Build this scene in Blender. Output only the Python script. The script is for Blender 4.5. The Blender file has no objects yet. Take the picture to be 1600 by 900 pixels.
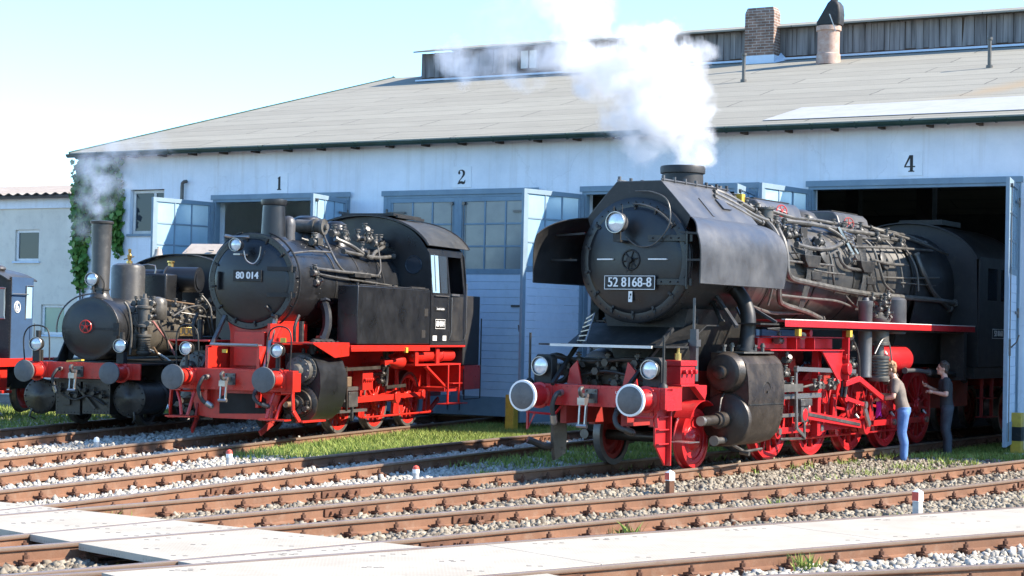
import bpy, bmesh, math, random
import numpy as np
from mathutils import Vector, Matrix, Quaternion
from math import sin, cos, pi, radians, sqrt, atan2
random.seed(7); RNG = np.random.default_rng(7)
scene = bpy.context.scene
COL = scene.collection
V = Vector

# ------------------------------------------------------------------ materials
def new_mat(name):
    m = bpy.data.materials.new(name); m.use_nodes = True
    nt = m.node_tree; b = nt.nodes['Principled BSDF']
    return m, nt, b
def node(nt, t, **kw):
    n = nt.nodes.new(t)
    for k, v in kw.items(): setattr(n, k, v)
    return n
def rgb(c): return (c[0], c[1], c[2], 1.0)
def paint(name, c1, c2=None, rough=.45, scale=3.0, bump=.0, metal=0.0, rvar=.12, spec=.5, fine=40.0, dirt=None, dirt_amt=.35, coat=0.0):
    """two tone surface colour broken by noise, rough variation and a fine bump; dirt = colour of blotches"""
    m, nt, b = new_mat(name)
    c2 = c2 or tuple(x*.75 for x in c1)
    tc = node(nt, 'ShaderNodeTexCoord')
    n1 = node(nt, 'ShaderNodeTexNoise'); n1.inputs['Scale'].default_value = scale; n1.inputs['Detail'].default_value = 6; n1.inputs['Roughness'].default_value = .65
    nt.links.new(tc.outputs['Object'], n1.inputs['Vector'])
    r = node(nt, 'ShaderNodeValToRGB'); r.color_ramp.elements[0].position = .35; r.color_ramp.elements[1].position = .68
    r.color_ramp.elements[0].color = rgb(c1); r.color_ramp.elements[1].color = rgb(c2)
    nt.links.new(n1.outputs['Fac'], r.inputs['Fac'])
    n2 = node(nt, 'ShaderNodeTexNoise'); n2.inputs['Scale'].default_value = fine; n2.inputs['Detail'].default_value = 4
    nt.links.new(tc.outputs['Object'], n2.inputs['Vector'])
    out = r.outputs['Color']
    if dirt:
        n3 = node(nt, 'ShaderNodeTexNoise'); n3.inputs['Scale'].default_value = scale*2.7; n3.inputs['Detail'].default_value = 8; n3.inputs['Roughness'].default_value = .75
        nt.links.new(tc.outputs['Object'], n3.inputs['Vector'])
        rr = node(nt, 'ShaderNodeValToRGB'); rr.color_ramp.elements[0].position = .52; rr.color_ramp.elements[1].position = .72
        nt.links.new(n3.outputs['Fac'], rr.inputs['Fac'])
        mu = node(nt, 'ShaderNodeMath', operation='MULTIPLY'); mu.inputs[1].default_value = dirt_amt
        nt.links.new(rr.outputs['Color'], mu.inputs[0])
        mx = node(nt, 'ShaderNodeMix', data_type='RGBA'); nt.links.new(mu.outputs[0], mx.inputs['Factor'])
        nt.links.new(out, mx.inputs['A']); mx.inputs['B'].default_value = rgb(dirt); out = mx.outputs['Result']
    nt.links.new(out, b.inputs['Base Color'])
    mr = node(nt, 'ShaderNodeMapRange'); mr.inputs['To Min'].default_value = max(.03, rough-rvar); mr.inputs['To Max'].default_value = min(1, rough+rvar)
    mr.inputs['From Min'].default_value = .3; mr.inputs['From Max'].default_value = .7
    nt.links.new(n1.outputs['Fac'], mr.inputs['Value']); nt.links.new(mr.outputs['Result'], b.inputs['Roughness'])
    b.inputs['Metallic'].default_value = metal; b.inputs['Specular IOR Level'].default_value = spec
    b.inputs['Coat Weight'].default_value = coat
    if bump:
        bp = node(nt, 'ShaderNodeBump'); bp.inputs['Strength'].default_value = bump; bp.inputs['Distance'].default_value = .01
        nt.links.new(n2.outputs['Fac'], bp.inputs['Height']); nt.links.new(bp.outputs['Normal'], b.inputs['Normal'])
    return m
M = {}
M['black'] = paint('black_paint', (.0085,.009,.010), (.016,.0165,.0175), .34, 2.2, .15, 0, .10, .5, 30, (.06,.058,.05), .14)
M['warmboiler'] = paint('warm_grey_boiler_sheet', (.10,.088,.07), (.17,.15,.12), .32, 3, .1, .35, .1, .5, 30, (.03,.025,.02), .5)
M['matblack'] = paint('sooty_black_paint', (.010,.010,.0095), (.02,.019,.017), .55, 3, .2, 0, .1, .4, 40, (.12,.10,.08), .35)
M['grime'] = paint('oily_grime', (.026,.021,.017), (.052,.041,.032), .40, 3, .3, .25, .15, .5, 30, (.14,.10,.07), .35)
M['dull'] = paint('sun_bleached_cladding', (.036,.034,.031), (.062,.059,.053), .40, 2.0, .12, .15, .1, .5, 30, (.17,.155,.13), .35)
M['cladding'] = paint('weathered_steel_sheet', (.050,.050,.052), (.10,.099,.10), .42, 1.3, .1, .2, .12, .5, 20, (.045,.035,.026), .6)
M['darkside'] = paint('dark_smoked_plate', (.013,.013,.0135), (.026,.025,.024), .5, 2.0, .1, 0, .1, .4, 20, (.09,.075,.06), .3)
M['red'] = paint('signal_red_paint', (.52,.022,.012), (.42,.018,.012), .33, 3, .08, 0, .08, .5, 30, (.07,.022,.016), .5)
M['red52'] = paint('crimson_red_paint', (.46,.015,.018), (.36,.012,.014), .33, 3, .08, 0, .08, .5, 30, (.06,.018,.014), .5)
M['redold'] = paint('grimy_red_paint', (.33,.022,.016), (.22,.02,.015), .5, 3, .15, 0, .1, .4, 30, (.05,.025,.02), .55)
M['steel'] = paint('bare_steel', (.42,.40,.37), (.30,.28,.26), .33, 6, .05, .85, .08, .5, 40)
M['pipe'] = paint('painted_pipe', (.055,.052,.046), (.12,.113,.10), .42, 5, .1, .15, .1, .5, 40, (.19,.17,.14), .4)
M['darksteel'] = paint('oiled_steel', (.09,.085,.08), (.15,.14,.13), .38, 6, .1, .6, .1, .5, 40, (.05,.03,.02), .4)
M['tyre'] = paint('wheel_tyre_steel', (.12,.11,.10), (.18,.165,.15), .42, 6, .05, .5, .1, .5, 40, (.06,.04,.03), .3)
M['brass'] = paint('brass', (.55,.38,.14), (.42,.29,.10), .3, 6, 0, .9)
M['copper'] = paint('dull_copper_pipe', (.35,.24,.15), (.25,.17,.11), .4, 6, .05, .6)
M['white'] = paint('white_paint', (.78,.77,.74), (.66,.65,.62), .5, 6)
M['cream'] = paint('aged_white_paint', (.66,.65,.60), (.56,.54,.49), .6, 4, .1)
M['signplate'] = paint('white_sign_paint', (.80,.83,.85), (.72,.75,.77), .6, 4)
M['yellow'] = paint('yellow_paint', (.55,.37,.04), (.42,.27,.04), .5, 6, .05, dirt=(.12,.09,.05), dirt_amt=.5)
M['bufferplate'] = paint('greased_buffer_plate', (.085,.085,.088), (.14,.135,.13), .55, 4, .1, .2, .12, .4, 30, (.04,.035,.03), .5)
M['wheelred'] = M['red']
M['rust'] = paint('rusty_rail_side', (.215,.108,.062), (.135,.070,.043), .8, 1.4, .25, 0, .1, .2, 60, (.25,.18,.13), .55)
M['railhead'] = paint('rail_head', (.30,.225,.17), (.23,.16,.12), .42, 5, .05, .4, .1, .5, 60, (.2,.12,.08), .5)
M['rustdark'] = paint('rusty_fastener', (.15,.07,.04), (.085,.045,.03), .85, 9, .3, 0, .1, .2, 60)
M['sleeper'] = paint('weathered_sleeper_wood', (.14,.12,.10), (.24,.215,.185), .9, 6, .4, 0, .05, .2, 30, (.07,.055,.045), .5)
M['bluedoor'] = paint('blue_grey_door_paint', (.205,.285,.34), (.17,.24,.295), .6, 2, .1, 0, .08, .3, 30, (.12,.13,.13), .3)
M['bluepanel'] = paint('pale_blue_board_paint', (.58,.67,.76), (.50,.60,.70), .65, 2, .1, 0, .08, .3, 30, (.30,.36,.38), .3)
M['bluecab'] = paint('dark_blue_cab_paint', (.045,.085,.155), (.035,.065,.12), .35, 2, .05, 0, .08)
M['skin'] = paint('skin', (.62,.36,.26), (.55,.31,.22), .5, 8)
M['hair'] = paint('fair_hair', (.33,.19,.09), (.22,.12,.06), .6, 30, .4)
M['hairdark'] = paint('dark_hair', (.06,.04,.03), (.04,.03,.02), .6, 30, .4)
M['shirt'] = paint('charcoal_cotton', (.19,.155,.13), (.13,.11,.095), .9, 8, .2)
M['darkcloth'] = paint('black_cotton', (.025,.027,.03), (.04,.042,.045), .9, 8, .2)
M['denim'] = paint('blue_denim', (.10,.21,.45), (.06,.13,.30), .9, 7, .2)
M['denimdark'] = paint('dark_denim', (.05,.06,.075), (.035,.04,.05), .9, 7, .2)
M['shoe'] = paint('worn_leather', (.05,.04,.035), None, .6, 8)
M['magenta'] = paint('magenta_rag_cloth', (.50,.02,.36), (.38,.015,.27), .9, 8, .2)
M['hose'] = paint('rubber_hose', (.028,.027,.026), (.05,.048,.045), .6, 8, .1)
M['tan'] = paint('bleached_wooden_lid', (.42,.36,.30), (.32,.27,.22), .7, 3, .15, dirt=(.18,.14,.11), dirt_amt=.5)
M['darkinner'] = paint('near_black_interior', (.016,.014,.012), None, .9, 2)  # near-black shed inside; also the shade painted into step holes and apron opening
M['roofmetal'] = paint('dark_green_gutter', (.018,.045,.034), (.03,.065,.05), .45, 4, .1, .2)
M['timber'] = paint('old_eaves_timber', (.07,.05,.035), (.1,.075,.055), .9, 5, .2)
M['postgrey'] = paint('pale_concrete', (.48,.46,.43), (.38,.36,.33), .85, 8, .2)
M['postred'] = paint('faded_red_marker_paint', (.62,.09,.05), (.5,.06,.04), .6, 8, .1)
def glass_mat(name, c, rough=.06):
    m, nt, b = new_mat(name); b.inputs['Base Color'].default_value = rgb(c); b.inputs['Roughness'].default_value = rough
    b.inputs['Specular IOR Level'].default_value = .35
    return m
M['glass'] = glass_mat('dark_window_glass', (.03,.04,.05))
M['frosted'] = paint('dusty_window_glass', (.20,.215,.21), (.145,.155,.155), .22, 1.4, 0, 0, .06, .7)
M['skypane'] = paint('painted_sky_pane', (.30,.46,.56), (.22,.36,.46), .12, 1.0, 0, 0, .04, .8)  # reflected sky is put into the base colour as pale blue
M['greenpane'] = paint('green_blind_pane', (.15,.30,.24), (.13,.26,.21), .15, 1, 0, 0, .05, .8)
M['lens'] = paint('lamp_reflector', (.70,.74,.76), (.46,.50,.54), .12, 9, 0, .35, .05, .8)

def shed_wall():
    m, nt, b = new_mat('white_plaster_wall')
    tc = node(nt, 'ShaderNodeTexCoord')
    n1 = node(nt, 'ShaderNodeTexNoise'); n1.inputs['Scale'].default_value = .8; n1.inputs['Detail'].default_value = 9; n1.inputs['Roughness'].default_value = .7
    nt.links.new(tc.outputs['Object'], n1.inputs['Vector'])
    r = node(nt, 'ShaderNodeValToRGB'); e = r.color_ramp.elements
    e[0].position = .3; e[0].color = (.66,.70,.74,1); e[1].position = .62; e[1].color = (.80,.83,.865,1)
    nt.links.new(n1.outputs['Fac'], r.inputs['Fac'])
    # old grey patches and thin cracks
    n3 = node(nt, 'ShaderNodeTexNoise'); n3.inputs['Scale'].default_value = 5; n3.inputs['Detail'].default_value = 10; n3.inputs['Roughness'].default_value = .8
    nt.links.new(tc.outputs['Object'], n3.inputs['Vector'])
    rc = node(nt, 'ShaderNodeValToRGB'); rc.color_ramp.elements[0].position = .66; rc.color_ramp.elements[1].position = .74
    nt.links.new(n3.outputs['Fac'], rc.inputs['Fac'])
    mu = node(nt, 'ShaderNodeMath', operation='MULTIPLY'); mu.inputs[1].default_value = .35; nt.links.new(rc.outputs['Color'], mu.inputs[0])
    mx = node(nt, 'ShaderNodeMix', data_type='RGBA'); nt.links.new(mu.outputs[0], mx.inputs['Factor']); nt.links.new(r.outputs['Color'], mx.inputs['A']); mx.inputs['B'].default_value = (.42,.41,.38,1)
    vo = node(nt, 'ShaderNodeTexVoronoi', feature='DISTANCE_TO_EDGE'); vo.inputs['Scale'].default_value = .35
    ad = node(nt, 'ShaderNodeVectorMath', operation='ADD'); sc = node(nt, 'ShaderNodeVectorMath', operation='SCALE'); sc.inputs['Scale'].default_value = 1.2
    nt.links.new(n1.outputs['Color'], sc.inputs[0]); nt.links.new(tc.outputs['Object'], ad.inputs[0]); nt.links.new(sc.outputs[0], ad.inputs[1]); nt.links.new(ad.outputs[0], vo.inputs['Vector'])
    rk = node(nt, 'ShaderNodeMath', operation='LESS_THAN'); rk.inputs[1].default_value = .0035; nt.links.new(vo.outputs['Distance'], rk.inputs[0])
    mk = node(nt, 'ShaderNodeMath', operation='MULTIPLY'); mk.inputs[1].default_value = .13; nt.links.new(rk.outputs[0], mk.inputs[0])
    mx2 = node(nt, 'ShaderNodeMix', data_type='RGBA'); nt.links.new(mk.outputs[0], mx2.inputs['Factor']); nt.links.new(mx.outputs['Result'], mx2.inputs['A']); mx2.inputs['B'].default_value = (.25,.24,.23,1)
    mp = node(nt, 'ShaderNodeMapping'); mp.inputs['Scale'].default_value = (5.0,1,.22); nt.links.new(tc.outputs['Object'], mp.inputs['Vector'])
    n6 = node(nt, 'ShaderNodeTexNoise'); n6.inputs['Scale'].default_value = 1.0; n6.inputs['Detail'].default_value = 7; n6.inputs['Roughness'].default_value = .7; nt.links.new(mp.outputs['Vector'], n6.inputs['Vector'])
    r6 = node(nt, 'ShaderNodeMapRange'); r6.inputs['From Min'].default_value = .5; r6.inputs['From Max'].default_value = .78; r6.inputs['To Min'].default_value = 0; r6.inputs['To Max'].default_value = .45; nt.links.new(n6.outputs['Fac'], r6.inputs['Value'])
    mx3 = node(nt, 'ShaderNodeMix', data_type='RGBA'); nt.links.new(r6.outputs['Result'], mx3.inputs['Factor']); nt.links.new(mx2.outputs['Result'], mx3.inputs['A']); mx3.inputs['B'].default_value = (.50,.47,.42,1)
    nt.links.new(mx3.outputs['Result'], b.inputs['Base Color']); b.inputs['Roughness'].default_value = .9
    n2 = node(nt, 'ShaderNodeTexNoise'); n2.inputs['Scale'].default_value = 18; n2.inputs['Detail'].default_value = 5
    nt.links.new(tc.outputs['Object'], n2.inputs['Vector'])
    bp = node(nt, 'ShaderNodeBump'); bp.inputs['Strength'].default_value = .35; bp.inputs['Distance'].default_value = .02
    nt.links.new(n2.outputs['Fac'], bp.inputs['Height']); nt.links.new(bp.outputs['Normal'], b.inputs['Normal'])
    return m
M['plaster'] = shed_wall()
M['oldplaster'] = paint('grey_beige_render', (.74,.69,.585), (.64,.59,.50), .92, 1.2, .3, 0, .04, .2, 25, (.38,.35,.31), .4)

def roof_mat():
    m, nt, b = new_mat('grey_roofing_felt')
    tc = node(nt, 'ShaderNodeTexCoord')
    br = node(nt, 'ShaderNodeTexBrick'); br.offset = .43; br.inputs['Scale'].default_value = 1.0
    br.inputs['Brick Width'].default_value = 5.3; br.inputs['Row Height'].default_value = .95; br.inputs['Mortar Size'].default_value = .018; br.inputs['Mortar Smooth'].default_value = .3
    br.inputs['Color1'].default_value = (.235,.224,.185,1); br.inputs['Color2'].default_value = (.265,.254,.21,1); br.inputs['Mortar'].default_value = (.075,.07,.06,1)
    nz = node(nt, 'ShaderNodeTexNoise'); nz.inputs['Scale'].default_value = .7; nz.inputs['Detail'].default_value = 6
    nt.links.new(tc.outputs['Object'], nz.inputs['Vector'])
    sc = node(nt, 'ShaderNodeVectorMath', operation='SCALE'); sc.inputs['Scale'].default_value = .22
    su = node(nt, 'ShaderNodeVectorMath', operation='ADD')
    nt.links.new(nz.outputs['Color'], sc.inputs[0]); nt.links.new(tc.outputs['Object'], su.inputs[0]); nt.links.new(sc.outputs[0], su.inputs[1]); nt.links.new(su.outputs[0], br.inputs['Vector'])
    # strong streaky patina
    n2 = node(nt, 'ShaderNodeTexNoise'); n2.inputs['Scale'].default_value = 2.2; n2.inputs['Detail'].default_value = 9; n2.inputs['Roughness'].default_value = .75
    mp = node(nt, 'ShaderNodeMapping'); mp.inputs['Scale'].default_value = (.35,2.2,1)
    nt.links.new(tc.outputs['Object'], mp.inputs['Vector']); nt.links.new(mp.outputs['Vector'], n2.inputs['Vector'])
    r2 = node(nt, 'ShaderNodeMapRange'); r2.inputs['From Min'].default_value = .3; r2.inputs['From Max'].default_value = .7; r2.inputs['To Min'].default_value = .86; r2.inputs['To Max'].default_value = 1.14
    nt.links.new(n2.outputs['Fac'], r2.inputs['Value'])
    mul = node(nt, 'ShaderNodeVectorMath', operation='SCALE'); nt.links.new(br.outputs['Color'], mul.inputs[0]); nt.links.new(r2.outputs['Result'], mul.inputs['Scale'])
    # ochre lichen stain low on the right of the roof
    sx = node(nt, 'ShaderNodeSeparateXYZ'); nt.links.new(tc.outputs['Object'], sx.inputs[0])
    # distance from the line between (10.3,2.4) and (12.6,7.5)
    l1 = node(nt, 'ShaderNodeMath', operation='MULTIPLY_ADD'); l1.inputs[1].default_value = -.42; l1.inputs[2].default_value = -9.5
    nt.links.new(sx.outputs['Y'], l1.inputs[0])
    l2 = node(nt, 'ShaderNodeMath', operation='ADD'); nt.links.new(sx.outputs['X'], l2.inputs[0]); nt.links.new(l1.outputs[0], l2.inputs[1])
    l3 = node(nt, 'ShaderNodeMath', operation='MULTIPLY_ADD'); l3.inputs[1].default_value = 1.4; l3.inputs[2].default_value = -.7; nt.links.new(nz.outputs['Fac'], l3.inputs[0])
    l4 = node(nt, 'ShaderNodeMath', operation='ADD'); nt.links.new(l2.outputs[0], l4.inputs[0]); nt.links.new(l3.outputs[0], l4.inputs[1])
    ab = node(nt, 'ShaderNodeMath', operation='ABSOLUTE'); nt.links.new(l4.outputs[0], ab.inputs[0])
    st = node(nt, 'ShaderNodeMapRange'); st.inputs['From Min'].default_value = .75; st.inputs['From Max'].default_value = .1; st.inputs['To Max'].default_value = .6
    nt.links.new(ab.outputs[0], st.inputs['Value'])
    gt = node(nt, 'ShaderNodeMapRange'); gt.inputs['From Min'].default_value = 2.2; gt.inputs['From Max'].default_value = 3.5
    nt.links.new(sx.outputs['Y'], gt.inputs['Value'])
    mm = node(nt, 'ShaderNodeMath', operation='MULTIPLY'); nt.links.new(st.outputs['Result'], mm.inputs[0]); nt.links.new(gt.outputs['Result'], mm.inputs[1])
    mx = node(nt, 'ShaderNodeMix', data_type='RGBA'); nt.links.new(mm.outputs[0], mx.inputs['Factor']); nt.links.new(mul.outputs[0], mx.inputs['A']); mx.inputs['B'].default_value = (.30,.215,.12,1)
    nt.links.new(mx.outputs['Result'], b.inputs['Base Color']); b.inputs['Roughness'].default_value = .9; b.inputs['Specular IOR Level'].default_value = .2
    n4 = node(nt, 'ShaderNodeTexNoise'); n4.inputs['Scale'].default_value = 25; nt.links.new(tc.outputs['Object'], n4.inputs['Vector'])
    bp = node(nt, 'ShaderNodeBump'); bp.inputs['Strength'].default_value = .4; bp.inputs['Distance'].default_value = .02
    nt.links.new(n4.outputs['Fac'], bp.inputs['Height']); nt.links.new(bp.outputs['Normal'], b.inputs['Normal'])
    return m
M['roof'] = roof_mat()
M['roofpatch'] = paint('pale_zinc_flashing', (.42,.41,.385), (.34,.335,.315), .5, 2, .1, 0, .1, .4)

def brick_mat(name, axis_rot=0):
    m, nt, b = new_mat(name)
    tc = node(nt, 'ShaderNodeTexCoord'); sx = node(nt, 'ShaderNodeSeparateXYZ'); nt.links.new(tc.outputs['Object'], sx.inputs[0])
    ad = node(nt, 'ShaderNodeMath', operation='ADD'); nt.links.new(sx.outputs['X'], ad.inputs[0]); nt.links.new(sx.outputs['Y'], ad.inputs[1])
    cx = node(nt, 'ShaderNodeCombineXYZ'); nt.links.new(ad.outputs[0], cx.inputs['X']); nt.links.new(sx.outputs['Z'], cx.inputs['Y'])
    br = node(nt, 'ShaderNodeTexBrick'); nt.links.new(cx.outputs[0], br.inputs['Vector']); br.inputs['Scale'].default_value = 1
    br.inputs['Brick Width'].default_value = .25; br.inputs['Row Height'].default_value = .078; br.inputs['Mortar Size'].default_value = .009
    br.inputs['Color1'].default_value = (.155,.09,.065,1); br.inputs['Color2'].default_value = (.235,.145,.105,1); br.inputs['Mortar'].default_value = (.34,.31,.265,1)
    nz = node(nt, 'ShaderNodeTexNoise'); nz.inputs['Scale'].default_value = 6; nz.inputs['Detail'].default_value = 6; nt.links.new(tc.outputs['Object'], nz.inputs['Vector'])
    r2 = node(nt, 'ShaderNodeMapRange'); r2.inputs['From Min'].default_value = .3; r2.inputs['From Max'].default_value = .7; r2.inputs['To Min'].default_value = .65; r2.inputs['To Max'].default_value = 1.3
    nt.links.new(nz.outputs['Fac'], r2.inputs['Value'])
    mul = node(nt, 'ShaderNodeVectorMath', operation='SCALE'); nt.links.new(br.outputs['Color'], mul.inputs[0]); nt.links.new(r2.outputs['Result'], mul.inputs['Scale'])
    nt.links.new(mul.outputs[0], b.inputs['Base Color']); b.inputs['Roughness'].default_value = .9
    bp = node(nt, 'ShaderNodeBump'); bp.inputs['Strength'].default_value = .6; bp.inputs['Distance'].default_value = .01; bp.invert = True
    nt.links.new(br.outputs['Fac'], bp.inputs['Height']); nt.links.new(bp.outputs['Normal'], b.inputs['Normal'])
    return m
M['brick'] = brick_mat('chimney_brick')

def plank_mat():
    m, nt, b = new_mat('weathered_grey_planks')
    tc = node(nt, 'ShaderNodeTexCoord'); mp = node(nt, 'ShaderNodeMapping'); mp.inputs['Scale'].default_value = (7.1,.3,.6)
    nt.links.new(tc.outputs['Object'], mp.inputs['Vector'])
    n1 = node(nt, 'ShaderNodeTexNoise'); n1.inputs['Scale'].default_value = 1.0; n1.inputs['Detail'].default_value = 5; nt.links.new(mp.outputs['Vector'], n1.inputs['Vector'])
    r = node(nt, 'ShaderNodeValToRGB'); r.color_ramp.elements[0].position = .3; r.color_ramp.elements[0].color = (.085,.08,.078,1); r.color_ramp.elements[1].position = .72; r.color_ramp.elements[1].color = (.30,.285,.275,1)
    nt.links.new(n1.outputs['Fac'], r.inputs['Fac']); nt.links.new(r.outputs['Color'], b.inputs['Base Color']); b.inputs['Roughness'].default_value = .9
    return m
M['plank'] = plank_mat()

def ground_mat():
    """earth and cinder bed: brown dust with grey fines"""
    m, nt, b = new_mat('cinder_and_dust')
    tc = node(nt, 'ShaderNodeTexCoord')
    n1 = node(nt, 'ShaderNodeTexNoise'); n1.inputs['Scale'].default_value = .6; n1.inputs['Detail'].default_value = 8; n1.inputs['Roughness'].default_value = .7
    nt.links.new(tc.outputs['Object'], n1.inputs['Vector'])
    r = node(nt, 'ShaderNodeValToRGB'); r.color_ramp.elements[0].position = .35; r.color_ramp.elements[0].color = (.10,.085,.068,1); r.color_ramp.elements[1].position = .7; r.color_ramp.elements[1].color = (.22,.20,.165,1)
    nt.links.new(n1.outputs['Fac'], r.inputs['Fac'])
    v = node(nt, 'ShaderNodeTexVoronoi'); v.inputs['Scale'].default_value = 28; nt.links.new(tc.outputs['Object'], v.inputs['Vector'])
    mr = node(nt, 'ShaderNodeMapRange'); mr.inputs['To Min'].default_value = .7; mr.inputs['To Max'].default_value = 1.5; nt.links.new(v.outputs['Color'], mr.inputs['Value'])
    mul = node(nt, 'ShaderNodeVectorMath', operation='SCALE'); nt.links.new(r.outputs['Color'], mul.inputs[0]); nt.links.new(mr.outputs['Result'], mul.inputs['Scale'])
    nt.links.new(mul.outputs[0], b.inputs['Base Color']); b.inputs['Roughness'].default_value = .95
    bp = node(nt, 'ShaderNodeBump'); bp.inputs['Strength'].default_value = .8; bp.inputs['Distance'].default_value = .02
    nt.links.new(v.outputs['Distance'], bp.inputs['Height']); nt.links.new(bp.outputs['Normal'], b.inputs['Normal'])
    return m
M['ground'] = ground_mat()
def vary_mat(name, cols, rough=.9, scale=30):
    """flat colour picked per small cell: stones, leaves, grass"""
    m, nt, b = new_mat(name)
    at = node(nt, 'ShaderNodeAttribute'); at.attribute_name = 'tint'
    r = node(nt, 'ShaderNodeValToRGB'); e = r.color_ramp.elements
    while len(e) < len(cols): e.new(.5)
    for i, c in enumerate(cols): e[i].position = i/(len(cols)-1); e[i].color = rgb(c)
    nt.links.new(at.outputs['Fac'], r.inputs['Fac']); nt.links.new(r.outputs['Color'], b.inputs['Base Color'])
    b.inputs['Roughness'].default_value = rough; b.inputs['Specular IOR Level'].default_value = .25
    return m
M['stone'] = vary_mat('pale_limestone_ballast', [(.22,.20,.165),(.37,.345,.29),(.46,.435,.385),(.29,.265,.22)])
M['stonebrown'] = vary_mat('rusty_brown_ballast', [(.10,.08,.058),(.21,.175,.13),(.31,.275,.21),(.145,.125,.10)])
M['grass'] = vary_mat('grass_blade', [(.09,.14,.025),(.19,.26,.045),(.30,.33,.09),(.15,.20,.04)], .7)
M['leaf'] = vary_mat('ivy_leaf', [(.035,.10,.02),(.07,.17,.03),(.12,.22,.04)], .5)

def plate_mat():
    m, nt, b = new_mat('pale_perforated_crossing_plate')
    tc = node(nt, 'ShaderNodeTexCoord'); mp = node(nt, 'ShaderNodeMapping'); mp.inputs['Rotation'].default_value = (0,0,.72)
    nt.links.new(tc.outputs['Object'], mp.inputs['Vector'])
    v = node(nt, 'ShaderNodeTexVoronoi'); v.inputs['Scale'].default_value = 24; v.inputs['Randomness'].default_value = 0.0
    nt.links.new(mp.outputs['Vector'], v.inputs['Vector'])
    r = node(nt, 'ShaderNodeMapRange'); r.inputs['From Min'].default_value = .18; r.inputs['From Max'].default_value = .38; r.inputs['To Min'].default_value = .80; r.inputs['To Max'].default_value = 1.0
    nt.links.new(v.outputs['Distance'], r.inputs['Value'])
    n1 = node(nt, 'ShaderNodeTexNoise'); n1.inputs['Scale'].default_value = 1.3; n1.inputs['Detail'].default_value = 9; n1.inputs['Roughness'].default_value = .7; nt.links.new(tc.outputs['Object'], n1.inputs['Vector'])
    rc = node(nt, 'ShaderNodeValToRGB'); rc.color_ramp.elements[0].position = .3; rc.color_ramp.elements[0].color = (.34,.297,.232,1); rc.color_ramp.elements[1].position = .7; rc.color_ramp.elements[1].color = (.43,.388,.315,1)
    nt.links.new(n1.outputs['Fac'], rc.inputs['Fac'])
    n5 = node(nt, 'ShaderNodeTexNoise'); n5.inputs['Scale'].default_value = 4.5; n5.inputs['Detail'].default_value = 10; n5.inputs['Roughness'].default_value = .8; nt.links.new(tc.outputs['Object'], n5.inputs['Vector'])
    r5 = node(nt, 'ShaderNodeValToRGB'); r5.color_ramp.elements[0].position = .55; r5.color_ramp.elements[1].position = .75; nt.links.new(n5.outputs['Fac'], r5.inputs['Fac'])
    m5 = node(nt, 'ShaderNodeMath', operation='MULTIPLY'); m5.inputs[1].default_value = .5; nt.links.new(r5.outputs['Color'], m5.inputs[0])
    x5 = node(nt, 'ShaderNodeMix', data_type='RGBA'); nt.links.new(m5.outputs[0], x5.inputs['Factor']); nt.links.new(rc.outputs['Color'], x5.inputs['A']); x5.inputs['B'].default_value = (.17,.135,.10,1)
    mul = node(nt, 'ShaderNodeVectorMath', operation='SCALE'); nt.links.new(x5.outputs['Result'], mul.inputs[0]); nt.links.new(r.outputs['Result'], mul.inputs['Scale'])
    nt.links.new(mul.outputs[0], b.inputs['Base Color']); b.inputs['Roughness'].default_value = .75
    bp = node(nt, 'ShaderNodeBump'); bp.inputs['Strength'].default_value = .5; bp.inputs['Distance'].default_value = .006
    nt.links.new(r.outputs['Result'], bp.inputs['Height']); nt.links.new(bp.outputs['Normal'], b.inputs['Normal'])
    return m
M['plate'] = plate_mat()

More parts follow.
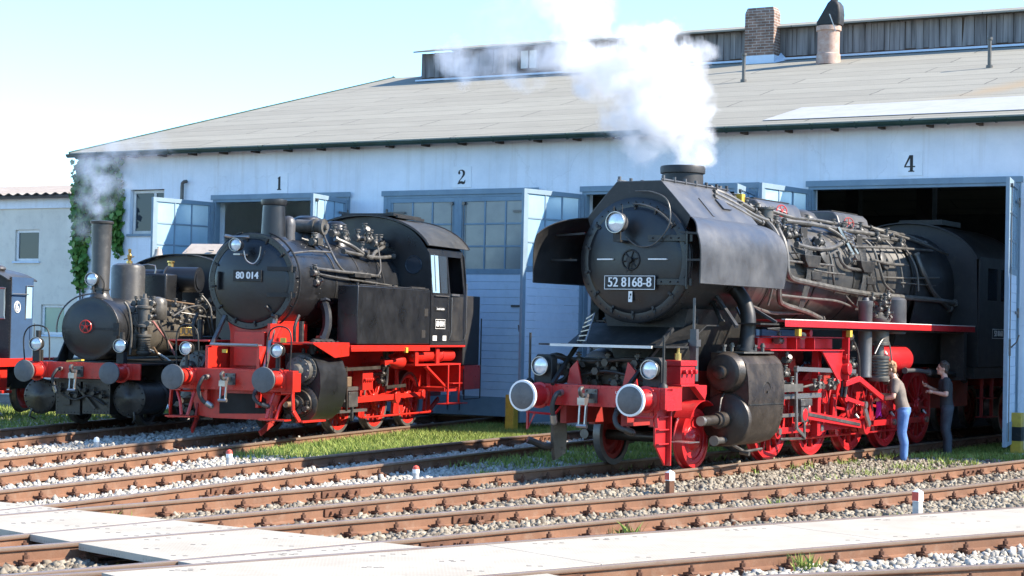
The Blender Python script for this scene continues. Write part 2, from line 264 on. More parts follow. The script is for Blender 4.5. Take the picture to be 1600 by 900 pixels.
# ------------------------------------------------------------------ mesh building
WHOLE = {'lettering','numeral','number','beam_lettering','emblem_mark','small_plate_text','rail','wall','body','eyes','hair','shirt','trousers','shoe'}
class MB:
    def __init__(self): self.v = []; self.f = []; self.m = []
    def add(self, verts, faces, mat=0):
        o = len(self.v); self.v.extend([tuple(p) for p in verts])
        for f in faces: self.f.append([i+o for i in f]); self.m.append(mat)
        return self
    def box(self, x0, x1, y0, y1, z0, z1, mat=0):
        v = [(x0,y0,z0),(x1,y0,z0),(x1,y1,z0),(x0,y1,z0),(x0,y0,z1),(x1,y0,z1),(x1,y1,z1),(x0,y1,z1)]
        return self.add(v, [(0,3,2,1),(4,5,6,7),(0,1,5,4),(1,2,6,5),(2,3,7,6),(3,0,4,7)], mat)
    def bar(self, a, b, w, h, mat=0, up=(0,0,1)):
        """rectangular bar from a to b"""
        a, b, up = V(a), V(b), V(up); d = (b-a).normalized(); s = d.cross(up)
        if s.length < 1e-4: s = d.cross(V((1,0,0)))
        s.normalize(); u = s.cross(d)
        v = []
        for p in (a, b):
            for i, j in ((-1,-1),(1,-1),(1,1),(-1,1)): v.append(p+s*(i*w/2)+u*(j*h/2))
        return self.add(v, [(0,1,2,3),(7,6,5,4),(0,4,5,1),(1,5,6,2),(2,6,7,3),(3,7,4,0)], mat)
    def lathe(self, o, axis, prof, n=24, mat=0, a0=0, a1=2*pi, cap=True, squash=1.0):
        """prof = [(distance along axis, radius)]"""
        o, ax = V(o), V(axis).normalized()
        ref = V((0,0,1)) if abs(ax.z) < .9 else V((0,1,0))
        s = ax.cross(ref).normalized(); u = s.cross(ax)
        full = abs(a1-a0-2*pi) < 1e-5; cnt = n if full else n+1
        vs = []; fs = []
        for d, r in prof:
            for i in range(cnt):
                a = a0+(a1-a0)*i/n
                vs.append(o+ax*d+s*(cos(a)*r)+u*(sin(a)*r*squash))
        for k in range(len(prof)-1):
            for i in range(n):
                j = (i+1) % cnt if full else i+1
                fs.append((k*cnt+i, k*cnt+j, (k+1)*cnt+j, (k+1)*cnt+i))
        if cap and full:
            if prof[0][1] > 1e-4: fs.append(tuple(reversed(range(cnt))))
            if prof[-1][1] > 1e-4: fs.append(tuple((len(prof)-1)*cnt+i for i in range(cnt)))
        return self.add(vs, fs, mat)
    def cyl(self, a, b, r, r2=None, n=16, mat=0):
        a, b = V(a), V(b); return self.lathe(a, b-a, [(0,r),((b-a).length, r if r2 is None else r2)], n, mat)
    def tube(self, pts, r, n=8, mat=0, smooth=0, closed=False):
        P = [V(p) for p in pts]
        if smooth and len(P) > 2:
            Q = []
            for i in range(len(P)-1):
                p0 = P[max(i-1,0)]; p1 = P[i]; p2 = P[i+1]; p3 = P[min(i+2,len(P)-1)]
                for k in range(smooth):
                    t = k/smooth
                    Q.append(.5*((2*p1)+(p2-p0)*t+(2*p0-5*p1+4*p2-p3)*t*t+(3*p1-p0-3*p2+p3)*t**3))
            Q.append(P[-1]); P = Q
        m = len(P); rs = r if isinstance(r, (list,tuple)) else None
        d0 = (P[1]-P[0]).normalized(); s = d0.cross(V((0,0,1)))
        if s.length < .05: s = d0.cross(V((0,1,0)))
        s.normalize(); vs = []; fs = []
        for i, p in enumerate(P):
            d = (P[min(i+1,m-1)]-P[max(i-1,0)])
            if d.length < 1e-6: d = d0
            d.normalize(); s = (s-d*s.dot(d)).normalized(); u = d.cross(s)
            rr = rs[min(int(i*len(rs)/m), len(rs)-1)] if rs else r
            for k in range(n):
                a = 2*pi*k/n; vs.append(p+s*(cos(a)*rr)+u*(sin(a)*rr))
        for i in range(m-1):
            for k in range(n): fs.append((i*n+k, i*n+(k+1)%n, (i+1)*n+(k+1)%n, (i+1)*n+k))
        fs.append(tuple(reversed(range(n)))); fs.append(tuple((m-1)*n+k for k in range(n)))
        return self.add(vs, fs, mat)
    def prism(self, poly, o, ex, ey, ez, h, mat=0):
        """extrude a 2-D outline: point = o + ex*x + ey*y, thickness h along ez"""
        o, ex, ey, ez = V(o), V(ex), V(ey), V(ez); n = len(poly)
        a = [o+ex*p[0]+ey*p[1] for p in poly]; b = [p+ez*h for p in a]
        fs = [tuple(reversed(range(n))), tuple(range(n,2*n))]+[(i,(i+1)%n,n+(i+1)%n,n+i) for i in range(n)]
        return self.add(a+b, fs, mat)
    def sheet(self, rows, th, mat=0):
        """curved plate: rows of points, thickened both ways along the local normal"""
        R = len(rows); C = len(rows[0]); P = [[V(p) for p in r] for r in rows]; N = []
        for i in range(R):
            for j in range(C):
                du = P[min(i+1,R-1)][j]-P[max(i-1,0)][j]; dv = P[i][min(j+1,C-1)]-P[i][max(j-1,0)]
                N.append(du.cross(dv).normalized())
        vs = [P[i][j]+N[i*C+j]*th/2 for i in range(R) for j in range(C)]+[P[i][j]-N[i*C+j]*th/2 for i in range(R) for j in range(C)]
        o = R*C; fs = []
        for i in range(R-1):
            for j in range(C-1):
                a, b, c, d = i*C+j, (i+1)*C+j, (i+1)*C+j+1, i*C+j+1
                fs += [(a,b,c,d), (o+d,o+c,o+b,o+a)]
        for i in range(R-1):
            fs += [(i*C, o+i*C, o+(i+1)*C, (i+1)*C), ((i+1)*C+C-1, o+(i+1)*C+C-1, o+i*C+C-1, i*C+C-1)]
        for j in range(C-1):
            fs += [(j+1, o+j+1, o+j, j), ((R-1)*C+j, o+(R-1)*C+j, o+(R-1)*C+j+1, (R-1)*C+j+1)]
        return self.add(vs, fs, mat)
    def ball(self, c, r, n=10, mat=0, sc=(1,1,1)):
        c = V(c); vs = [c+V((0,0,-r*sc[2]))]; k = max(3, n//2)
        for i in range(1,k):
            t = -pi/2+pi*i/k
            for j in range(n): a = 2*pi*j/n; vs.append(c+V((cos(t)*cos(a)*r*sc[0], cos(t)*sin(a)*r*sc[1], sin(t)*r*sc[2])))
        vs.append(c+V((0,0,r*sc[2]))); fs = []
        for j in range(n): fs.append((0,1+(j+1)%n,1+j))
        for i in range(k-2):
            for j in range(n): fs.append((1+i*n+j,1+i*n+(j+1)%n,1+(i+1)*n+(j+1)%n,1+(i+1)*n+j))
        L = len(vs)-1
        for j in range(n): fs.append((L,1+(k-2)*n+j,1+(k-2)*n+(j+1)%n))
        return self.add(vs, fs, mat)
    def bolts(self, pts, axis, r=.018, h=.018, mat=0):
        for p in pts: self.lathe(p, axis, [(0,r),(h,r*.75),(h*1.2,0)], 6, mat)
        return self
    def ring(self, o, axis, R, r, n=32, m=8, mat=0, a0=0, a1=2*pi):
        o, ax = V(o), V(axis).normalized(); ref = V((0,0,1)) if abs(ax.z) < .9 else V((0,1,0)); s = ax.cross(ref).normalized(); u = s.cross(ax)
        full = abs(a1-a0-2*pi) < 1e-5; cnt = n if full else n+1; vs = []; fs = []
        for i in range(cnt):
            a = a0+(a1-a0)*i/n; d = s*cos(a)+u*sin(a)
            for k in range(m): b = 2*pi*k/m; vs.append(o+d*(R+cos(b)*r)+ax*(sin(b)*r))
        for i in range(n):
            j = (i+1)%cnt if full else i+1
            for k in range(m): fs.append((i*m+k, j*m+k, j*m+(k+1)%m, i*m+(k+1)%m))
        return self.add(vs, fs, mat)
    def clusters(self, gap=.02):
        n = len(self.v); par = list(range(n))
        def find(i):
            while par[i] != i: par[i] = par[par[i]]; i = par[i]
            return i
        for f in self.f:
            a = find(f[0])
            for i in f[1:]:
                b = find(i)
                if a != b: par[b] = a
        isl = {}
        for k, f in enumerate(self.f): isl.setdefault(find(f[0]), []).append(k)
        if len(isl) < 2 or len(isl) > 900: return None
        keys = list(isl); bb = []
        for k in keys:
            P = np.array([self.v[i] for q in isl[k] for i in self.f[q]]); bb.append(np.concatenate([P.min(0)-gap/2, P.max(0)+gap/2]))
        bb = np.array(bb); m = len(keys); g = list(range(m))
        def fg(i):
            while g[i] != i: g[i] = g[g[i]]; i = g[i]
            return i
        for i in range(m):
            hit = np.all((bb[i,:3] <= bb[:,3:]) & (bb[:,:3] <= bb[i,3:]), axis=1)
            for j in np.nonzero(hit)[0]:
                a, b = fg(i), fg(int(j))
                if a != b: g[b] = a
        out = {}
        for i in range(m): out.setdefault(fg(i), []).extend(isl[keys[i]])
        return list(out.values()) if 1 < len(out) <= 16 else None
    def build(self, name, mats, parent=None, bevel=0, sharp=38, seg=2):
        if parent is not None and name not in WHOLE:
            cl = self.clusters()
            if cl:
                cl.sort(key=len, reverse=True); first = None
                for c in cl:
                    m2 = MB(); used = sorted({i for q in c for i in self.f[q]}); ix = {o: n for n, o in enumerate(used)}
                    m2.v = [self.v[i] for i in used]; m2.f = [[ix[i] for i in self.f[q]] for q in c]; m2.m = [self.m[q] for q in c]
                    o = m2._build(name, mats, parent, bevel, sharp, seg); first = first or o
                return first
        return self._build(name, mats, parent, bevel, sharp, seg)
    def _build(self, name, mats, parent=None, bevel=0, sharp=38, seg=2):
        me = bpy.data.meshes.new(name)
        me.from_pydata(self.v, [], self.f)
        if not isinstance(mats, (list,tuple)): mats = [mats]
        for m in mats: me.materials.append(M[m] if isinstance(m, str) else m)
        me.polygons.foreach_set('material_index', [min(i,len(mats)-1) for i in self.m])
        bm = bmesh.new(); bm.from_mesh(me); bmesh.ops.recalc_face_normals(bm, faces=bm.faces); bm.to_mesh(me); bm.free()
        me.polygons.foreach_set('use_smooth', [True]*len(me.polygons))
        me.set_sharp_from_angle(angle=radians(sharp)); me.update()
        o = bpy.data.objects.new(name, me); COL.objects.link(o)
        if parent: o.parent = parent; KIDS.setdefault(parent.name, []).append(o)
        if bevel:
            b = o.modifiers.new('edge', 'BEVEL'); b.width = bevel; b.segments = seg; b.limit_method = 'ANGLE'; b.angle_limit = radians(40); b.harden_normals = False
        return o

def tag(o, label=None, cat=None, group=None, kind=None):
    if label: o['label'] = label
    if cat: o['category'] = cat
    if group: o['group'] = group
    if kind: o['kind'] = kind
    return o
def thing(name, label, cat, loc=(0,0,0), rz=0, group=None):
    o = bpy.data.objects.new(name, None); COL.objects.link(o); o.location = loc; o.rotation_euler = (0,0,rz); o.empty_display_size = .3
    return tag(o, label, cat, group)
KIDS = {}
def copy_tree(o, parent=None):
    c = o.copy(); COL.objects.link(c); c.parent = parent
    if parent: KIDS.setdefault(parent.name, []).append(c)
    for ch in list(KIDS.get(o.name, [])): copy_tree(ch, c)
    return c
def text_mesh(s, size, name='number'):
    """lettering turned into a mesh; baseline along +x, height along +y, centred"""
    cu = bpy.data.curves.new(name, 'FONT'); cu.body = s; cu.size = size; cu.align_x = 'CENTER'; cu.align_y = 'CENTER'; cu.extrude = .004; cu.resolution_u = 4
    t = bpy.data.objects.new(name, cu); COL.objects.link(t)
    dg = bpy.context.evaluated_depsgraph_get(); me = bpy.data.meshes.new_from_object(t.evaluated_get(dg))
    vs = [v.co.copy() for v in me.vertices]; fs = [tuple(p.vertices) for p in me.polygons]
    bpy.data.objects.remove(t); bpy.data.curves.remove(cu); bpy.data.meshes.remove(me)
    return vs, fs
def put_text(mb, s, size, o, ex, ey, mat=0, xscale=1.0, bold=0):
    vs, fs = text_mesh(s, size); o, ex, ey = V(o), V(ex), V(ey); ez = ex.cross(ey)
    for dx in ([0] if not bold else [-bold, 0, bold]):
        mb.add([o+ex*(v.x*xscale+dx)+ey*v.y+ez*(v.z+.0006*(dx/bold if bold else 0)) for v in vs], fs, mat)
def poly_mesh_np(name, verts, faces_n, mat, tint=None, sharp=False, parent=None):
    """big mesh from numpy: verts (N,3), faces (F,k)"""
    me = bpy.data.meshes.new(name); N = len(verts); F, k = faces_n.shape
    me.vertices.add(N); me.vertices.foreach_set('co', verts.astype(np.float32).ravel())
    me.loops.add(F*k); me.loops.foreach_set('vertex_index', faces_n.astype(np.int32).ravel())
    me.polygons.add(F); me.polygons.foreach_set('loop_start', np.arange(0,F*k,k,dtype=np.int32)); me.polygons.foreach_set('loop_total', np.full(F,k,dtype=np.int32))
    me.update(calc_edges=True)
    if tint is not None:
        a = me.attributes.new('tint', 'FLOAT', 'FACE'); a.data.foreach_set('value', tint.astype(np.float32))
    me.materials.append(mat); o = bpy.data.objects.new(name, me); COL.objects.link(o)
    if parent: o.parent = parent
    return o
# ================================================================== camera, light, sky
F_PX, ROLL, PITCH, HCAM = 2898.1, .0212, .0218, 2.0041
cam = bpy.data.cameras.new('camera'); co = bpy.data.objects.new('camera', cam); COL.objects.link(co)
cam.sensor_width = 36; cam.lens = 36*F_PX/1600; cam.clip_end = 6000; cam.clip_start = .1
co.location = (0,0,HCAM)
f = V((0,cos(PITCH),sin(PITCH))); u = V((0,-sin(PITCH),cos(PITCH))); r = V((1,0,0))
r2 = r*cos(ROLL)+u*sin(ROLL); u2 = u*cos(ROLL)-r*sin(ROLL)
co.rotation_euler = Matrix((r2, u2, -f)).transposed().to_euler()
scene.camera = co
SUN_AZ, SUN_EL = radians(99), radians(38)      # azimuth from +Y towards +X
sd = V((sin(SUN_AZ)*cos(SUN_EL), cos(SUN_AZ)*cos(SUN_EL), sin(SUN_EL)))
sl = bpy.data.lights.new('sun','SUN'); sl.energy = 4.8; sl.angle = radians(.53); sl.color = (1,.90,.77)
so = bpy.data.objects.new('sun', sl); COL.objects.link(so); so.rotation_euler = sd.to_track_quat('Z','Y').to_euler(); so.location = (20,-10,30)
w = bpy.data.worlds.new('World'); scene.world = w; w.use_nodes = True; nt = w.node_tree
bg = nt.nodes['Background']; sky = nt.nodes.new('ShaderNodeTexSky'); sky.sky_type = 'NISHITA'; sky.sun_disc = False
sky.sun_elevation = SUN_EL; sky.sun_rotation = SUN_AZ; sky.air_density = 1.0; sky.dust_density = .35; sky.ozone_density = 1.0; sky.altitude = 300
tn = nt.nodes.new('ShaderNodeMix'); tn.data_type = 'RGBA'; tn.blend_type = 'MULTIPLY'; tn.inputs['Factor'].default_value = 1; nt.links.new(sky.outputs[0], tn.inputs['A']); tn.inputs['B'].default_value = (.68,.92,1.15,1); nt.links.new(tn.outputs['Result'], bg.inputs['Color']); bg.inputs['Strength'].default_value = .142
scene.view_settings.view_transform = 'Standard'; scene.view_settings.look = 'None'; scene.view_settings.gamma = 1; scene.view_settings.exposure = 1.45
scene.view_settings.use_curve_mapping = False
try: scene.cycles.volume_step_rate = 1.0; scene.cycles.volume_max_steps = 160; scene.cycles.volume_bounces = 3; scene.cycles.max_bounces = 8
except Exception: pass

# ================================================================== the ground
GZ = -.185
mb = MB(); n = 60
mb.add([(-1500,-200,GZ),(1500,-200,GZ),(1500,2500,GZ),(-1500,2500,GZ)], [(0,1,2,3)])
tag(mb.build('ground', 'ground'), kind='structure')

# ================================================================== railway tracks
def catmull(P, k=8):
    P = [V((p[0],p[1],0)) for p in P]; Q = []
    for i in range(len(P)-1):
        p0 = P[i-1] if i else P[0]*2-P[1]; p1 = P[i]; p2 = P[i+1]; p3 = P[i+2] if i+2 < len(P) else P[-1]*2-P[-2]
        for j in range(k):
            t = j/k; Q.append(.5*((2*p1)+(p2-p0)*t+(2*p0-5*p1+4*p2-p3)*t*t+(3*p1-p0-3*p2+p3)*t**3))
    Q.append(P[-1]); return Q
TR = {
 1: ([(-10.9,23.5),(-8.17,34.14),(-5.64,44.39),(-3.6,52.3)], .75, 'railway track farthest left, under the small tall-chimneyed locomotive'),
 2: ([(-8.9,19.6),(-7.3,24),(-6.35,27),(-3.85,34.58),(-1.17,41.74),(-.9,42.4)], .75, 'railway track under locomotive 80 014, ending at the closed doors'),
 3: ([(-7.2,17.0),(-5.3,21.1),(-3.3,25.55),(.2,33.0),(3.3,39.1),(6.8,46)], .75, 'railway track with nothing standing on it, left of the big locomotive'),
 4: ([(-6.4,15.9),(-3.7,19.6),(.6,25.6),(2.13,27.88),(7.77,36.44),(14.8,47.1)], .75, 'railway track under the big locomotive numbered 52 8168-8'),
 5: ([(-6.3,13.5),(-4.2,15.3),(-1.7,17.85),(1.2,21.0),(5.4,25.55),(9.0,30.15),(12.5,34.6)], .79, 'railway track between the big locomotive and the long pale footway strip'),
 6: ([(-5.6,11.8),(-3.1,13.8),(1.87,17.82),(6.72,21.54),(13,26.4)], .88, 'railway track whose gap is filled by the long pale footway strip'),
 7: ([(-1,13.0),(2.5,14.7),(5.0,15.95),(12,19.5)], .8, 'railway track cut off by the lower right corner of the photo'),
}
def offset(Q, d):
    R = []
    for i, p in enumerate(Q):
        t = (Q[min(i+1,len(Q)-1)]-Q[max(i-1,0)]).normalized(); R.append(p+V((t.y,-t.x,0))*d)
    return R
RAILP = [(-.036,0),(-.036,-.025),(-.030,-.036),(-.009,-.045),(-.009,-.128),(-.022,-.138),(-.0625,-.148),(-.0625,-.158),(.0625,-.158),(.0625,-.148),(.022,-.138),(.009,-.128),(.009,-.045),(.030,-.036),(.036,-.025),(.036,0),(.028,.003),(-.028,.003)]
def rail_mb(Q, d):
    mb = MB(); R = offset(Q, d); n = len(RAILP); vs = []
    for i, p in enumerate(R):
        t = (R[min(i+1,len(R)-1)]-R[max(i-1,0)]).normalized(); s = V((t.y,-t.x,0))
        for a, b in RAILP: vs.append(p+s*a+V((0,0,b)))
    for i in range(len(R)-1):
        for k in range(n):
            mb.add([], []); mb.f.append([i*n+k, (i+1)*n+k, (i+1)*n+(k+1)%n, i*n+(k+1)%n]); mb.m.append(1 if k in (14,15,16,17,0) else 0)
    mb.v = [tuple(v) for v in vs]
    mb.f += [list(range(n)), [len(R)*n-1-k for k in range(n)]]; mb.m += [0,0]
    return mb
def chair_mesh():
    """base plate with two clips, bolts and nuts, as seen on every sleeper"""
    mb = MB(); mb.box(-.17,.17,-.08,.08,-.185,-.160)
    for s in (-1,1):
        mb.box(s*.115-.02 if s>0 else s*.115-.02, s*.115+.02, -.055,.055,-.160,-.118)
        mb.add([(s*.03,-.035,-.132),(s*.03,.035,-.132),(s*.14,.035,-.118),(s*.14,-.035,-.118),(s*.03,-.035,-.112),(s*.03,.035,-.112),(s*.125,.035,-.098),(s*.125,-.035,-.098)], [(0,1,2,3),(7,6,5,4),(0,4,5,1),(1,5,6,2),(2,6,7,3),(3,7,4,0)])
        mb.cyl((s*.088,0,-.16),(s*.088,0,-.045),.012,n=6); mb.cyl((s*.088,0,-.105),(s*.088,0,-.068),.026,n=6)
        mb.cyl((s*.155,.045,-.165),(s*.155,.045,-.125),.018,n=6); mb.cyl((s*.155,-.045,-.165),(s*.155,-.045,-.125),.018,n=6)
    return mb
chair0 = chair_mesh().build('rail_chair', 'rustdark'); sl0 = MB(); sl0.box(-1.28,1.28,-.13,.13,-.30,-.172); sleeper0 = sl0.build('sleeper', 'sleeper', bevel=.012)
firstc = True; RAILS = []
for k, (pts, half, label) in TR.items():
    Q = catmull(pts, 10); root = thing('railway_track', label, 'railway track', (0,0,0), 0, 'railway tracks fanning out in front of the shed')
    for s in (-1,1):
        o = rail_mb(Q, s*half).build('rail', ['rust','railhead'], root); RAILS.append(offset(Q, s*half))
    # arc length sampling
    L = [0]
    for i in range(1,len(Q)): L.append(L[-1]+(Q[i]-Q[i-1]).length)
    d = .3; cnt = 0
    while d < L[-1]-.2 and cnt < 48:
        i = max(j for j in range(len(L)) if L[j] <= d); t = (d-L[i])/(L[i+1]-L[i]) if i+1 < len(L) else 0
        p = Q[i].lerp(Q[min(i+1,len(Q)-1)], t); tg = (Q[min(i+1,len(Q)-1)]-Q[i]); a = atan2(-tg.x, tg.y)
        for src, off in ((sleeper0,0),(chair0,-half),(chair0,half)):
            if firstc and src is sleeper0: o = src
            elif firstc and src is chair0 and off < 0: o = src
            else: o = src.copy(); COL.objects.link(o)
            o.parent = root; n_ = V((cos(a),sin(a),0)); o.scale = (1,1,1) if src is sleeper0 else (1.12,1.25,1.0)
            o.location = p+n_*off+V((0,0,random.uniform(-.012,.004) if src is sleeper0 else 0)); o.rotation_euler = (0,0,a+random.uniform(-.015,.015)*(src is sleeper0))
        firstc = False
        d += .63+random.uniform(-.02,.02); cnt += 1
    # fishplates at a few joints
    for s, dd in ((-1,[9.2,21]),(1,[7.4,19.6])):
        for d in dd:
            if d > L[-1]-1: continue
            i = max(j for j in range(len(L)) if L[j] <= d); p = Q[i]; tg = (Q[min(i+1,len(Q)-1)]-Q[i]).normalized(); n_ = V((tg.y,-tg.x,0))
            m2 = MB()
            for sg in (-1,1):
                c = p+n_*(s*half+sg*.022)+V((0,0,-.088)); m2.bar(c-tg*.36, c+tg*.36, .02, .08)
                for q in (-.27,-.09,.09,.27): m2.cyl(c+tg*q, c+tg*q+n_*sg*.045, .02, n=6)
            m2.build('fishplate', 'rustdark', root)

# ------------------------------------------------------------------ ballast: loose stones
def rail_dist(P):
    D = np.full(len(P), 9.0)
    for R in RAILS:
        A = np.array([(p.x,p.y) for p in R])
        for i in range(0,len(A)-1):
            a, b = A[i], A[i+1]; ab = b-a; t = np.clip(((P-a)@ab)/(ab@ab),0,1); D = np.minimum(D, np.hypot(*((P-(a+t[:,None]*ab)).T)))
    return D
def centre_x(k, Y):
    Q = np.array([(p.x,p.y) for p in catmull(TR[k][0],6)]); return np.interp(Y, Q[:,1], Q[:,0])
W1 = ((-5.52,20.24),(-.77,16.95)); W2 = ((-4.9,17.75),(-1.95,14.75))
def side(P, L): (x0,y0),(x1,y1) = L; return (x1-x0)*(P[:,1]-y0)-(y1-y0)*(P[:,0]-x0)
def in_walk(P):
    a = (side(P,W1) < 0) & (side(P,W2) > 0) & (P[:,0] < 1.2)
    Q = catmull(TR[6][0],6); A = np.array([(p.x,p.y) for p in Q]); D = np.full(len(P), 9.0)
    for i in range(len(A)-1):
        a0, b0 = A[i], A[i+1]; ab = b0-a0; t = np.clip(((P-a0)@ab)/(ab@ab),0,1); D = np.minimum(D, np.hypot(*((P-(a0+t[:,None]*ab)).T)))
    return a | ((D < .8) & (P[:,0] > -2.6))
def stones(name, P, size, label, mat, zlo=-.21, zhi=-.16, tintscale=1.5):
    n = len(P); base = np.array([(-1,-1,-1),(1,-1,-1),(1,1,-1),(-1,1,-1),(-1,-1,1),(1,-1,1),(1,1,1),(-1,1,1)],float)
    s = size*(.55+RNG.random((n,1,1))*.75)*(np.array([1,.8,.62])+RNG.normal(0,.12,(n,1,3)))
    v = (base[None]+RNG.normal(0,.26,(n,8,3)))*s*.5
    # random rotation
    q = RNG.normal(size=(n,4)); q /= np.linalg.norm(q,axis=1)[:,None]; w_,x,y,z = q.T
    Rm = np.stack([1-2*(y*y+z*z),2*(x*y-z*w_),2*(x*z+y*w_),2*(x*y+z*w_),1-2*(x*x+z*z),2*(y*z-x*w_),2*(x*z-y*w_),2*(y*z+x*w_),1-2*(x*x+y*y)],1).reshape(n,3,3)
    v = np.einsum('nij,nkj->nki', Rm, v)
    v[:,:,0] += P[:,0,None]; v[:,:,1] += P[:,1,None]; v[:,:,2] += (zlo+RNG.random(n)*(zhi-zlo))[:,None]
    fb = np.array([(0,3,2,1),(4,5,6,7),(0,1,5,4),(1,2,6,5),(2,3,7,6),(3,0,4,7)])
    fc = (fb[None]+np.arange(n)[:,None,None]*8).reshape(-1,4)
    tint = np.repeat(RNG.random(n),6)
    o = poly_mesh_np(name, v.reshape(-1,3), fc, mat, tint); return tag(o, label, 'ballast', kind='stuff')
def scatter(n, y0, y1, bias=1.0):
    Y = y0+(y1-y0)*RNG.random(n)**bias; X = (RNG.random(n)*2-1)*(Y*.30+.6)
    return np.stack([X,Y],1)
P = scatter(120000, 14.2, 33, 1.15); D = rail_dist(P); P = P[(D > .085) & ~in_walk(P)]
c4 = centre_x(4, P[:,1]); c3 = centre_x(3,P[:,1]); c6 = centre_x(6, P[:,1])
brown = (P[:,0] > c4-1.3+RNG.normal(0,.35,len(P))) & ~((P[:,0] > c6+.5)) 
lump = np.sin(P[:,0]*1.9+3*np.sin(P[:,1]*.8))*np.cos(P[:,1]*1.7)
keep = RNG.random(len(P)) < np.where(brown, .92, .80+.2*lump)
stones('ballast_gravel', P[~brown & keep], .062, 'pale limestone track ballast between the left and nearest tracks', M['stone'])
stones('ballast_gravel', P[brown & keep], .060, 'brownish coarse track ballast around the big locomotive and the middle tracks', M['stonebrown'])
P = scatter(26000, 33, 41); D = rail_dist(P); P = P[(D > .085)]
k = (P[:,0] < 1.5) & (RNG.random(len(P)) < .8)
stones('ballast_gravel', P[k], .08, 'pale gravel in the distance under the two locomotives on the left', M['stone'])

# ------------------------------------------------------------------ grass
def grass(name, P, h, label):
    n = len(P); a = RNG.random(n)*2*pi; hh = h*(.35+RNG.random(n)*.9); w_ = .006+RNG.random(n)*.007
    lean = RNG.normal(0,.35,(n,2))*hh[:,None]
    dx = np.cos(a)*w_; dy = np.sin(a)*w_
    v = np.zeros((n,4,3)); z0 = GZ-.01+.02*0
    v[:,0] = np.stack([P[:,0]-dx,P[:,1]-dy,np.full(n,z0)],1); v[:,1] = np.stack([P[:,0]+dx,P[:,1]+dy,np.full(n,z0)],1)
    v[:,2] = np.stack([P[:,0]+dx*.7+lean[:,0]*.5,P[:,1]+dy*.7+lean[:,1]*.5,z0+hh*.6],1); v[:,3] = np.stack([P[:,0]+lean[:,0],P[:,1]+lean[:,1],z0+hh],1)
    fc = (np.array([[0,1,2],[0,2,3]])[None]+np.arange(n)[:,None,None]*4).reshape(-1,3)
    o = poly_mesh_np(name, v.reshape(-1,3), fc, M['grass'], np.repeat(RNG.random(n),2)); return tag(o, label, 'grass', kind='stuff')
def region(n, y0, y1, f0, f1):
    Y = y0+(y1-y0)*RNG.random(n); a = f0(Y); b = f1(Y); X = a+(b-a)*RNG.random(n); return np.stack([X,Y],1)
P = region(60000, 29.2, 40.6, lambda Y: centre_x(2,Y)+.95, lambda Y: centre_x(3,Y)-.95)
P = P[RNG.random(len(P)) < np.clip((P[:,1]-29.4)/2.2,0,1)]
grass('grass_strip', P, .15, 'sunny green grass growing between the track of locomotive 80 014 and the empty track')
P = region(26000, 28.3, 38.5, lambda Y: centre_x(3,Y)+.95, lambda Y: centre_x(4,Y)-.8); P = P[RNG.random(len(P)) < np.clip((P[:,1]-28)/3,0,1)*.9*(np.abs(np.sin(P[:,0]*2.1+P[:,1]))>.25)]
grass('grass_strip', P, .14, 'shaded grass in front of the big locomotive and behind its left side')
P = region(9000, 26.5, 33.5, lambda Y: centre_x(4,Y)+1.1, lambda Y: centre_x(5,Y)-.9); cl = np.sin(P[:,0]*3.1)*np.sin(P[:,1]*2.3+1); P = P[(RNG.random(len(P)) < np.clip((P[:,1]-27)/6,0,.9)) & (cl > .25)]
grass('weed_tufts', P, .14, 'scattered weeds in the brown ballast near the feet of the two men')
P = region(24000, 33, 38, lambda Y: centre_x(4,Y)+1.4, lambda Y: centre_x(5,Y)+.5)
grass('grass_strip', P, .12, 'dark grass in the shade by the open doors under the figure 4')
P = region(42000, 31, 45, lambda Y: Y*0-15, lambda Y: centre_x(1,Y)-.95)
grass('grass_strip', P, .14, 'lawn at the far left below the blue cab')
for cx, cy, nn in ((-4.35,19.98,40),(1.3,19.9,60),(2.9,17.2,160),(6.9,24.3,50),(4.4,21.2,70),(-2.1,24.0,60),(.6,26.9,200),(-3.1,14.9,60)):
    pass
P = np.concatenate([np.array([cx,cy])+RNG.normal(0,.09,(nn,2)) for cx,cy,nn in ((-4.35,19.98,40),(1.3,19.6,60),(2.75,17.2,160),(6.9,24.3,50),(4.4,21.3,90),(.45,27.2,260),(-.3,26.6,180),(-3.1,15.2,60),(3.4,23.1,60))])
grass('weed_tufts', P, .16, 'single weed tufts between the nearest rails and beside the footway plates')

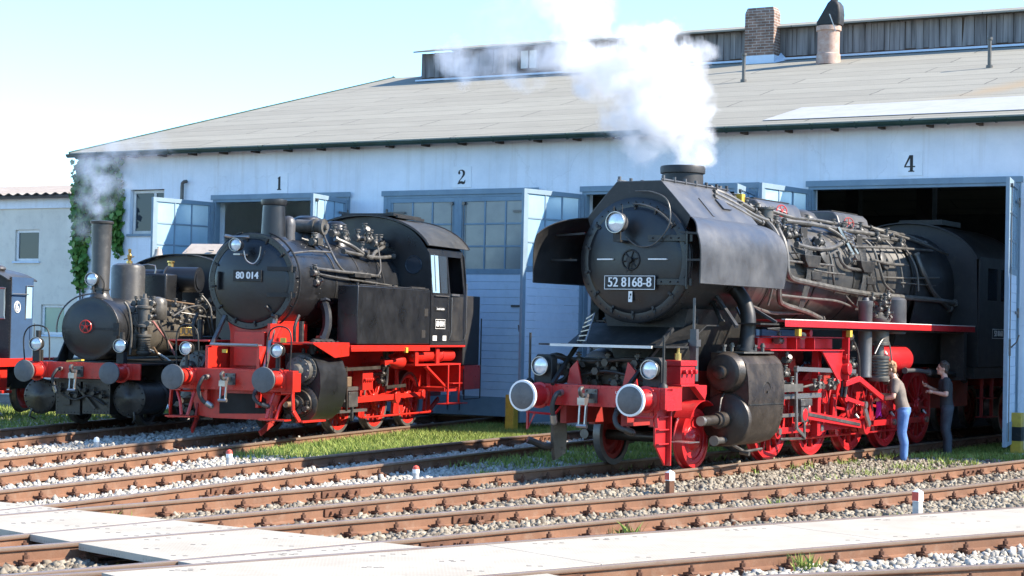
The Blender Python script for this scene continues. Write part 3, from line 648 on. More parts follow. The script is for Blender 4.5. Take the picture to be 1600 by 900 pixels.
# ------------------------------------------------------------------ pale footway plates
def ln(a, b): return (V((a[0],a[1])), V((b[0],b[1])))
def isect(l1, l2):
    p, q = l1; r_, s_ = l2; d1 = q-p; d2 = s_-r_; den = d1.x*d2.y-d1.y*d2.x; t = ((r_.x-p.x)*d2.y-(r_.y-p.y)*d2.x)/den; return p+d1*t
def shift(l, d):
    t = (l[1]-l[0]).normalized(); n_ = V((t.y,-t.x)); return (l[0]+n_*d, l[1]+n_*d)
def track_line(k, s, y=18.5):
    Q = offset(catmull(TR[k][0],10), s*TR[k][1]); i = min(range(len(Q)-1), key=lambda j: abs(Q[j].y-y)); a = Q[max(i-3,0)]; b = Q[min(i+4,len(Q)-1)]; return ln((a.x,a.y),(b.x,b.y))
w1 = ln(*W1); w2 = ln(*W2)
def plate(poly, label, slots=6):
    mb = MB(); mb.prism([(p.x,p.y) for p in poly], (0,0,-.062), (1,0,0), (0,1,0), (0,0,1), .062)
    c = sum((V((p.x,p.y)) for p in poly), V((0,0)))/len(poly)
    rr = random.Random(len(label)*7+int(c.x*10))
    for i in range(slots):
        a, b, s_, t_ = poly[0], poly[1], poly[2], poly[3]
        uu = rr.uniform(.08,.92); vv = rr.choice((.12,.88,.5)); p = (a.lerp(b,uu)).lerp(t_.lerp(s_,uu), vv)
        for q in (-.05,.05): mb.box(p.x+q-.022, p.x+q+.022, p.y-.009, p.y+.009, -.002, .002, 1)  # dark marks laid on top as the painted shade of lifting slots
    o = mb.build('footway_plate', ['plate','grime'], bevel=.004); tag(o, label, 'footway plate', 'perforated plates of the footway across the tracks'); return o
g_ = .075
bounds = [(shift(track_line(3,-1,21.3),g_), shift(track_line(3,1,20.5),-g_), 'pale plate between the rails of the empty track, cut by the left picture edge'),
 (shift(track_line(3,1,20),g_*.5), shift(track_line(4,-1,19.5),-g_*.5), 'pale footway plate at the far left, between the empty track and the next'),
 (shift(track_line(4,-1,18.8),g_), shift(track_line(4,1,18.3),-g_), 'pale footway plate between the rails of the big locomotive track, near a green sprout'),
 (shift(track_line(4,1,18),g_*.5), shift(track_line(5,-1,17.5),-g_*.5), 'pale footway plate right of the big locomotive track, narrow wedge between two flush rails'),
 (shift(track_line(5,-1,17.2),g_), shift(track_line(5,1,16.8),-g_), 'large pale footway plate with a dark hollow below its front left edge'),
 (shift(track_line(5,1,16.8),g_*.5), shift(track_line(6,-1,16),-g_*.5), 'pale footway plate forming the inner corner beside the long strip')]
for a, b, lab in bounds:
    plate([isect(a,w2), isect(a,w1), isect(b,w1), isect(b,w2)], lab, 9)
K = track_line(6,-1,16.5); K2 = track_line(6,1,15.5); ka = shift(K,g_); kb = shift(K2,-g_)
Q6 = catmull(TR[6][0],10); LQ = offset(Q6,-TR[6][1]+g_); RQ = offset(Q6,TR[6][1]-g_)
start = [i for i,p in enumerate(Q6) if p.x > -3.0][0]; idx = [start, start+6, start+12, start+18, start+24, len(Q6)-1]
labs = ['first plate of the long footway strip, at the bottom edge of the photo','second plate of the long footway strip, lower centre of the photo','third plate of the long footway strip, below the bare rail on its right','fourth plate of the long footway strip, beside the red and white marker post','last plate of the long footway strip, at the right edge of the photo']
for j in range(len(idx)-1):
    i0, i1 = idx[j], min(idx[j+1],len(Q6)-1)
    if i1 <= i0: continue
    sh = lambda p, q, d: p+(q-p).normalized()*d
    a, b, c, d = LQ[i0], LQ[i1], RQ[i1], RQ[i0]
    a2 = sh(a,b,.006); b2 = sh(b,a,.006); c2 = sh(c,d,.006); d2 = sh(d,c,.006)
    plate([V((p.x,p.y)) for p in (a2,b2,c2,d2)], labs[j], 12)
plate([V((-1.2,13.99)),V((.34,15.27)),V((.9,14.45)),V((-.6,13.2))], 'pale plate corner at the bottom edge, right of the long strip', 4)

# ------------------------------------------------------------------ clearance marker posts
def marker(x, y, h, red, label, sq=False, rz=.6):
    root = thing('marker_post', label, 'marker post', (x,y,GZ), rz, 'track clearance marker posts')
    mb = MB(); r_ = .045
    if sq: mb.box(-r_,r_,-r_,r_,0,h*.62)
    else: mb.lathe((0,0,0),(0,0,1),[(0,r_),(h*.62,r_)],12)
    mb.build('post', 'postgrey' if not sq or red!='rust' else 'rustdark', root, bevel=.006)
    mb = MB(); z = h*.62+.002; r2_ = r_*1.06
    if sq:
        mb.box(-r2_,r2_,-r2_,r2_,z,h-.02,0); mb.add([(-r2_,-r2_,h-.019),(r2_,-r2_,h-.019),(r2_,r2_,h-.019),(-r2_,r2_,h-.019),(0,0,h+.02)],[(0,1,4),(1,2,4),(2,3,4),(3,0,4)],0)
        mb.box(-r2_-.003,-r2_-.001,-r2_,r2_,z+.01,h-.02,1)
        mb.build('painted_cap', ['white','postred'], root)
    else:
        mb.lathe((0,0,0),(0,0,1),[(z,r2_),(h-.05,r2_),(h-.02,r2_*.8),(h,0)],12,0); mb.build('painted_cap', 'postred' if red else 'white', root)
        if red: b_ = MB(); b_.lathe((0,0,0),(0,0,1),[(z-.02,r2_*1.02),(z+.035,r2_*1.02)],12); b_.build('white_band','white',root)
marker(-6.86,30.93,.24,False,'white-topped marker post farthest left, between the two left locomotives\' tracks')
marker(-4.21,28.02,.28,True,'marker post with rounded red cap in white gravel, in front of locomotive 80 014')
marker(-1.29,26.01,.25,True,'short marker post with faded red cap left of the big locomotive')
marker(2.16,24.79,.33,'rust','rusty square marker post with white top in front of the big locomotive\'s lead wheel',True)
marker(4.90,22.21,.36,True,'square marker post with red and white head beside the long pale footway strip',True,.75)

# ================================================================== engine shed
GX, GY, FA, DG = -1.1704, 41.7405, .5351, 5.1947
shed = thing('engine_shed', 'long white engine shed with grey felt roof, wooden roof lantern and numbered gates', 'engine shed', (GX,GY,0), -FA)
gates = [(-7.17,-3.08),(-2.10,1.98),(3.11,7.20),(8.31,12.60),(13.5,17.6)]
HT = 5.05; T0, T1, DEPTH = -11.62, 24, 28.2
mb = MB(); x = T0
for a, b in gates:
    if a == gates[0][0]:
        # pier with the window opening
        wx0, wx1, wz0, wz1 = -9.9,-8.78,4.18,5.3
        mb.box(x,wx0,0,.4,-.3,HT); mb.box(wx1,a,0,.4,-.3,HT); mb.box(wx0,wx1,0,.4,-.3,wz0)
    else: mb.box(x,a,0,.4,-.3,HT)
    x = b
mb.box(x,T1,0,.4,-.3,HT); 
mb.box(T0,wx0,0,.4,HT,6.28); mb.box(wx0,wx1,0,.4,wz1,6.28); mb.box(wx1,T1,0,.4,HT,6.28)
# remove doubled strip above window head
mb.box(T0,T0+.4,.4,DEPTH,-.3,6.28)
mb.add([(T0,.1,6.28),(T0,14.12,9.95),(T0,DEPTH-.1,6.28),(T0+.3,.1,6.28),(T0+.3,14.12,9.95),(T0+.3,DEPTH-.1,6.28)],[(0,2,1),(3,4,5),(0,1,4,3),(1,2,5,4),(0,3,5,2)])
mb.build('wall', 'plaster', shed)
mb = MB(); mb.box(T0+.4,T1,DEPTH-.4,DEPTH,-.3,6.28); mb.box(T1-.4,T1,.4,DEPTH-.4,-.3,6.28)
for t in (-2.6,2.55,7.75,12.9,18): 
    for dd in (9,18): mb.box(t-.2,t+.2,dd,dd+.4,-.3,8.2)
mb.build('inner_wall','darkinner',shed)
mb = MB(); mb.box(T0,T1,.4,DEPTH,-.3,-.175); mb.build('shed_floor','darkinner',shed)
# roof: front and back slopes, verge board
K_ = .26
def rz_(d): return 6.35+K_*d
mb = MB()
e0, R_ = -.38, 14.12
for (d0, d1) in ((e0, R_),):
    mb.add([(T0-.02,d0,rz_(d0)),(T1,d0,rz_(d0)),(T1,d1,rz_(d1)),(T0-.02,d1,rz_(d1)),(T0-.02,d0,rz_(d0)-.09),(T1,d0,rz_(d0)-.09),(T1,d1,rz_(d1)-.09),(T0-.02,d1,rz_(d1)-.09)],[(0,1,2,3),(7,6,5,4),(0,4,5,1),(2,6,7,3),(3,7,4,0),(1,5,6,2)])
mb.add([(T0-.02,R_+.001,rz_(R_)),(T1,R_+.001,rz_(R_)),(T1,2*R_+.5,6.2),(T0-.02,2*R_+.5,6.2),(T0-.02,R_+.001,rz_(R_)-.09),(T1,R_+.001,rz_(R_)-.09),(T1,2*R_+.5,6.11),(T0-.02,2*R_+.5,6.11)],[(0,1,2,3),(7,6,5,4),(0,4,5,1),(2,6,7,3),(3,7,4,0),(1,5,6,2)])
mb.build('roof','roof',shed)
mb = MB(); mb.prism([(7.2,.15),(7.35,1.9),(9.5,2.05),(12.1,2.15),(T1,2.3),(T1,.15)], (0,0,6.35+.012), (1,0,0), (0,1,K_), (0,0,1), .01); mb.build('roof_patch','roofpatch',shed)
mb = MB()
for dd, z in ((e0-.02,0),):
    mb.bar((T0-.045,e0,rz_(e0)-.02),(T0-.045,R_,rz_(R_)-.02),.03,.10); mb.bar((T0-.045,R_,rz_(R_)-.02),(T0-.045,2*R_,6.28),.04,.17)
mb.build('verge_board','roofmetal',shed)
# gutter with brackets
mb = MB(); g0 = e0-.07; gz = rz_(e0)-.06
mb.lathe((T0-.2,g0,gz),(1,0,0),[(0,.075),(T1-T0,.075)],10,0,a0=pi,a1=2*pi,cap=False)
prof = []
rows = []
for i in range(9):
    a = pi+pi*i/8; rows.append([(T0-.02,g0+cos(a)*.075,gz+sin(a)*.075),(T1,g0+cos(a)*.075,gz+sin(a)*.075)])
mb = MB(); mb.sheet(rows,.006); mb.tube([(T0-.02,g0-.078,gz+.004),(T1,g0-.078,gz+.004)],.012,6)
mb.build('gutter','roofmetal',shed)
br = MB(); br.bar((0,g0-.095,gz+.02),(0,e0+.05,gz+.05),.03,.012)
for i in range(7): 
    a = pi+pi*i/6; a2 = pi+pi*(i+1)/6
    if i<6: br.bar((0,g0+cos(a)*.086,gz+sin(a)*.086),(0,g0+cos(a2)*.086,gz+sin(a2)*.086),.035,.012)
b0 = br.build('gutter_bracket','roofmetal',shed); t = T0+.6; b0.location = (t,0,0)
while t < 19:
    t += .93; c = b0.copy(); COL.objects.link(c); c.parent = shed; c.location = (t,0,0)
rf = MB(); rf.add([(-.035,e0+.10,rz_(e0)-.15),(.035,e0+.10,rz_(e0)-.15),(.035,.0,rz_(0)-.25),(-.035,.0,rz_(0)-.25),(-.035,e0+.10,rz_(e0)-.05),(.035,e0+.10,rz_(e0)-.05),(.035,0,rz_(0)-.095),(-.035,0,rz_(0)-.095)],[(0,1,2,3),(7,6,5,4),(0,4,5,1),(1,5,6,2),(2,6,7,3),(3,7,4,0)])
r0 = rf.build('rafter_end','timber',shed); t = T0+.9; r0.location = (t,0,0)
while t < 18.5:
    t += .98; c = r0.copy(); COL.objects.link(c); c.parent = shed; c.location = (t,0,0)
mb = MB(); mb.box(T0-.02,T1,-.03,-.002,6.2,6.285); mb.build('eaves_board','timber',shed)

# numbers over the gates, painted on white squares
def digit_poly(ch):
    if ch == '1': return [[(-.07,.20),(-.02,.25),(.045,.27),(.045,-.21),(.09,-.235),(.09,-.26),(-.09,-.26),(-.09,-.235),(-.045,-.21),(-.045,.19),(-.07,.18)]]
    if ch == '4': return [[(.03,.27),(.085,.27),(.085,-.07),(.14,-.07),(.14,-.115),(.085,-.115),(.085,-.215),(.13,-.235),(.13,-.26),(-.05,-.26),(-.05,-.235),(.0,-.215),(.0,-.115),(-.16,-.115),(-.16,-.085)],]
    pts = [(-.13,.12),(-.135,.17),(-.11,.23),(-.05,.268),(.03,.268),(.10,.23),(.13,.16),(.12,.08),(.06,.0),(-.03,-.09),(-.075,-.155),(.02,-.15),(.07,-.17),(.10,-.165),(.125,-.11),(.145,-.11),(.135,-.21),(.10,-.26),(.05,-.262),(-.02,-.235),(-.09,-.25),(-.145,-.262),(-.145,-.225),(-.10,-.13),(-.01,-.02),(.035,.07),(.045,.15),(.02,.215),(-.035,.24),(-.075,.225),(-.06,.17),(-.06,.12),(-.095,.095)]
    return [pts]
def polyfill(mb, poly, o, ex, ey, h, mat):
    me = bpy.data.curves.new('g','CURVE'); me.dimensions = '2D'; me.fill_mode = 'BOTH'; me.extrude = h/2
    sp = me.splines.new('POLY'); sp.points.add(len(poly)-1)
    for i, p in enumerate(poly): sp.points[i].co = (p[0],p[1],0,1)
    sp.use_cyclic_u = True; ob = bpy.data.objects.new('g', me); COL.objects.link(ob)
    m2 = bpy.data.meshes.new_from_object(ob.evaluated_get(bpy.context.evaluated_depsgraph_get())); o, ex, ey = V(o), V(ex), V(ey); ez = ex.cross(ey)
    mb.add([o+ex*v.co.x+ey*v.co.y+ez*(v.co.z+h/2) for v in m2.vertices], [tuple(p.vertices) for p in m2.polygons], mat)
    bpy.data.objects.remove(ob); bpy.data.curves.remove(me); bpy.data.meshes.remove(m2)
for ch, t, z in (('1',-5.17,5.36),('2',-.01,5.39),('4',10.41,5.41)):
    mb = MB(); mb.box(t-.25,t+.25,-.014,-.002,z-.24,z+.24); p_ = mb.build('number_plate',['signplate'],shed,bevel=.003)
    m2 = MB(); s_ = .62
    for poly in digit_poly(ch)[:1]: polyfill(m2, [(a*s_*1.12,b*s_) for a,b in poly], (t,-.0155,z), (1,0,0), (0,0,1), .004, 0)
    if ch == '4':
        m2 = MB(); pa = [(.03,.27),(.085,.27),(.085,-.215),(.13,-.235),(.13,-.26),(-.05,-.26),(-.05,-.235),(.0,-.215),(.0,.27)]
        for poly in ([(.0,.27),(.085,.27),(.085,-.215),(.13,-.235),(.13,-.26),(-.05,-.26),(-.05,-.235),(0,-.215)],[(-.17,-.115),(-.001,-.115),(-.001,-.075),(-.125,-.075),(-.001,.17),(-.001,.27),(-.02,.27),(-.17,-.08)],[(.086,-.075),(.15,-.075),(.15,-.115),(.086,-.115)]):
            polyfill(m2, [(a*s_*1.12,b*s_) for a,b in poly], (t,-.0155,z), (1,0,0), (0,0,1), .004, 0)
    m2.build('numeral','matblack',p_)
# gate frames
for i, (a, b) in enumerate(gates):
    mb = MB(); w_ = .1
    mb.box(a-.0,a+w_,-.06,.12,-.15,HT+.0); mb.box(b-w_,b,-.06,.12,-.15,HT); mb.box(a+w_+.0005,b-w_-.0005,-.06,.12,HT-.12,HT); mb.box(a-.05,b+.05,-.085,-.062,HT-.06,HT+.06)
    mb.build('gate_frame','bluedoor',shed,bevel=.006)
    mb = MB(); mb.box(a+.001,a+.02,.121,.399,-.15,HT); mb.build('gate_reveal','plaster',shed)
# door leaves
LW = 1.94
def leaf(hx, ang, flip, label=None, W=LW, y=-.03, grid=(3,3)):
    """leaf hinged at hx; ang = 0 closed towards +x; flip = -1 for a leaf running towards -x when closed"""
    r_ = MB(); zb, zt = .05, HT-.12; z1, z2 = 3.32, 4.85; s = flip; th = .035
    def bx(m_, x0, x1, y0, y1, z0, z1_, mt=0): m_.box(min(s*x0,s*x1),max(s*x0,s*x1),y0,y1,z0,z1_,mt)
    bx(r_,0,.10,-th,th,zb,zt); bx(r_,W-.10,W,-th,th,zb,zt); bx(r_,.10,W-.10,-th+.001,th-.001,zt-.10,zt); bx(r_,.10,W-.10,-th+.001,th-.001,zb,zb+.42); bx(r_,.10,W-.10,-th+.001,th-.001,z1-.12,z1)
    nx, nz = grid; gw = W-.2; bx(r_,.1005,.16,-.02,.02,z1,zt-.1); bx(r_,W-.16,W-.1005,-.02,.02,z1,zt-.1)
    for i in range(1,nx): xx = .16+(W-.32)*i/nx; bx(r_,xx-.02,xx+.02,-.022,.022,z1,zt-.1)
    for i in range(1,nz): zz = z1+(zt-.1-z1)*i/nz; bx(r_,.16,W-.16,-.021,.021,zz-.02,zz+.02)
    o = r_.build('door','bluedoor',shed,bevel=.004); o.location = (hx,y,0); o.rotation_euler = (0,0,ang)
    g = MB(); bx(g,.16,W-.16,-.006,.006,z1,zt-.1); g.build('window_pane','frosted' if ang == 0 else 'skypane',o)
    p = MB(); nb = 16; zz0 = zb+.42
    for i in range(nb):
        za = zz0+(z1-.12-zz0)*i/nb; zc = zz0+(z1-.12-zz0)*(i+1)/nb; d_ = .0015*((i*7)%3)
        bx(p,.101,W-.101,-.022-d_,.018,za+.006,zc)
    p.build('board_panel','bluepanel',o)
    q = MB(); yy = -.06 if True else .05; xx = W-.16
    q.tube([(s*xx,yy,zb+.1),(s*xx,yy,zt-.12)],.012,6); q.cyl((s*xx,yy-.02,zt-.14),(s*xx,yy+.03,zt-.14),.04,n=10); q.box(min(s*(xx-.03),s*(xx+.03)),max(s*(xx-.03),s*(xx+.03)),yy-.02,yy+.02,1.7,2.0)
    q.tube([(s*xx,yy-.02,1.85),(s*(xx+.0),yy-.12,1.95),(s*(xx-.02),yy-.16,2.08)],.014,6); q.build('bolt_rod','darksteel',o)
    h = MB()
    for zz in (.5,2.5,4.6): h.cyl((0,-.05,zz-.09),(0,-.05,zz+.09),.022,n=8); h.bar((0,-.045,zz),(s*.5,-.045,zz),.008,.05)
    h.build('hinge','darksteel',o)
    return o
def at_angle(t, d): return atan2(d, t)
for i, (a, b) in enumerate(gates):
    if i in (1,4):
        leaf(a+.1, 0, 1, y=-.02); leaf(b-.1, 0, -1, y=-.02); continue
    la = {0:(-.23,-1.9),2:(-.395,-1.92),3:(-.25,-1.9)}[i]; ra = {0:(.44,-1.95),2:(.44,-1.95),3:(.36,-1.9)}[i]
    # left leaf: closed direction +x, rotate so it points to (t,d)
    leaf(a+.05, atan2(la[1],la[0]), 1, y=-.10)
    leaf(b-.05, atan2(ra[1],ra[0])+pi, -1, y=-.10)
# small window left of gate 1
mb = MB(); wx0, wx1, wz0, wz1 = -9.9,-8.78,4.18,5.3
mb.box(wx0+.02,wx1-.02,.10,.16,wz1-.09,wz1-.02); mb.box(wx0+.02,wx1-.02,.10,.16,wz0+.0,wz0+.08); mb.box(wx0+.02,wx0+.10,.10,.16,wz0+.08,wz1-.09); mb.box(wx1-.10,wx1-.02,.10,.16,wz0+.08,wz1-.09); mb.box(-9.2,-9.12,.10,.16,wz0+.08,wz1-.09)
wn = mb.build('window','cream',shed,bevel=.004)
g = MB(); g.box(wx0+.1,-9.2,.125,.135,wz0+.08,wz1-.09); g.box(-9.12,wx1-.1,.125,.135,wz0+.08,wz1-.09); g.build('pane','glass',wn)
g = MB(); g.box(wx0-.06,wx1+.06,-.05,.1,wz0-.06,wz0); g.build('window_sill','bluedoor',wn)
mb = MB(); mb.tube([(-8.12,-.10,4.2),(-8.12,-.10,5.32),(-8.11,-.10,5.42),(-8.05,-.10,5.46),(-7.98,-.10,5.46)],.045,8); mb.cyl((-8.12,-.1,4.6),(-8.12,0,4.6),.012,n=6); mb.build('vent_pipe','darksteel',shed)
# roof lantern (clerestory)
C0, C1, CD = -9.48, T1-1, 12.5
cz0 = rz_(CD); CT = 10.46
lan = MB(); x = C0; rr = random.Random(3)
while x < C1:
    w_ = rr.choice((.13,.15,.17,.2)); y_ = rr.uniform(-.012,.012); lean = rr.uniform(-.012,.012) if rr.random() > .12 else rr.uniform(-.06,.06)
    if -6.05 < x < -4.75 and cz0 < 10: x = x+w_; continue
    top = CT+rr.uniform(-.02,0); bot = cz0+.06+rr.uniform(0,.05)
    lan.add([(x,CD+y_,bot),(x+w_-.012,CD+y_,bot),(x+w_-.012,CD+y_+.022,bot),(x,CD+y_+.022,bot),(x+lean,CD+y_,top),(x+w_-.012+lean,CD+y_,top),(x+w_-.012+lean,CD+y_+.022,top),(x+lean,CD+y_+.022,top)],[(0,3,2,1),(4,5,6,7),(0,1,5,4),(1,2,6,5),(2,3,7,6),(3,0,4,7)])
    x += w_
y = CD+.03
while y < 2*R_-CD:
    lan.box(C0,C0+.022,y,y+.14,rz_(CD)+.05,CT-.02 if abs(y-R_)>.6 else CT+.05); y += .15
lo = lan.build('roof_lantern_boards','plank',shed)
mb = MB(); mb.box(C0+.03,C1,CD+.03,CD+.06,cz0-.02,CT-.03); mb.box(C0+.03,C0+.06,CD+.06,2*R_-CD,cz0,CT-.03); mb.box(-6.05,-4.75,CD-.0,CD+.02,cz0+.04,9.78); mb.box(-6.05,-4.75,CD,CD+.02,10.36,CT); mb.build('roof_lantern_core','timber',shed)
mb = MB(); mb.box(-5.95,-5.9,CD-.03,CD+.02,9.75,10.38); mb.box(-5.35,-5.3,CD-.03,CD+.02,9.75,10.38); mb.box(-5.9,-5.35,CD-.03,CD+.02,9.75,9.80); mb.box(-5.9,-5.35,CD-.03,CD+.02,10.33,10.38); mb.box(-5.645,-5.605,CD-.03,CD+.02,9.8,10.33)
wl = mb.build('lantern_window','timber',shed); mb = MB(); mb.box(-5.9,-5.645,CD-.015,CD-.008,9.8,10.33); mb.box(-5.605,-5.35,CD-.015,CD-.008,9.8,10.33); mb.build('pane','cream',wl)
mb = MB(); ct = CT+.02
mb.add([(C0-.08,CD-.35,ct),(C1+.2,CD-.35,ct),(C1+.2,R_,ct+.42),(C0-.08,R_,ct+.42),(C0-.08,CD-.35,ct-.045),(C1+.2,CD-.35,ct-.045),(C1+.2,R_,ct+.375),(C0-.08,R_,ct+.375)],[(0,1,2,3),(7,6,5,4),(0,4,5,1),(2,6,7,3),(3,7,4,0),(1,5,6,2)])
mb.add([(C0-.08,R_+.002,ct+.42),(C1+.2,R_+.002,ct+.42),(C1+.2,2*R_-CD+.35,ct),(C0-.08,2*R_-CD+.35,ct),(C0-.08,R_+.002,ct+.375),(C1+.2,R_+.002,ct+.375),(C1+.2,2*R_-CD+.35,ct-.045),(C0-.08,2*R_-CD+.35,ct-.045)],[(0,1,2,3),(7,6,5,4),(0,4,5,1),(2,6,7,3),(3,7,4,0),(1,5,6,2)])
mb.build('roof_lantern_roof','roof',shed)
mb = MB(); mb.box(C0-.05,C1,CD-.12,CD-.02,cz0-.02,cz0+.06); mb.build('flashing','rustdark',shed)
mb = MB(); mb.box(C0-.05,C1,CD-.26,CD-.121,cz0-.04,cz0+.015); mb.build('flashing','bluepanel',shed)
# brick chimney, vent pots, thin vent pipes (all fixed to the roof)
ch = MB(); cx0, cx1, cy0, cy1 = 1.62,2.48,11.9,12.36
ch.box(cx0,cx1,cy0,cy1,9.3,10.85); ch.add([(cx0,cy0,10.851),(cx1,cy0,10.851),(cx1,cy1,10.851),(cx0,cy1,10.851),(cx0+.05,cy0+.05,11.0),(cx1-.05,cy0+.05,11.0),(cx1-.05,cy1-.05,11.0),(cx0+.05,cy1-.05,11.0)],[(4,5,6,7),(0,1,5,4),(1,2,6,5),(2,3,7,6),(3,0,4,7)])
cho = ch.build('chimney','brick',shed)
mb = MB(); mb.box(cx0-.03,cx1+.03,cy0-.03,cy1+.03,9.3,9.66); mb.add([(cx1+.031,cy0-.1,9.40),(cx1+.25,cy0-.1,9.44),(cx1+.25,cy1,9.55),(cx1+.031,cy1,9.78)],[(0,1,2,3)]); mb.build('chimney_flashing','bluepanel',cho)
pt = MB(); pt.lathe((4.42,11.0,9.15),(0,0,1),[(0,.33),(.28,.31),(.3,.29),(.88,.29),(.9,.33),(1.02,.33),(1.03,.27),(.9,.26)],20,0); pv = pt.build('smoke_vent_pot',paint('rusted_pot',(.36,.22,.16),(.46,.36,.30),.85,4,.3,dirt=(.25,.10,.05),dirt_amt=.7),shed)
cw = MB(); cw.prism([(-.30,0),(.30,0),(.33,.32),(.30,.55),(.22,.66),(.08,.70),(-.02,.62),(-.12,.45),(-.34,.10)],(4.46,10.8,10.16),(1,0,0),(0,0,1),(0,1,0),.42); cw.tube([(4.55,11.0,10.8),(4.60,11.0,11.1),(4.66,11.0,11.5)],.10,10); cw.build('smoke_vent_cowl','matblack',shed,bevel=.05)
cw = MB(); cw.bar((4.72,10.72,10.0),(4.55,10.70,10.45),.035,.02); cw.build('cowl_strap','steel',pv)
for t, d in ((3.51,7.56),(9.68,7.75)):
    mb = MB(); mb.cyl((t,d,rz_(d)-.05),(t,d,rz_(d)+.66),.045,n=10); mb.cyl((t,d,rz_(d)+.66),(t,d,rz_(d)+.72),.07,n=10); mb.cyl((t,d,rz_(d)-.02),(t,d,rz_(d)+.06),.08,n=10); mb.build('vent_pipe','pipe',shed)
# yellow and black bollards at the gate posts
def bollard(t, d, label, yel=False):
    root = thing('bollard', label, 'bollard', (GX+t*cos(FA)+d*sin(FA), GY-t*sin(FA)+d*cos(FA), GZ), -FA)
    mb = MB(); mb.box(-.1,.1,-.1,.1,0,.82); mb.build('post','yellow',root,bevel=.01)
    if not yel: mb = MB(); mb.box(-.103,.103,-.103,.103,.30,.56); mb.build('black_band','matblack',root)
    mb = MB(); mb.box(-.2,.2,-.2,.2,-.05,.07); mb.build('concrete_foot','postgrey',root,bevel=.01)
bollard(12.80,-.75,'yellow and black banded post at the right side of gate 4')
bollard(2.72,-2.2,'plain yellow post behind the left buffer of the big locomotive',True)

# ------------------------------------------------------------------ ivy on the shed corner
iv = thing('ivy', 'green ivy climbing the left corner of the white shed, partly veiled by smoke', 'climbing plant', (GX+T0*cos(FA), GY-T0*sin(FA), 0), -FA)
def ivy_leaves():
    blobs = []
    # (t, z, rt, rz, count): clumps hanging on the wall, then strands
    for t, z, a, b, n_ in ((.35,5.75,.36,.45,900),(.75,5.55,.40,.42,1000),(1.15,5.15,.28,.40,750),(1.25,4.7,.26,.35,520),(.2,5.1,.25,.5,620),(.12,4.4,.2,.6,620),(.15,3.7,.16,.6,460),(.2,3.2,.16,.4,130),(1.32,4.25,.12,.25,150),(1.45,3.95,.09,.25,160),(.6,5.3,.45,.5,900),(.15,4.9,.14,.7,500),(.45,4.7,.2,.35,320), (.75,5.95,.5,.2,500),(.9,4.9,.3,.25,300)):
        t_ = RNG.normal(t,a*.55,n_); z_ = RNG.normal(z,b*.55,n_); d_ = -np.abs(RNG.normal(0,.11,n_))-.02; blobs.append(np.stack([t_,d_,z_],1))
    P = np.concatenate(blobs); P = P[(P[:,0] > -.05) & (P[:,0] < 1.55) & (P[:,2] < 6.2)]; n_ = len(P); s_ = .045+RNG.random(n_)*.055
    base = np.array([(-1,0,-.2),(-.5,0,.8),(0,.0,.4),(.5,0,.8),(1,0,-.2),(0,0,-1.2)])
    q = np.array([0,0,0]); yaw = RNG.normal(0,.7,n_); tilt = RNG.normal(-.3,.5,n_); rol = RNG.normal(0,.6,n_)
    v = base[None]*s_[:,None,None]; 
    c, s = np.cos(rol)[:,None], np.sin(rol)[:,None]; x, y, z = v[...,0], v[...,1], v[...,2]; x, z = x*c-z*s, x*s+z*c
    c, s = np.cos(tilt)[:,None], np.sin(tilt)[:,None]; y, z = y*c-z*s, y*s+z*c
    c, s = np.cos(yaw)[:,None], np.sin(yaw)[:,None]; x, y = x*c-y*s, x*s+y*c
    v = np.stack([x,y,z],-1)+P[:,None,:]; fc = (np.array([[0,5,2],[0,2,1],[5,4,2],[4,3,2]])[None]+np.arange(n_)[:,None,None]*6).reshape(-1,3)
    return poly_mesh_np('foliage', v.reshape(-1,3), fc, M['leaf'], np.repeat(RNG.random(n_),4), parent=iv)
ivy_leaves()
mb = MB(); mb.tube([(.1,-.04,-.15),(.15,-.04,2),(.1,-.04,3.6),(.3,-.04,5),(.8,-.04,5.6)],.02,6,smooth=5); mb.tube([(.12,-.04,2),(.3,-.04,3.2),(.25,-.04,4.5),(1.1,-.04,5.2)],.014,6,smooth=5); mb.build('stem','timber',iv)

# ------------------------------------------------------------------ low annex on the left
ax = thing('annex_building', 'low beige rendered building with corrugated roof behind the blue cab', 'building', (GX+3*sin(FA),GY+3*cos(FA),0), -FA)
mb = MB(); A0, A1 = -27,-11.8
wins = [(-16.95,-16.0,3.62,4.52),(-15.87,-14.95,1.55,2.4)]
def wallx(mb, x0, x1, z0, z1, holes, y0=0, y1=.35):
    xs = sorted({x0,x1,*[h[0] for h in holes],*[h[1] for h in holes]}); 
    for a, b in zip(xs[:-1],xs[1:]):
        hs = sorted([(h[2],h[3]) for h in holes if h[0] <= a+1e-6 and h[1] >= b-1e-6]); z = z0
        for c, d in hs: mb.box(a,b,y0,y1,z,c); z = d
        mb.box(a,b,y0,y1,z,z1)
wallx(mb, A0, A1, -.4, 5.12, wins); mb.box(A0,A1,6,6.3,-.4,6.2); mb.build('wall','oldplaster',ax)
mb = MB(); mb.box(A0,A1,-.06,-.001,5.121,5.40); mb.box(A0,A1,0,.3,5.121,5.40); mb.build('eaves_band','plaster',ax)
mb = MB(); mb.tube([(A0,-.30,5.44),(A1,-.30,5.44)],.055,8); mb.build('gutter','cladding',ax)
rows = []; xs = np.arange(A0-.1,A1+.1,.045)
for (y,z) in ((-.42,5.50),(6.3,6.35)): rows.append([(x,y,z+.03*sin(2*pi*x/.36)) for x in xs])
mb = MB(); mb.sheet(rows,.012); mb.build('corrugated_roof',paint('bleached_corrugated_sheet',(.33,.285,.245),(.24,.205,.175),.8,1.5,.1,dirt=(.2,.17,.14),dirt_amt=.4),ax)
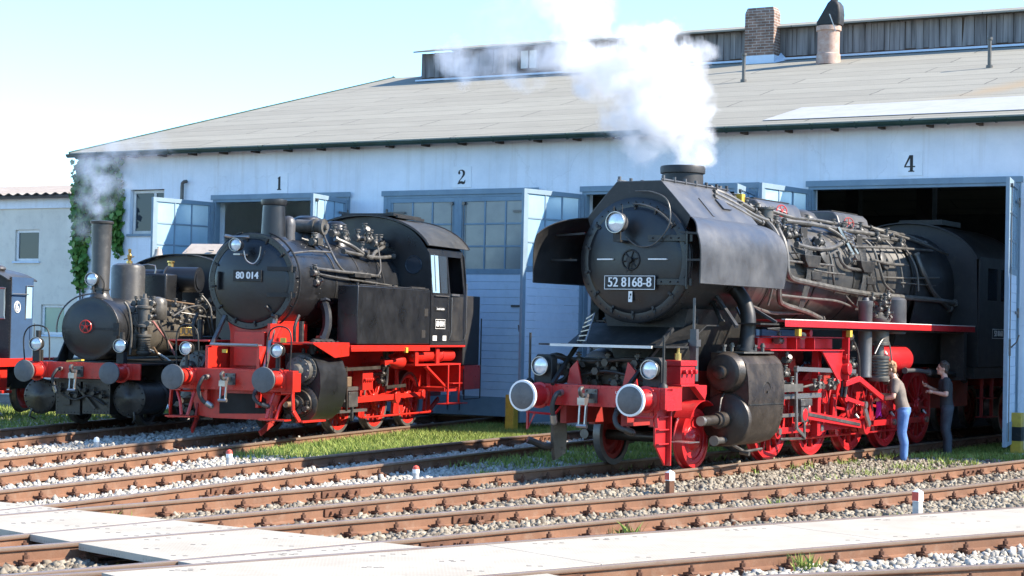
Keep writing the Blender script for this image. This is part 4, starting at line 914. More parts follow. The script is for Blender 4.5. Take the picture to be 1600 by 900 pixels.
for (a,b,c,d), pm in zip(wins,('glass','greenpane')):
    mb = MB(); mb.box(a,a+.08,.06,.13,c,d); mb.box(b-.08,b,.06,.13,c,d); mb.box(a+.08,b-.08,.06,.13,d-.08,d); mb.box(a+.08,b-.08,.06,.13,c,c+.08); o = mb.build('window','white',ax,bevel=.004)
    g = MB(); g.box(a+.08,b-.08,.09,.1,c+.08,d-.08); g.build('pane',pm,o)
    if pm == 'glass': g = MB(); g.box(a+.3,b-.12,.2,.22,c+.1,d-.15); g.build('curtain','cream',o)
    g = MB(); g.box(a-.05,b+.05,-.06,.06,c-.05,c); g.build('window_sill','bluepanel',o)
# shared distance: far hedge line beyond the buildings
# ================================================================== locomotive kit
def loco_root(name, label, x, y, b, group=None): return thing(name, label, 'locomotive', (x,y,0), -b, group)
def buffer_part(root, x, yf, z, R, L, mshank, white=False):
    o = MB(); o.lathe((x,yf+.03,z),(0,1,0),[(0,.075),(L*.45,.085),(L*.46,.125),(L*.8,.14),(L-.05,.155),(L-.04,.19),(L,.19)],22); o.bolts([(x+sx*.13,yf+.0+L-.03,z+sz*.13) for sx in(-1,1) for sz in (-1,1)],(0,-1,0),.016,.02)
    s = o.build('buffer', mshank, root)
    h = MB(); h.lathe((x,yf,z),(0,1,0),[(-.022,0),(-.018,R*.45),(-.006,R*.86),(0,R*.9 if white else R*.97),(.03,R*.9 if white else R),(.05,R*.5),(.10,.07)],32)
    hb = h.build('buffer_head', 'bufferplate', s)
    if white:
        w_ = MB(); w_.lathe((x,yf,z),(0,1,0),[(-.007,R*.86),(-.003,R*.99),(.004,R),(.034,R),(.036,R*.90),(.031,R*.88)],32,cap=False); w_.build('white_rim','white',s)
    return s
def lamp_part(root, x, y, z, R, D, housing='matblack', rim='steel', stand=None, tilt=0):
    o = MB(); o.lathe((x,y,z),(0,1,tilt),[(0,R*.92),(.01,R*1.03),(.03,R*1.03),(.035,R*.95),(D*.7,R*.95),(D*.9,R*.7),(D,R*.3)],22,0,cap=False)
    o.ball((x,y+D,z),R*.3,8)
    if stand: o.box(x-stand[0]/2,x+stand[0]/2,y+.02,y+D*.95,z-stand[1],z-R*.5)
    s = o.build('headlamp', housing, root)
    r_ = MB(); r_.ring((x,y+.004,z),(0,1,0),R*.98,R*.07,26,6); r_.build('lamp_rim', rim, s)
    l = MB(); l.lathe((x,y,z),(0,1,0),[(.012,0),(.016,R*.5),(.03,R*.9)],22,cap=False); l.build('lens','lens',s)
    return s
def wheel_part(root, s, side, R, spokes, cols, face=.75, weight=None, disc=False, pin=0, name='wheel', rot=0):
    """wheel on the y=s axle; side=+1 right, -1 left; outer face at |x| = face"""
    sg = side; cx = sg*face; wt = MB()
    wt.lathe((cx-sg*.135,s,R),(sg,0,0),[(0,R-.06),(0,R+.028),(.02,R+.028),(.032,R+.002),(.135,R-.003),(.137,R-.055),(.12,R-.06)],48,cap=False)
    o = MB()
    o.lathe((cx-sg*.10,s,R),(sg,0,0),[(0,R-.13),(0,R-.058),(.092,R-.058),(.095,R-.075),(.075,R-.13),(0,R-.13)],44,cap=False)
    hub = .17 if R > .5 else .12
    if disc:
        o.lathe((cx-sg*.06,s,R),(sg,0,0),[(.0,R-.1),(.02,R-.14),(.0,R*.55),(.01,hub*1.5),(.075,hub*1.2),(.095,hub),(.098,hub*.5),(.06,hub*.48),(.06,0)],40,cap=False)
    else:
        for k in range(spokes):
            a = rot+2*pi*k/spokes; p0 = V((cx-sg*.045,s+cos(a)*hub*.8,R+sin(a)*hub*.8)); p1 = V((cx-sg*.05,s+cos(a)*(R-.11),R+sin(a)*(R-.11)))
            o.bar(p0,p1,.045,.045+.02,up=(1,0,0))
        o.lathe((cx-sg*.11,s,R),(sg,0,0),[(0,hub),(.11,hub),(.125,hub*.9),(.13,.1),(.15,.09),(.152,0)],24)
    if weight is not None:
        a0 = rot+weight; poly = []
        for k in range(13): a = a0-.62+1.24*k/12; poly.append((cos(a)*(R-.1),sin(a)*(R-.1)))
        poly += [(cos(a0+.3)*(R*.52),sin(a0+.3)*(R*.52)),(cos(a0-.3)*(R*.52),sin(a0-.3)*(R*.52))]
        o.prism(poly,(cx-sg*.09,s,R),(0,1,0),(0,0,1),(sg,0,0),.075)
    w = o.build(name, cols[0], root, bevel=.004)
    wt.build('tyre', cols[1], w)
    return w
def hook_part(root, y, z, link_len=.42, m='darksteel'):
    o = MB(); o.box(-.10,.10,y-.03,y,z-.10,z+.10); o.bolts([(a,y-.03,z+b) for a in(-.07,.07) for b in(-.07,.07)],(0,-1,0),.018,.02)
    o.bar((0,y,z),(0,y-.22,z),.05,.07); o.tube([(0,y-.20,z),(0,y-.30,z+.02),(0,y-.33,z+.09),(0,y-.27,z+.12)],.03,8,smooth=4)
    s = o.build('coupling_hook', m, root)
    l = MB()
    for q in (-.055,.055): l.bar((q,y-.22,z+.01),(q*.9,y-.26,z-link_len),.022,.04)
    l.tube([(-.07,y-.22,z+.01),(.07,y-.22,z+.01)],.03,8); l.tube([(-.08,y-.26,z-link_len),(.08,y-.26,z-link_len)],.032,8); l.box(-.06,.06,y-.30,y-.23,z-.12,z-.02)
    l.build('coupling_link','steel',s); return s
def hose_part(root, pts, r=.032, m='hose', end='steel', name='brake_hose'):
    o = MB(); o.tube(pts, r, 10, smooth=6); s = o.build(name, m, root)
    e = MB(); a, b = V(pts[0]), V(pts[1]); d = (b-a).normalized(); e.cyl(a-d*.02,a+d*.07,r*1.35,n=10); a, b = V(pts[-1]), V(pts[-2]); d = (b-a).normalized(); e.cyl(a-d*.05,a+d*.06,r*1.5,n=10); e.ball(a-d*.05,r*1.3,8)
    e.build('hose_coupling', end, s); return s
def rivet_line(mb, a, b, n, axis, r=.012, h=.009):
    a, b = V(a), V(b)
    for i in range(n):
        p = a.lerp(b, i/(n-1) if n > 1 else 0); mb.lathe(p, axis, [(0,r),(h*.7,r*.75),(h,0)], 6)
def rivet_ring(mb, o, axis, R, n, r=.014, h=.01, a0=0, a1=2*pi):
    o, ax = V(o), V(axis).normalized(); ref = V((0,0,1)) if abs(ax.z) < .9 else V((0,1,0)); s = ax.cross(ref).normalized(); u = s.cross(ax)
    for i in range(n):
        a = a0+(a1-a0)*i/n; mb.lathe(o+s*cos(a)*R+u*sin(a)*R, ax, [(0,r),(h*.7,r*.75),(h,0)], 6)
def pipe(root, pts, r, m='pipe', name='pipe', sm=5, n=8, flanges=True):
    o = MB(); o.tube(pts, r, n, smooth=sm)
    if flanges and r > .028:
        for i in (0,-1):
            a, b = V(pts[i]), V(pts[1 if i == 0 else -2]); d = (b-a).normalized(); o.cyl(a-d*.01,a+d*.035,r*1.5,n=n)
    return o.build(name, m, root)
def valve_cluster(mb, c, s=1.0, seed=0):
    """small cast valve bodies with flanges and spindles"""
    rr = random.Random(seed); c = V(c)
    mb.cyl(c-V((0,.1*s,0)),c+V((0,.1*s,0)),.055*s,n=12); mb.ball(c,.075*s,10); mb.cyl(c,c+V((0,0,.17*s)),.03*s,n=8)
    mb.cyl(c+V((0,0,.12*s)),c+V((0,0,.15*s)),.055*s,n=10); mb.ring(c+V((0,0,.18*s)),(0,0,1),.055*s,.009*s,12,5)
    for sy in (-1,1): mb.cyl(c+V((0,sy*.1*s,0)),c+V((0,sy*.125*s,0)),.075*s,n=6)
    d = V((rr.choice((-1,1))*.7,rr.uniform(-.5,.5),rr.uniform(-.3,.5))).normalized(); mb.cyl(c,c+d*.15*s,.032*s,n=8); mb.cyl(c+d*.13*s,c+d*.16*s,.055*s,n=6)
def handwheel(root, c, axis, R, m='red', name='handwheel', spokes=5):
    o = MB(); o.ring(c, axis, R, R*.11, 24, 6); c, ax = V(c), V(axis).normalized(); ref = V((0,0,1)) if abs(ax.z)<.9 else V((0,1,0)); s = ax.cross(ref).normalized(); u = s.cross(ax)
    for k in range(spokes): a = 2*pi*k/spokes+.3; o.cyl(c, c+(s*cos(a)+u*sin(a))*R, R*.09, n=6)
    o.cyl(c-ax*R*.2, c+ax*R*.25, R*.22, n=10); return o.build(name, m, root)
def number_board(root, text, c, w_, h_, size, ex=(1,0,0), name='number_plate', frame=True, xs=1.0, bold=.006, m=('matblack','white')):
    """plate facing local -y (front) unless ex given"""
    c, ex = V(c), V(ex); ey = V((0,0,1)); ez = ex.cross(ey)
    o = MB(); o.prism([(-w_/2,-h_/2),(w_/2,-h_/2),(w_/2,h_/2),(-w_/2,h_/2)], c, ex, ey, ez, .012); p = o.build(name, m[0], root, bevel=.003)
    t = MB(); put_text(t, text, size, c+ez*.013, ex, ey, 0, xs, bold)
    if frame:
        f_ = .008
        for (a,b,cc,d) in ((-w_/2+.006,w_/2-.006,h_/2-.006-f_,h_/2-.006),(-w_/2+.006,w_/2-.006,-h_/2+.006,-h_/2+.006+f_),(-w_/2+.006,-w_/2+.006+f_,-h_/2+.007+f_,h_/2-.007-f_),(w_/2-.006-f_,w_/2-.006,-h_/2+.007+f_,h_/2-.007-f_)):
            t.prism([(a,cc),(b,cc),(b,d),(a,d)], c+ez*.0125, ex, ey, ez, .003)
    t.build('lettering', m[1], p); return p

# ================================================================== the big locomotive with smoke deflectors
L5 = loco_root('steam_locomotive', 'big black and red steam locomotive numbered 52 8168-8 with curved smoke deflectors, steaming', 2.1283, 27.8765, .572, 'steam locomotives standing before the shed')
ZB = 3.05; RB = .93
# boiler barrel, firebox, bands
mb = MB(); mb.lathe((0,1.75,ZB),(0,1,0),[(0,RB),(6.5,RB),(6.55,RB+.03),(8.75,RB+.03)],64,cap=False); mb.build('boiler','dull',L5)
mb = MB()
for y in (2.15,3.9,5.5,7.05,8.24,8.30,9.6): mb.lathe((0,y,ZB),(0,1,0),[(0,RB+(.003 if y<8.2 else .033)),(0,RB+(.012 if y<8.2 else .042)),(.055,RB+(.012 if y<8.2 else .042)),(.055,RB+(.003 if y<8.2 else .033))],64,cap=False)
for y in (2.9,4.7,6.3): rivet_ring(mb,(0,y,ZB),(0,1,0),RB,1,.001)
mb.build('boiler_band','matblack',L5)
mb = MB(); mb.lathe((0,8.32,ZB),(0,1,0),[(0,RB+.034),(0,RB+.05),(1.2,RB+.05),(2.15,RB+.05)],56,cap=False)
mb.sheet([[(sg*x,y,z) for y in (8.35,10.5)] for x,z in ((RB+.05,ZB),(RB+.04,2.6),(RB-.05,2.2)) for sg in (1,)],.02); mb.sheet([[(-x,y,z) for y in (8.35,10.5)] for x,z in ((RB+.05,ZB),(RB+.04,2.6),(RB-.05,2.2))],.02)
mb.build('firebox','darkside',L5)
# smokebox
mb = MB(); mb.lathe((0,-.55,ZB),(0,1,0),[(0,.90),(.01,.93),(2.3,.93),(2.3,RB)],64,cap=False)
rivet_ring(mb,(0,-.53,ZB),(0,-1,0),.905,0 or 1,.001)
for y in (-.42,1.6): 
    for i in range(60):
        a = 2*pi*i/60; mb.lathe((cos(a)*.93,y,ZB+sin(a)*.93),(cos(a),0,sin(a)),[(0,.014),(.01,0)],5)
mb.build('smokebox','darkside',L5)
mb = MB(); mb.lathe((0,-.56,ZB),(0,-1,0),[(0,.70),(0,.925),(.035,.93),(.05,.91),(.05,.79),(.02,.785)],72,cap=False)
rivet_ring(mb,(0,-.612,ZB),(0,-1,0),.865,44,.013,.012)
mb.build('smokebox_ring','black',L5)
mb = MB(); prof = [(0,.80),(.015,.80),(.03,.785)]
for i in range(1,13): r_ = .785*(1-i/12); prof.append((.03+.105*(1-(r_/.785)**2), r_))
mb.lathe((0,-.585,ZB),(0,-1,0),prof,72,cap=False)
for sx in (-1,1):
    pass
door = mb.build('smokebox_door','black',L5)
mb = MB()   # hinges on the right, dogs around the edge
for z in (ZB+.32,ZB-.32):
    mb.bar((.28,-.715,z),(.80,-.66,z),.02,.085); mb.bar((.80,-.66,z),(.96,-.62,z),.04,.10); mb.cyl((.90,-.665,z-.07),(.90,-.665,z+.07),.03,n=10); mb.bolts([(x,-.73+.055*(x-.28)/.52+.0,z) for x in (.36,.5,.64,.76)],(0,-1,0),.014,.02)
mb.cyl((.90,-.665,ZB-.42),(.90,-.665,ZB+.42),.016,n=8)
mb.build('door_hinge','black',door)
mb = MB()
for k in range(14):
    a = 2*pi*k/14+.22
    if abs(cos(a)) > .93 and cos(a) > 0: continue
    c = V((cos(a)*.80,-.62,ZB+sin(a)*.80)); t = V((cos(a),0,sin(a))); mb.bar(c-t*.05,c+t*.055,.035,.03,up=(0,1,0)); mb.cyl(c,c+V((0,-.04,0)),.016,n=6)
mb.build('door_dog','darkside',door)
mb = MB(); mb.ring((0,-.725,ZB),(0,1,0),.145,.014,28,6); mb.cyl((0,-.70,ZB),(0,-.79,ZB),.045,n=14); mb.bar((0,-.775,ZB),(-.03,-.785,ZB-.19),.02,.022)
for k in range(6): a = pi*k/3+.2; mb.cyl((0,-.73,ZB),(cos(a)*.14,-.725,ZB+sin(a)*.14),.011,n=6)
mb.lathe((0,-.66,ZB),(0,-1,0),[(.03,.19),(.045,.19),(.05,.16)],28); mb.build('locking_wheel','matblack',door)
mb = MB()
for sx in (-1,1):
    mb.bar((sx*.30,-.735,ZB+.01),(sx*.58,-.70,ZB+.01),.012,.02)
    for q in (.30,.58): mb.cyl((sx*q,-.66,ZB+.01),(sx*q,-.735+.035*(q>.4),ZB+.01),.008,n=6)
mb.build('handrail_white','white',door)
number_board(door, '52 8168-8', (0,-.735,ZB-.335), .86, .215, .20, xs=.90, bold=.004)
mb = MB(); mb.add([(-.035,-.71,ZB-.62),(.03,-.71,ZB-.62),(.03,-.71,ZB-.46),(-.035,-.71,ZB-.46)],[(0,1,2,3)]); e_ = mb.build('emblem','white',door)
mb = MB(); mb.prism([(-.018,-.02),(.0,-.02),(.0,.03),(.018,.03),(.018,.06),(-.006,.06),(-.006,.0),(-.018,.0)],(-.002,-.712,ZB-.555),(1,0,0),(0,0,1),(0,-1,0),.002); mb.build('emblem_mark','matblack',e_)
lp = lamp_part(L5, -.13,-.99,ZB+.54,.155,.20,'cladding','steel'); mb = MB(); mb.bar((-.12,-.93,ZB+.42),(-.12,-.93,ZB+.26),.03,.12,up=(1,0,0)); mb.box(-.17,-.07,-.94,-.70,ZB+.255,ZB+.285); mb.cyl((-.2,-.9,ZB+.68),(-.2,-.9,ZB+.78),.008,n=6); mb.cyl((-.06,-.9,ZB+.68),(-.06,-.9,ZB+.80),.008,n=6); mb.build('lamp_bracket','matblack',lp)
pipe(L5, [(-.05,-.80,ZB+.34),(.15,-.78,ZB+.20),(.42,-.76,ZB+.24),(.66,-.78,ZB+.52),(.60,-.74,ZB+.86),(.30,-.66,ZB+1.0),(.0,-.62,ZB+1.02)], .011,'pipe','lamp_cable')
mb = MB(); mb.ring((0,-.70,ZB),(0,1,0),.83,.016,40,6,a0=-pi/2-.0,a1=-pi/2+.95); 
mb = MB(); mb.tube([(sin(a)*.83,-.69,ZB+cos(a)*.83) for a in [0+.1*i for i in range(10)]],.013,6,smooth=2); mb.build('door_handrail','pipe',L5)
# hood over the smokebox top, stack
mb = MB()
hp = [(-.38,4.22),(-.60,3.98),(-.86,3.68),(-.80,3.5),(.80,3.5),(.86,3.68),(.60,3.98),(.38,4.22)]
mb.prism([(a,b) for a,b in hp],(0,-.52,0),(1,0,0),(0,0,1),(0,1,0),.02)
mb.build('hood_front','darkside',L5)
mb = MB()
for s in (-1,1):
    rows = [[(s*x,y,z) for y in (-.52,.0,.9,1.75)] for x,z in ((.36,4.23),(.60,3.985),(.87,3.69))]; mb.sheet(rows,.012)
mb.sheet([[(x,y,4.225) for y in (-.52,.0,.45)] for x in (-.37,.0,.37)],.012); mb.sheet([[(x,y,4.225) for y in (1.3,1.75)] for x in (-.37,.0,.37)],.012)
for s in (-1,1):
    mb.tube([(s*.37,-.5,4.25),(s*.37,1.72,4.25)],.014,6)
    for y in (-.45,-.1,.25,.6,.95,1.3,1.65): mb.box(s*.37-.018,s*.37+.018,y-.02,y+.02,4.235,4.31)
    mb.prism([(-.05,-.14),(.16,-.14),(.16,.14),(-.05,.14)],(s*.60,1.0,4.0),(s*.70,0,-.72),(0,1,0),(s*.72,0,.69),.02)
    mb.bar((s*.58,.3,4.015),(s*.83,.3,3.735),.05,.03)
mb.build('smokebox_hood','cladding',L5,sharp=30)
mb = MB(); mb.lathe((0,.87,4.02),(0,0,1),[(0,.34),(.12,.325),(.42,.315),(.43,.345),(.51,.35),(.54,.34),(.54,.27),(.2,.26)],36,cap=False); mb.build('chimney','darkside',L5)
# smoke deflectors: curved ears
DP = [(.87,3.69),(1.04,3.645),(1.20,3.56),(1.32,3.42),(1.385,3.22),(1.40,2.98),(1.395,2.70)]
def dense(P, k=4):
    P = [V((a,0,b)) for a,b in P]; Q = []
    for i in range(len(P)-1):
        p0, p1, p2, p3 = P[max(i-1,0)],P[i],P[i+1],P[min(i+2,len(P)-1)]
        for j in range(k): t = j/k; Q.append(.5*((2*p1)+(p2-p0)*t+(2*p0-5*p1+4*p2-p3)*t*t+(3*p1-p0-3*p2+p3)*t**3))
    return [(q.x,q.z) for q in Q+[P[-1]]]
for s in (-1,1):
    rows = []; D = dense(DP)
    for i,(x,z) in enumerate(D):
        f_ = i/(len(D)-1); y0 = -.52-.68*min(1,f_*2.0)**.8; y1 = 1.72-.45*max(0,(f_-.75)*4)*0.25
        rows.append([(s*(x+.010*sin(3*j+5*f_)),y0+(y1-y0)*j/10,z) for j in range(11)])
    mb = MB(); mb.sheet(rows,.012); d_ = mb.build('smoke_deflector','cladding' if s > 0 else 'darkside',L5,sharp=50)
    m2 = MB(); pts = [r_[0] for r_ in rows]; m2.tube(pts,.010,6); m2.tube([r_[-1] for r_ in rows],.010,6); m2.tube(rows[-1],.010,6)
    for y in (-.7,.35,1.3): m2.bar((s*.93,y,3.05),(s*1.38,y,3.05),.03,.03); m2.bar((s*.80,y,3.45),(s*1.30,y,3.42),.02,.03)
    m2.build('deflector_stay','darkside',d_)
# left deflector carries a bleached streak inside
mb = MB(); mb.sheet([[(-.98,y,3.62),] for y in ()] or [[(-.95,-.2,3.628),(-.95,.5,3.628)],[(-1.12,-.35,3.57),(-1.12,.3,3.57)]],.003); 
# dome-like sand boxes with flat lids
def sandbox(y0, y1, hw, ztop, name='sand_box'):
    o = MB(); pr = [(-hw-.22,3.55),(-hw-.10,3.80),(-hw,ztop-.09),(-hw+.08,ztop-.015),(-hw+.2,ztop),(hw-.2,ztop),(hw-.08,ztop-.015),(hw,ztop-.09),(hw+.10,3.80),(hw+.22,3.55)]
    o.prism(pr,(0,y0,0),(1,0,0),(0,0,1),(0,1,0),y1-y0); b_ = o.build(name,'cladding',L5,bevel=.03,seg=3)
    m2 = MB(); m2.tube([(hw+.03,(y0+y1)/2-.09,ztop-.18),(hw+.10,(y0+y1)/2-.09,ztop-.20),(hw+.10,(y0+y1)/2+.09,ztop-.20),(hw+.03,(y0+y1)/2+.09,ztop-.18)],.012,6); m2.box(-hw+.15,hw-.15,y0+.1,y1-.1,ztop+.002,ztop+.02); m2.build('lid_handle','darkside',b_)
sandbox(2.75,4.35,.42,4.20); sandbox(5.95,7.35,.42,4.20)
mb = MB(); mb.lathe((0,5.15,3.85),(0,0,1),[(0,.40),(.15,.38),(.26,.30),(.32,.15),(.33,0)],28); mb.build('steam_dome','dull',L5)
handwheel(L5,(.52,3.4,4.03),(.8,-.55,.15),.095,'red','handwheel',6); handwheel(L5,(.60,6.05,3.98),(.8,-.55,.15),.10,'redold','handwheel',5)
# turbo generator and valves behind the stack
mb = MB(); mb.cyl((-.28,1.95,4.12),(.22,1.95,4.12),.14,n=18); mb.cyl((.22,1.95,4.12),(.30,1.95,4.12),.10,n=12); mb.lathe((-.28,1.95,4.12),(-1,0,0),[(0,.18),(.1,.18),(.16,.1),(.18,0)],20); mb.box(-.2,.2,1.85,2.05,3.9,4.0); mb.cyl((.1,1.95,4.24),(.1,1.95,4.34),.04,n=8)
for i,(x,y,z) in enumerate(((.30,2.05,4.05),(.42,2.25,4.0),(.18,2.45,4.08),(.48,2.55,3.93),(.56,1.75,3.9))): valve_cluster(mb,(x,y,z),.9,i)
mb.build('turbo_generator','pipe',L5); mb = MB(); mb.box(.30,.42,2.10,2.22,4.08,4.22); mb.build('yellow_valve_cap','yellow',L5)
mb = MB(); mb.cyl((.62,2.60,3.72),(.62,2.60,4.0),.11,n=16); mb.cyl((.62,2.60,4.0),(.62,2.60,4.03),.14,n=16); mb.cyl((.62,2.60,3.74),(.62,2.60,3.77),.14,n=16); rivet_ring(mb,(.62,2.60,4.03),(0,0,1),.115,10,.014,.02)
for i,(x,y,z) in enumerate(((.72,2.75,3.75),(.80,2.62,3.62),(.84,2.95,3.60),(.70,3.1,3.72),(.78,3.35,3.64),(.62,5.3,3.85),(.72,5.5,3.8),(.66,5.75,3.84),(.70,6.35,3.86),(.80,6.9,3.74),(.72,7.55,3.82),(.84,7.95,3.68),(.62,4.2,3.86),(.90,4.1,3.55),(.98,5.2,3.28))): valve_cluster(mb,(x,y,z),.85,i+20)
mb.build('steam_manifold','pipe',L5)
# pipe runs along the boiler (measured)
PR = {
 'a':([(.55,2.40,3.91),(.79,2.45,3.7),(.93,2.42,3.46),(1.02,2.30,3.1),(.98,2.35,2.58),(.93,2.70,2.47),(.90,3.25,2.42),(.88,3.72,2.37),(.84,4.37,2.27)],.045),
 'b':([(.72,2.74,3.78),(.85,2.60,3.62),(.94,2.57,3.47),(1.0,2.56,3.23),(1.03,2.55,2.99),(1.02,2.78,2.89),(1.01,3.45,2.85),(1.0,4.39,2.80),(1.0,5.22,2.76),(1.0,6.4,2.73),(1.02,7.9,2.72),(1.04,9.26,2.71),(1.02,10.39,2.68)],.05),
 'c':([(1.02,2.05,3.17),(1.02,4.4,3.17)],.02),
 'd':([(.62,3.30,3.86),(.70,4.17,3.86),(.74,5.43,3.83),(.74,6.79,3.83),(.78,8.2,3.77)],.038),
 'e':([(.93,3.1,3.46),(.98,3.69,3.42),(.96,4.42,3.46),(.90,5.05,3.58)],.036),
 'f':([(.95,4.77,3.42),(1.0,4.81,3.24),(1.02,5.11,3.15),(1.03,5.85,3.13),(1.03,6.07,3.0),(1.0,6.43,2.71)],.030),
 'g':([(.85,5.58,3.70),(.76,8.3,3.80)],.018),
 'h':([(.46,6.92,4.0),(.62,8.6,3.92),(.80,9.7,3.74)],.022),
 'i':([(.93,5.51,3.54),(.88,7.67,3.62),(.84,9.6,3.66)],.024),
 'j':([(.74,1.95,3.70),(.93,2.0,3.44),(1.0,2.03,3.15),(1.0,2.05,2.75),(.93,2.05,2.45)],.018),
 'k':([(.70,2.08,3.73),(.90,2.13,3.48),(1.0,2.16,3.15),(1.0,2.18,2.70)],.018),
 'l':([(.60,2.20,3.80),(.86,2.24,3.54),(.98,2.26,3.25),(1.01,2.27,2.9)],.016),
 'm':([(.30,1.2,4.24),(.42,1.55,4.16),(.50,1.9,4.06),(.55,2.3,3.96)],.040),
 'n':([(.42,1.1,4.16),(.52,1.45,4.06),(.60,1.75,3.96),(.66,2.1,3.86),(.72,2.5,3.80)],.040),
 'o':([(.50,.95,4.08),(.62,1.40,3.96),(.72,1.75,3.84),(.78,2.1,3.75)],.034),
 'p':([(.90,8.56,3.56),(1.04,8.64,3.17),(1.04,9.2,2.82),(.99,10.2,2.56)],.05),
 'q':([(.84,1.38,2.47),(.80,2.45,2.34),(.82,3.6,2.36)],.03),
 'r':([(.96,6.2,3.35),(1.02,6.9,3.30),(1.02,7.6,3.31)],.026),
 's':([(1.02,6.6,3.05),(1.03,8.0,3.08),(1.06,9.4,3.14)],.018),
 't':([(.66,4.6,3.88),(.80,5.0,3.76),(.90,5.3,3.6),(.84,5.7,3.7)],.03),
 'v':([(.99,2.4,2.62),(1.0,3.4,2.60),(1.0,4.6,2.58),(.98,5.3,2.50)],.022),
 'w':([(.88,4.35,3.52),(.96,4.42,3.3),(1.0,4.45,3.0),(.97,4.6,2.72)],.022),
 'x':([(.60,5.9,3.9),(.86,6.4,3.62),(.98,6.5,3.3),(1.02,6.7,2.95),(1.0,7.2,2.8)],.026),
 'y':([(.70,7.2,3.86),(.90,7.5,3.56),(1.0,7.55,3.25),(1.03,7.6,2.9)],.018),
 'z':([(.78,8.0,3.76),(.93,8.2,3.5),(1.05,8.25,3.2),(1.06,8.3,2.85)],.018),
 'aa':([(.52,7.5,3.97),(.68,8.2,3.88),(.78,9.2,3.78),(.90,10.3,3.62)],.028),
 'ab':([(.95,2.9,3.40),(1.0,3.3,3.12),(1.02,4.0,3.05),(1.02,4.9,3.04)],.016),
 'ac':([(.40,2.4,4.05),(.52,3.0,4.0),(.64,3.6,3.93),(.60,4.6,3.95),(.64,5.6,3.93)],.030),
 'ad':([(1.0,5.0,2.68),(1.04,5.4,2.5),(1.1,5.9,2.45)],.016),
 'u':([(.50,7.3,3.98),(.66,7.9,3.9),(.60,8.8,3.92),(.74,9.5,3.8)],.03),
}
for k,(pts,r_) in PR.items(): pipe(L5, pts, r_, 'pipe')
# two mechanical lubricator groups: fine tubes falling in bundles to funnel boxes
for y0 in (3.35,5.72):
    mb = MB()
    for j in range(6):
        dy = .055*j; mb.tube([(.74,y0+.1+dy*.8,3.76),(.90,y0+dy,3.56),(1.0,y0-.04+dy*.9,3.3),(1.03,y0-.03+dy*.8,3.05),(1.0,y0-.10+dy*.7,2.75),(.93,y0-.12+dy*.6,2.45)],.011,5,smooth=3)
    mb.build('lubricator_tubes','pipe',L5)
    mb = MB(); mb.prism([(-.33,.08),(.33,.08),(.30,-.02),(.18,-.12),(-.18,-.12),(-.30,-.02)],(.985,y0+.08,3.22),(0,1,0),(0,0,1),(1,0,0),.10); mb.prism([(-.2,-.08),(.2,-.08),(.2,.06),(-.2,.06)],(.985,y0+.32,2.98),(0,1,0),(0,0,1),(1,0,0),.07); mb.prism([(-.13,-.1),(.13,-.1),(.13,.1),(-.13,.1)],(.84,y0+.16,3.62),(0,1,0),(0,.0,1),(.7,0,.7),.06); mb.build('lubricator_box','matblack',L5,bevel=.01)
# bracket cluster, rod with levers
mb = MB(); mb.bar((.78,5.15,3.86),(.98,5.35,3.40),.05,.04); mb.bar((.82,5.3,3.80),(1.0,5.5,3.42),.05,.03)
for i in range(5): mb.cyl((.86,5.2+.05*i,3.78-.05*i),(1.0,5.22+.05*i,3.72-.05*i),.018,n=6)
mb.build('reversing_levers','steel',L5)
mb = MB()
for y in (4.2,6.9): mb.lathe((.92,y,3.35),(.95,0,.3),[(0,.17),(.03,.17),(.05,.12),(.06,.03),(.09,.02)],18)
mb.build('washout_plug','dull',L5)
mb = MB(); mb.tube([(1.06,y,2.98+.0*y) for y in (7.4,8.2,9.2)],.014,6); 
for y in (2.9,4.6,6.2,7.8): mb.cyl((.92,y,3.31),(1.06,y,3.31),.012,n=6)
mb.tube([(1.07,2.9,3.31),(1.07,7.8,3.31)],.013,6) if False else None
mb.build('handrail','pipe',L5)
# cab
mb = MB(); 
arc = [(sin(a)*1.48,3.30+cos(a)*.93) for a in np.linspace(-1.30,1.30,17)]
fr = [(-1.49,1.45)]+[(x,z) for x,z in arc]+[(1.49,1.45)]
mb.prism(fr,(0,10.45,0),(1,0,0),(0,0,1),(0,1,0),.03)
mb.build('cab_front','darkside',L5)
for s in (-1,1):
    mb = MB(); holes = [(10.95,11.55,2.75,3.38),(11.75,12.3,2.75,3.38)]
    ys = [10.48,10.95,11.55,11.75,12.3,12.75]
    for a,b in zip(ys[:-1],ys[1:]):
        h = [q for q in holes if q[0]<=a and q[1]>=b]
        if h: mb.box(min(s*1.46,s*1.49),max(s*1.46,s*1.49),a,b,1.45,2.75); mb.box(min(s*1.46,s*1.49),max(s*1.46,s*1.49),a,b,3.38,3.58)
        else: mb.box(min(s*1.46,s*1.49),max(s*1.46,s*1.49),a,b,1.45,3.58)
    cs = mb.build('cab_side','darkside',L5); g = MB(); g.box(min(s*1.47,s*1.475),max(s*1.47,s*1.475),10.95,11.55,2.75,3.38); g.box(min(s*1.47,s*1.475),max(s*1.47,s*1.475),11.75,12.3,2.75,3.38); g.build('window_pane','glass',cs)
    number_board(cs,'52 8168',(s*1.492,11.6,2.1),.8,.2,.16,ex=(0,s,0))
mb = MB(); rows = [[(sin(a)*1.52,y,3.30+cos(a)*.95) for y in (10.35,11.5,13.1)] for a in np.linspace(-1.32,1.32,25)]; mb.sheet(rows,.02); mb.build('cab_roof','darkside',L5)
mb = MB(); mb.box(-.45,.45,11.2,12.3,4.26,4.36); mb.build('roof_ventilator','darkside',L5)
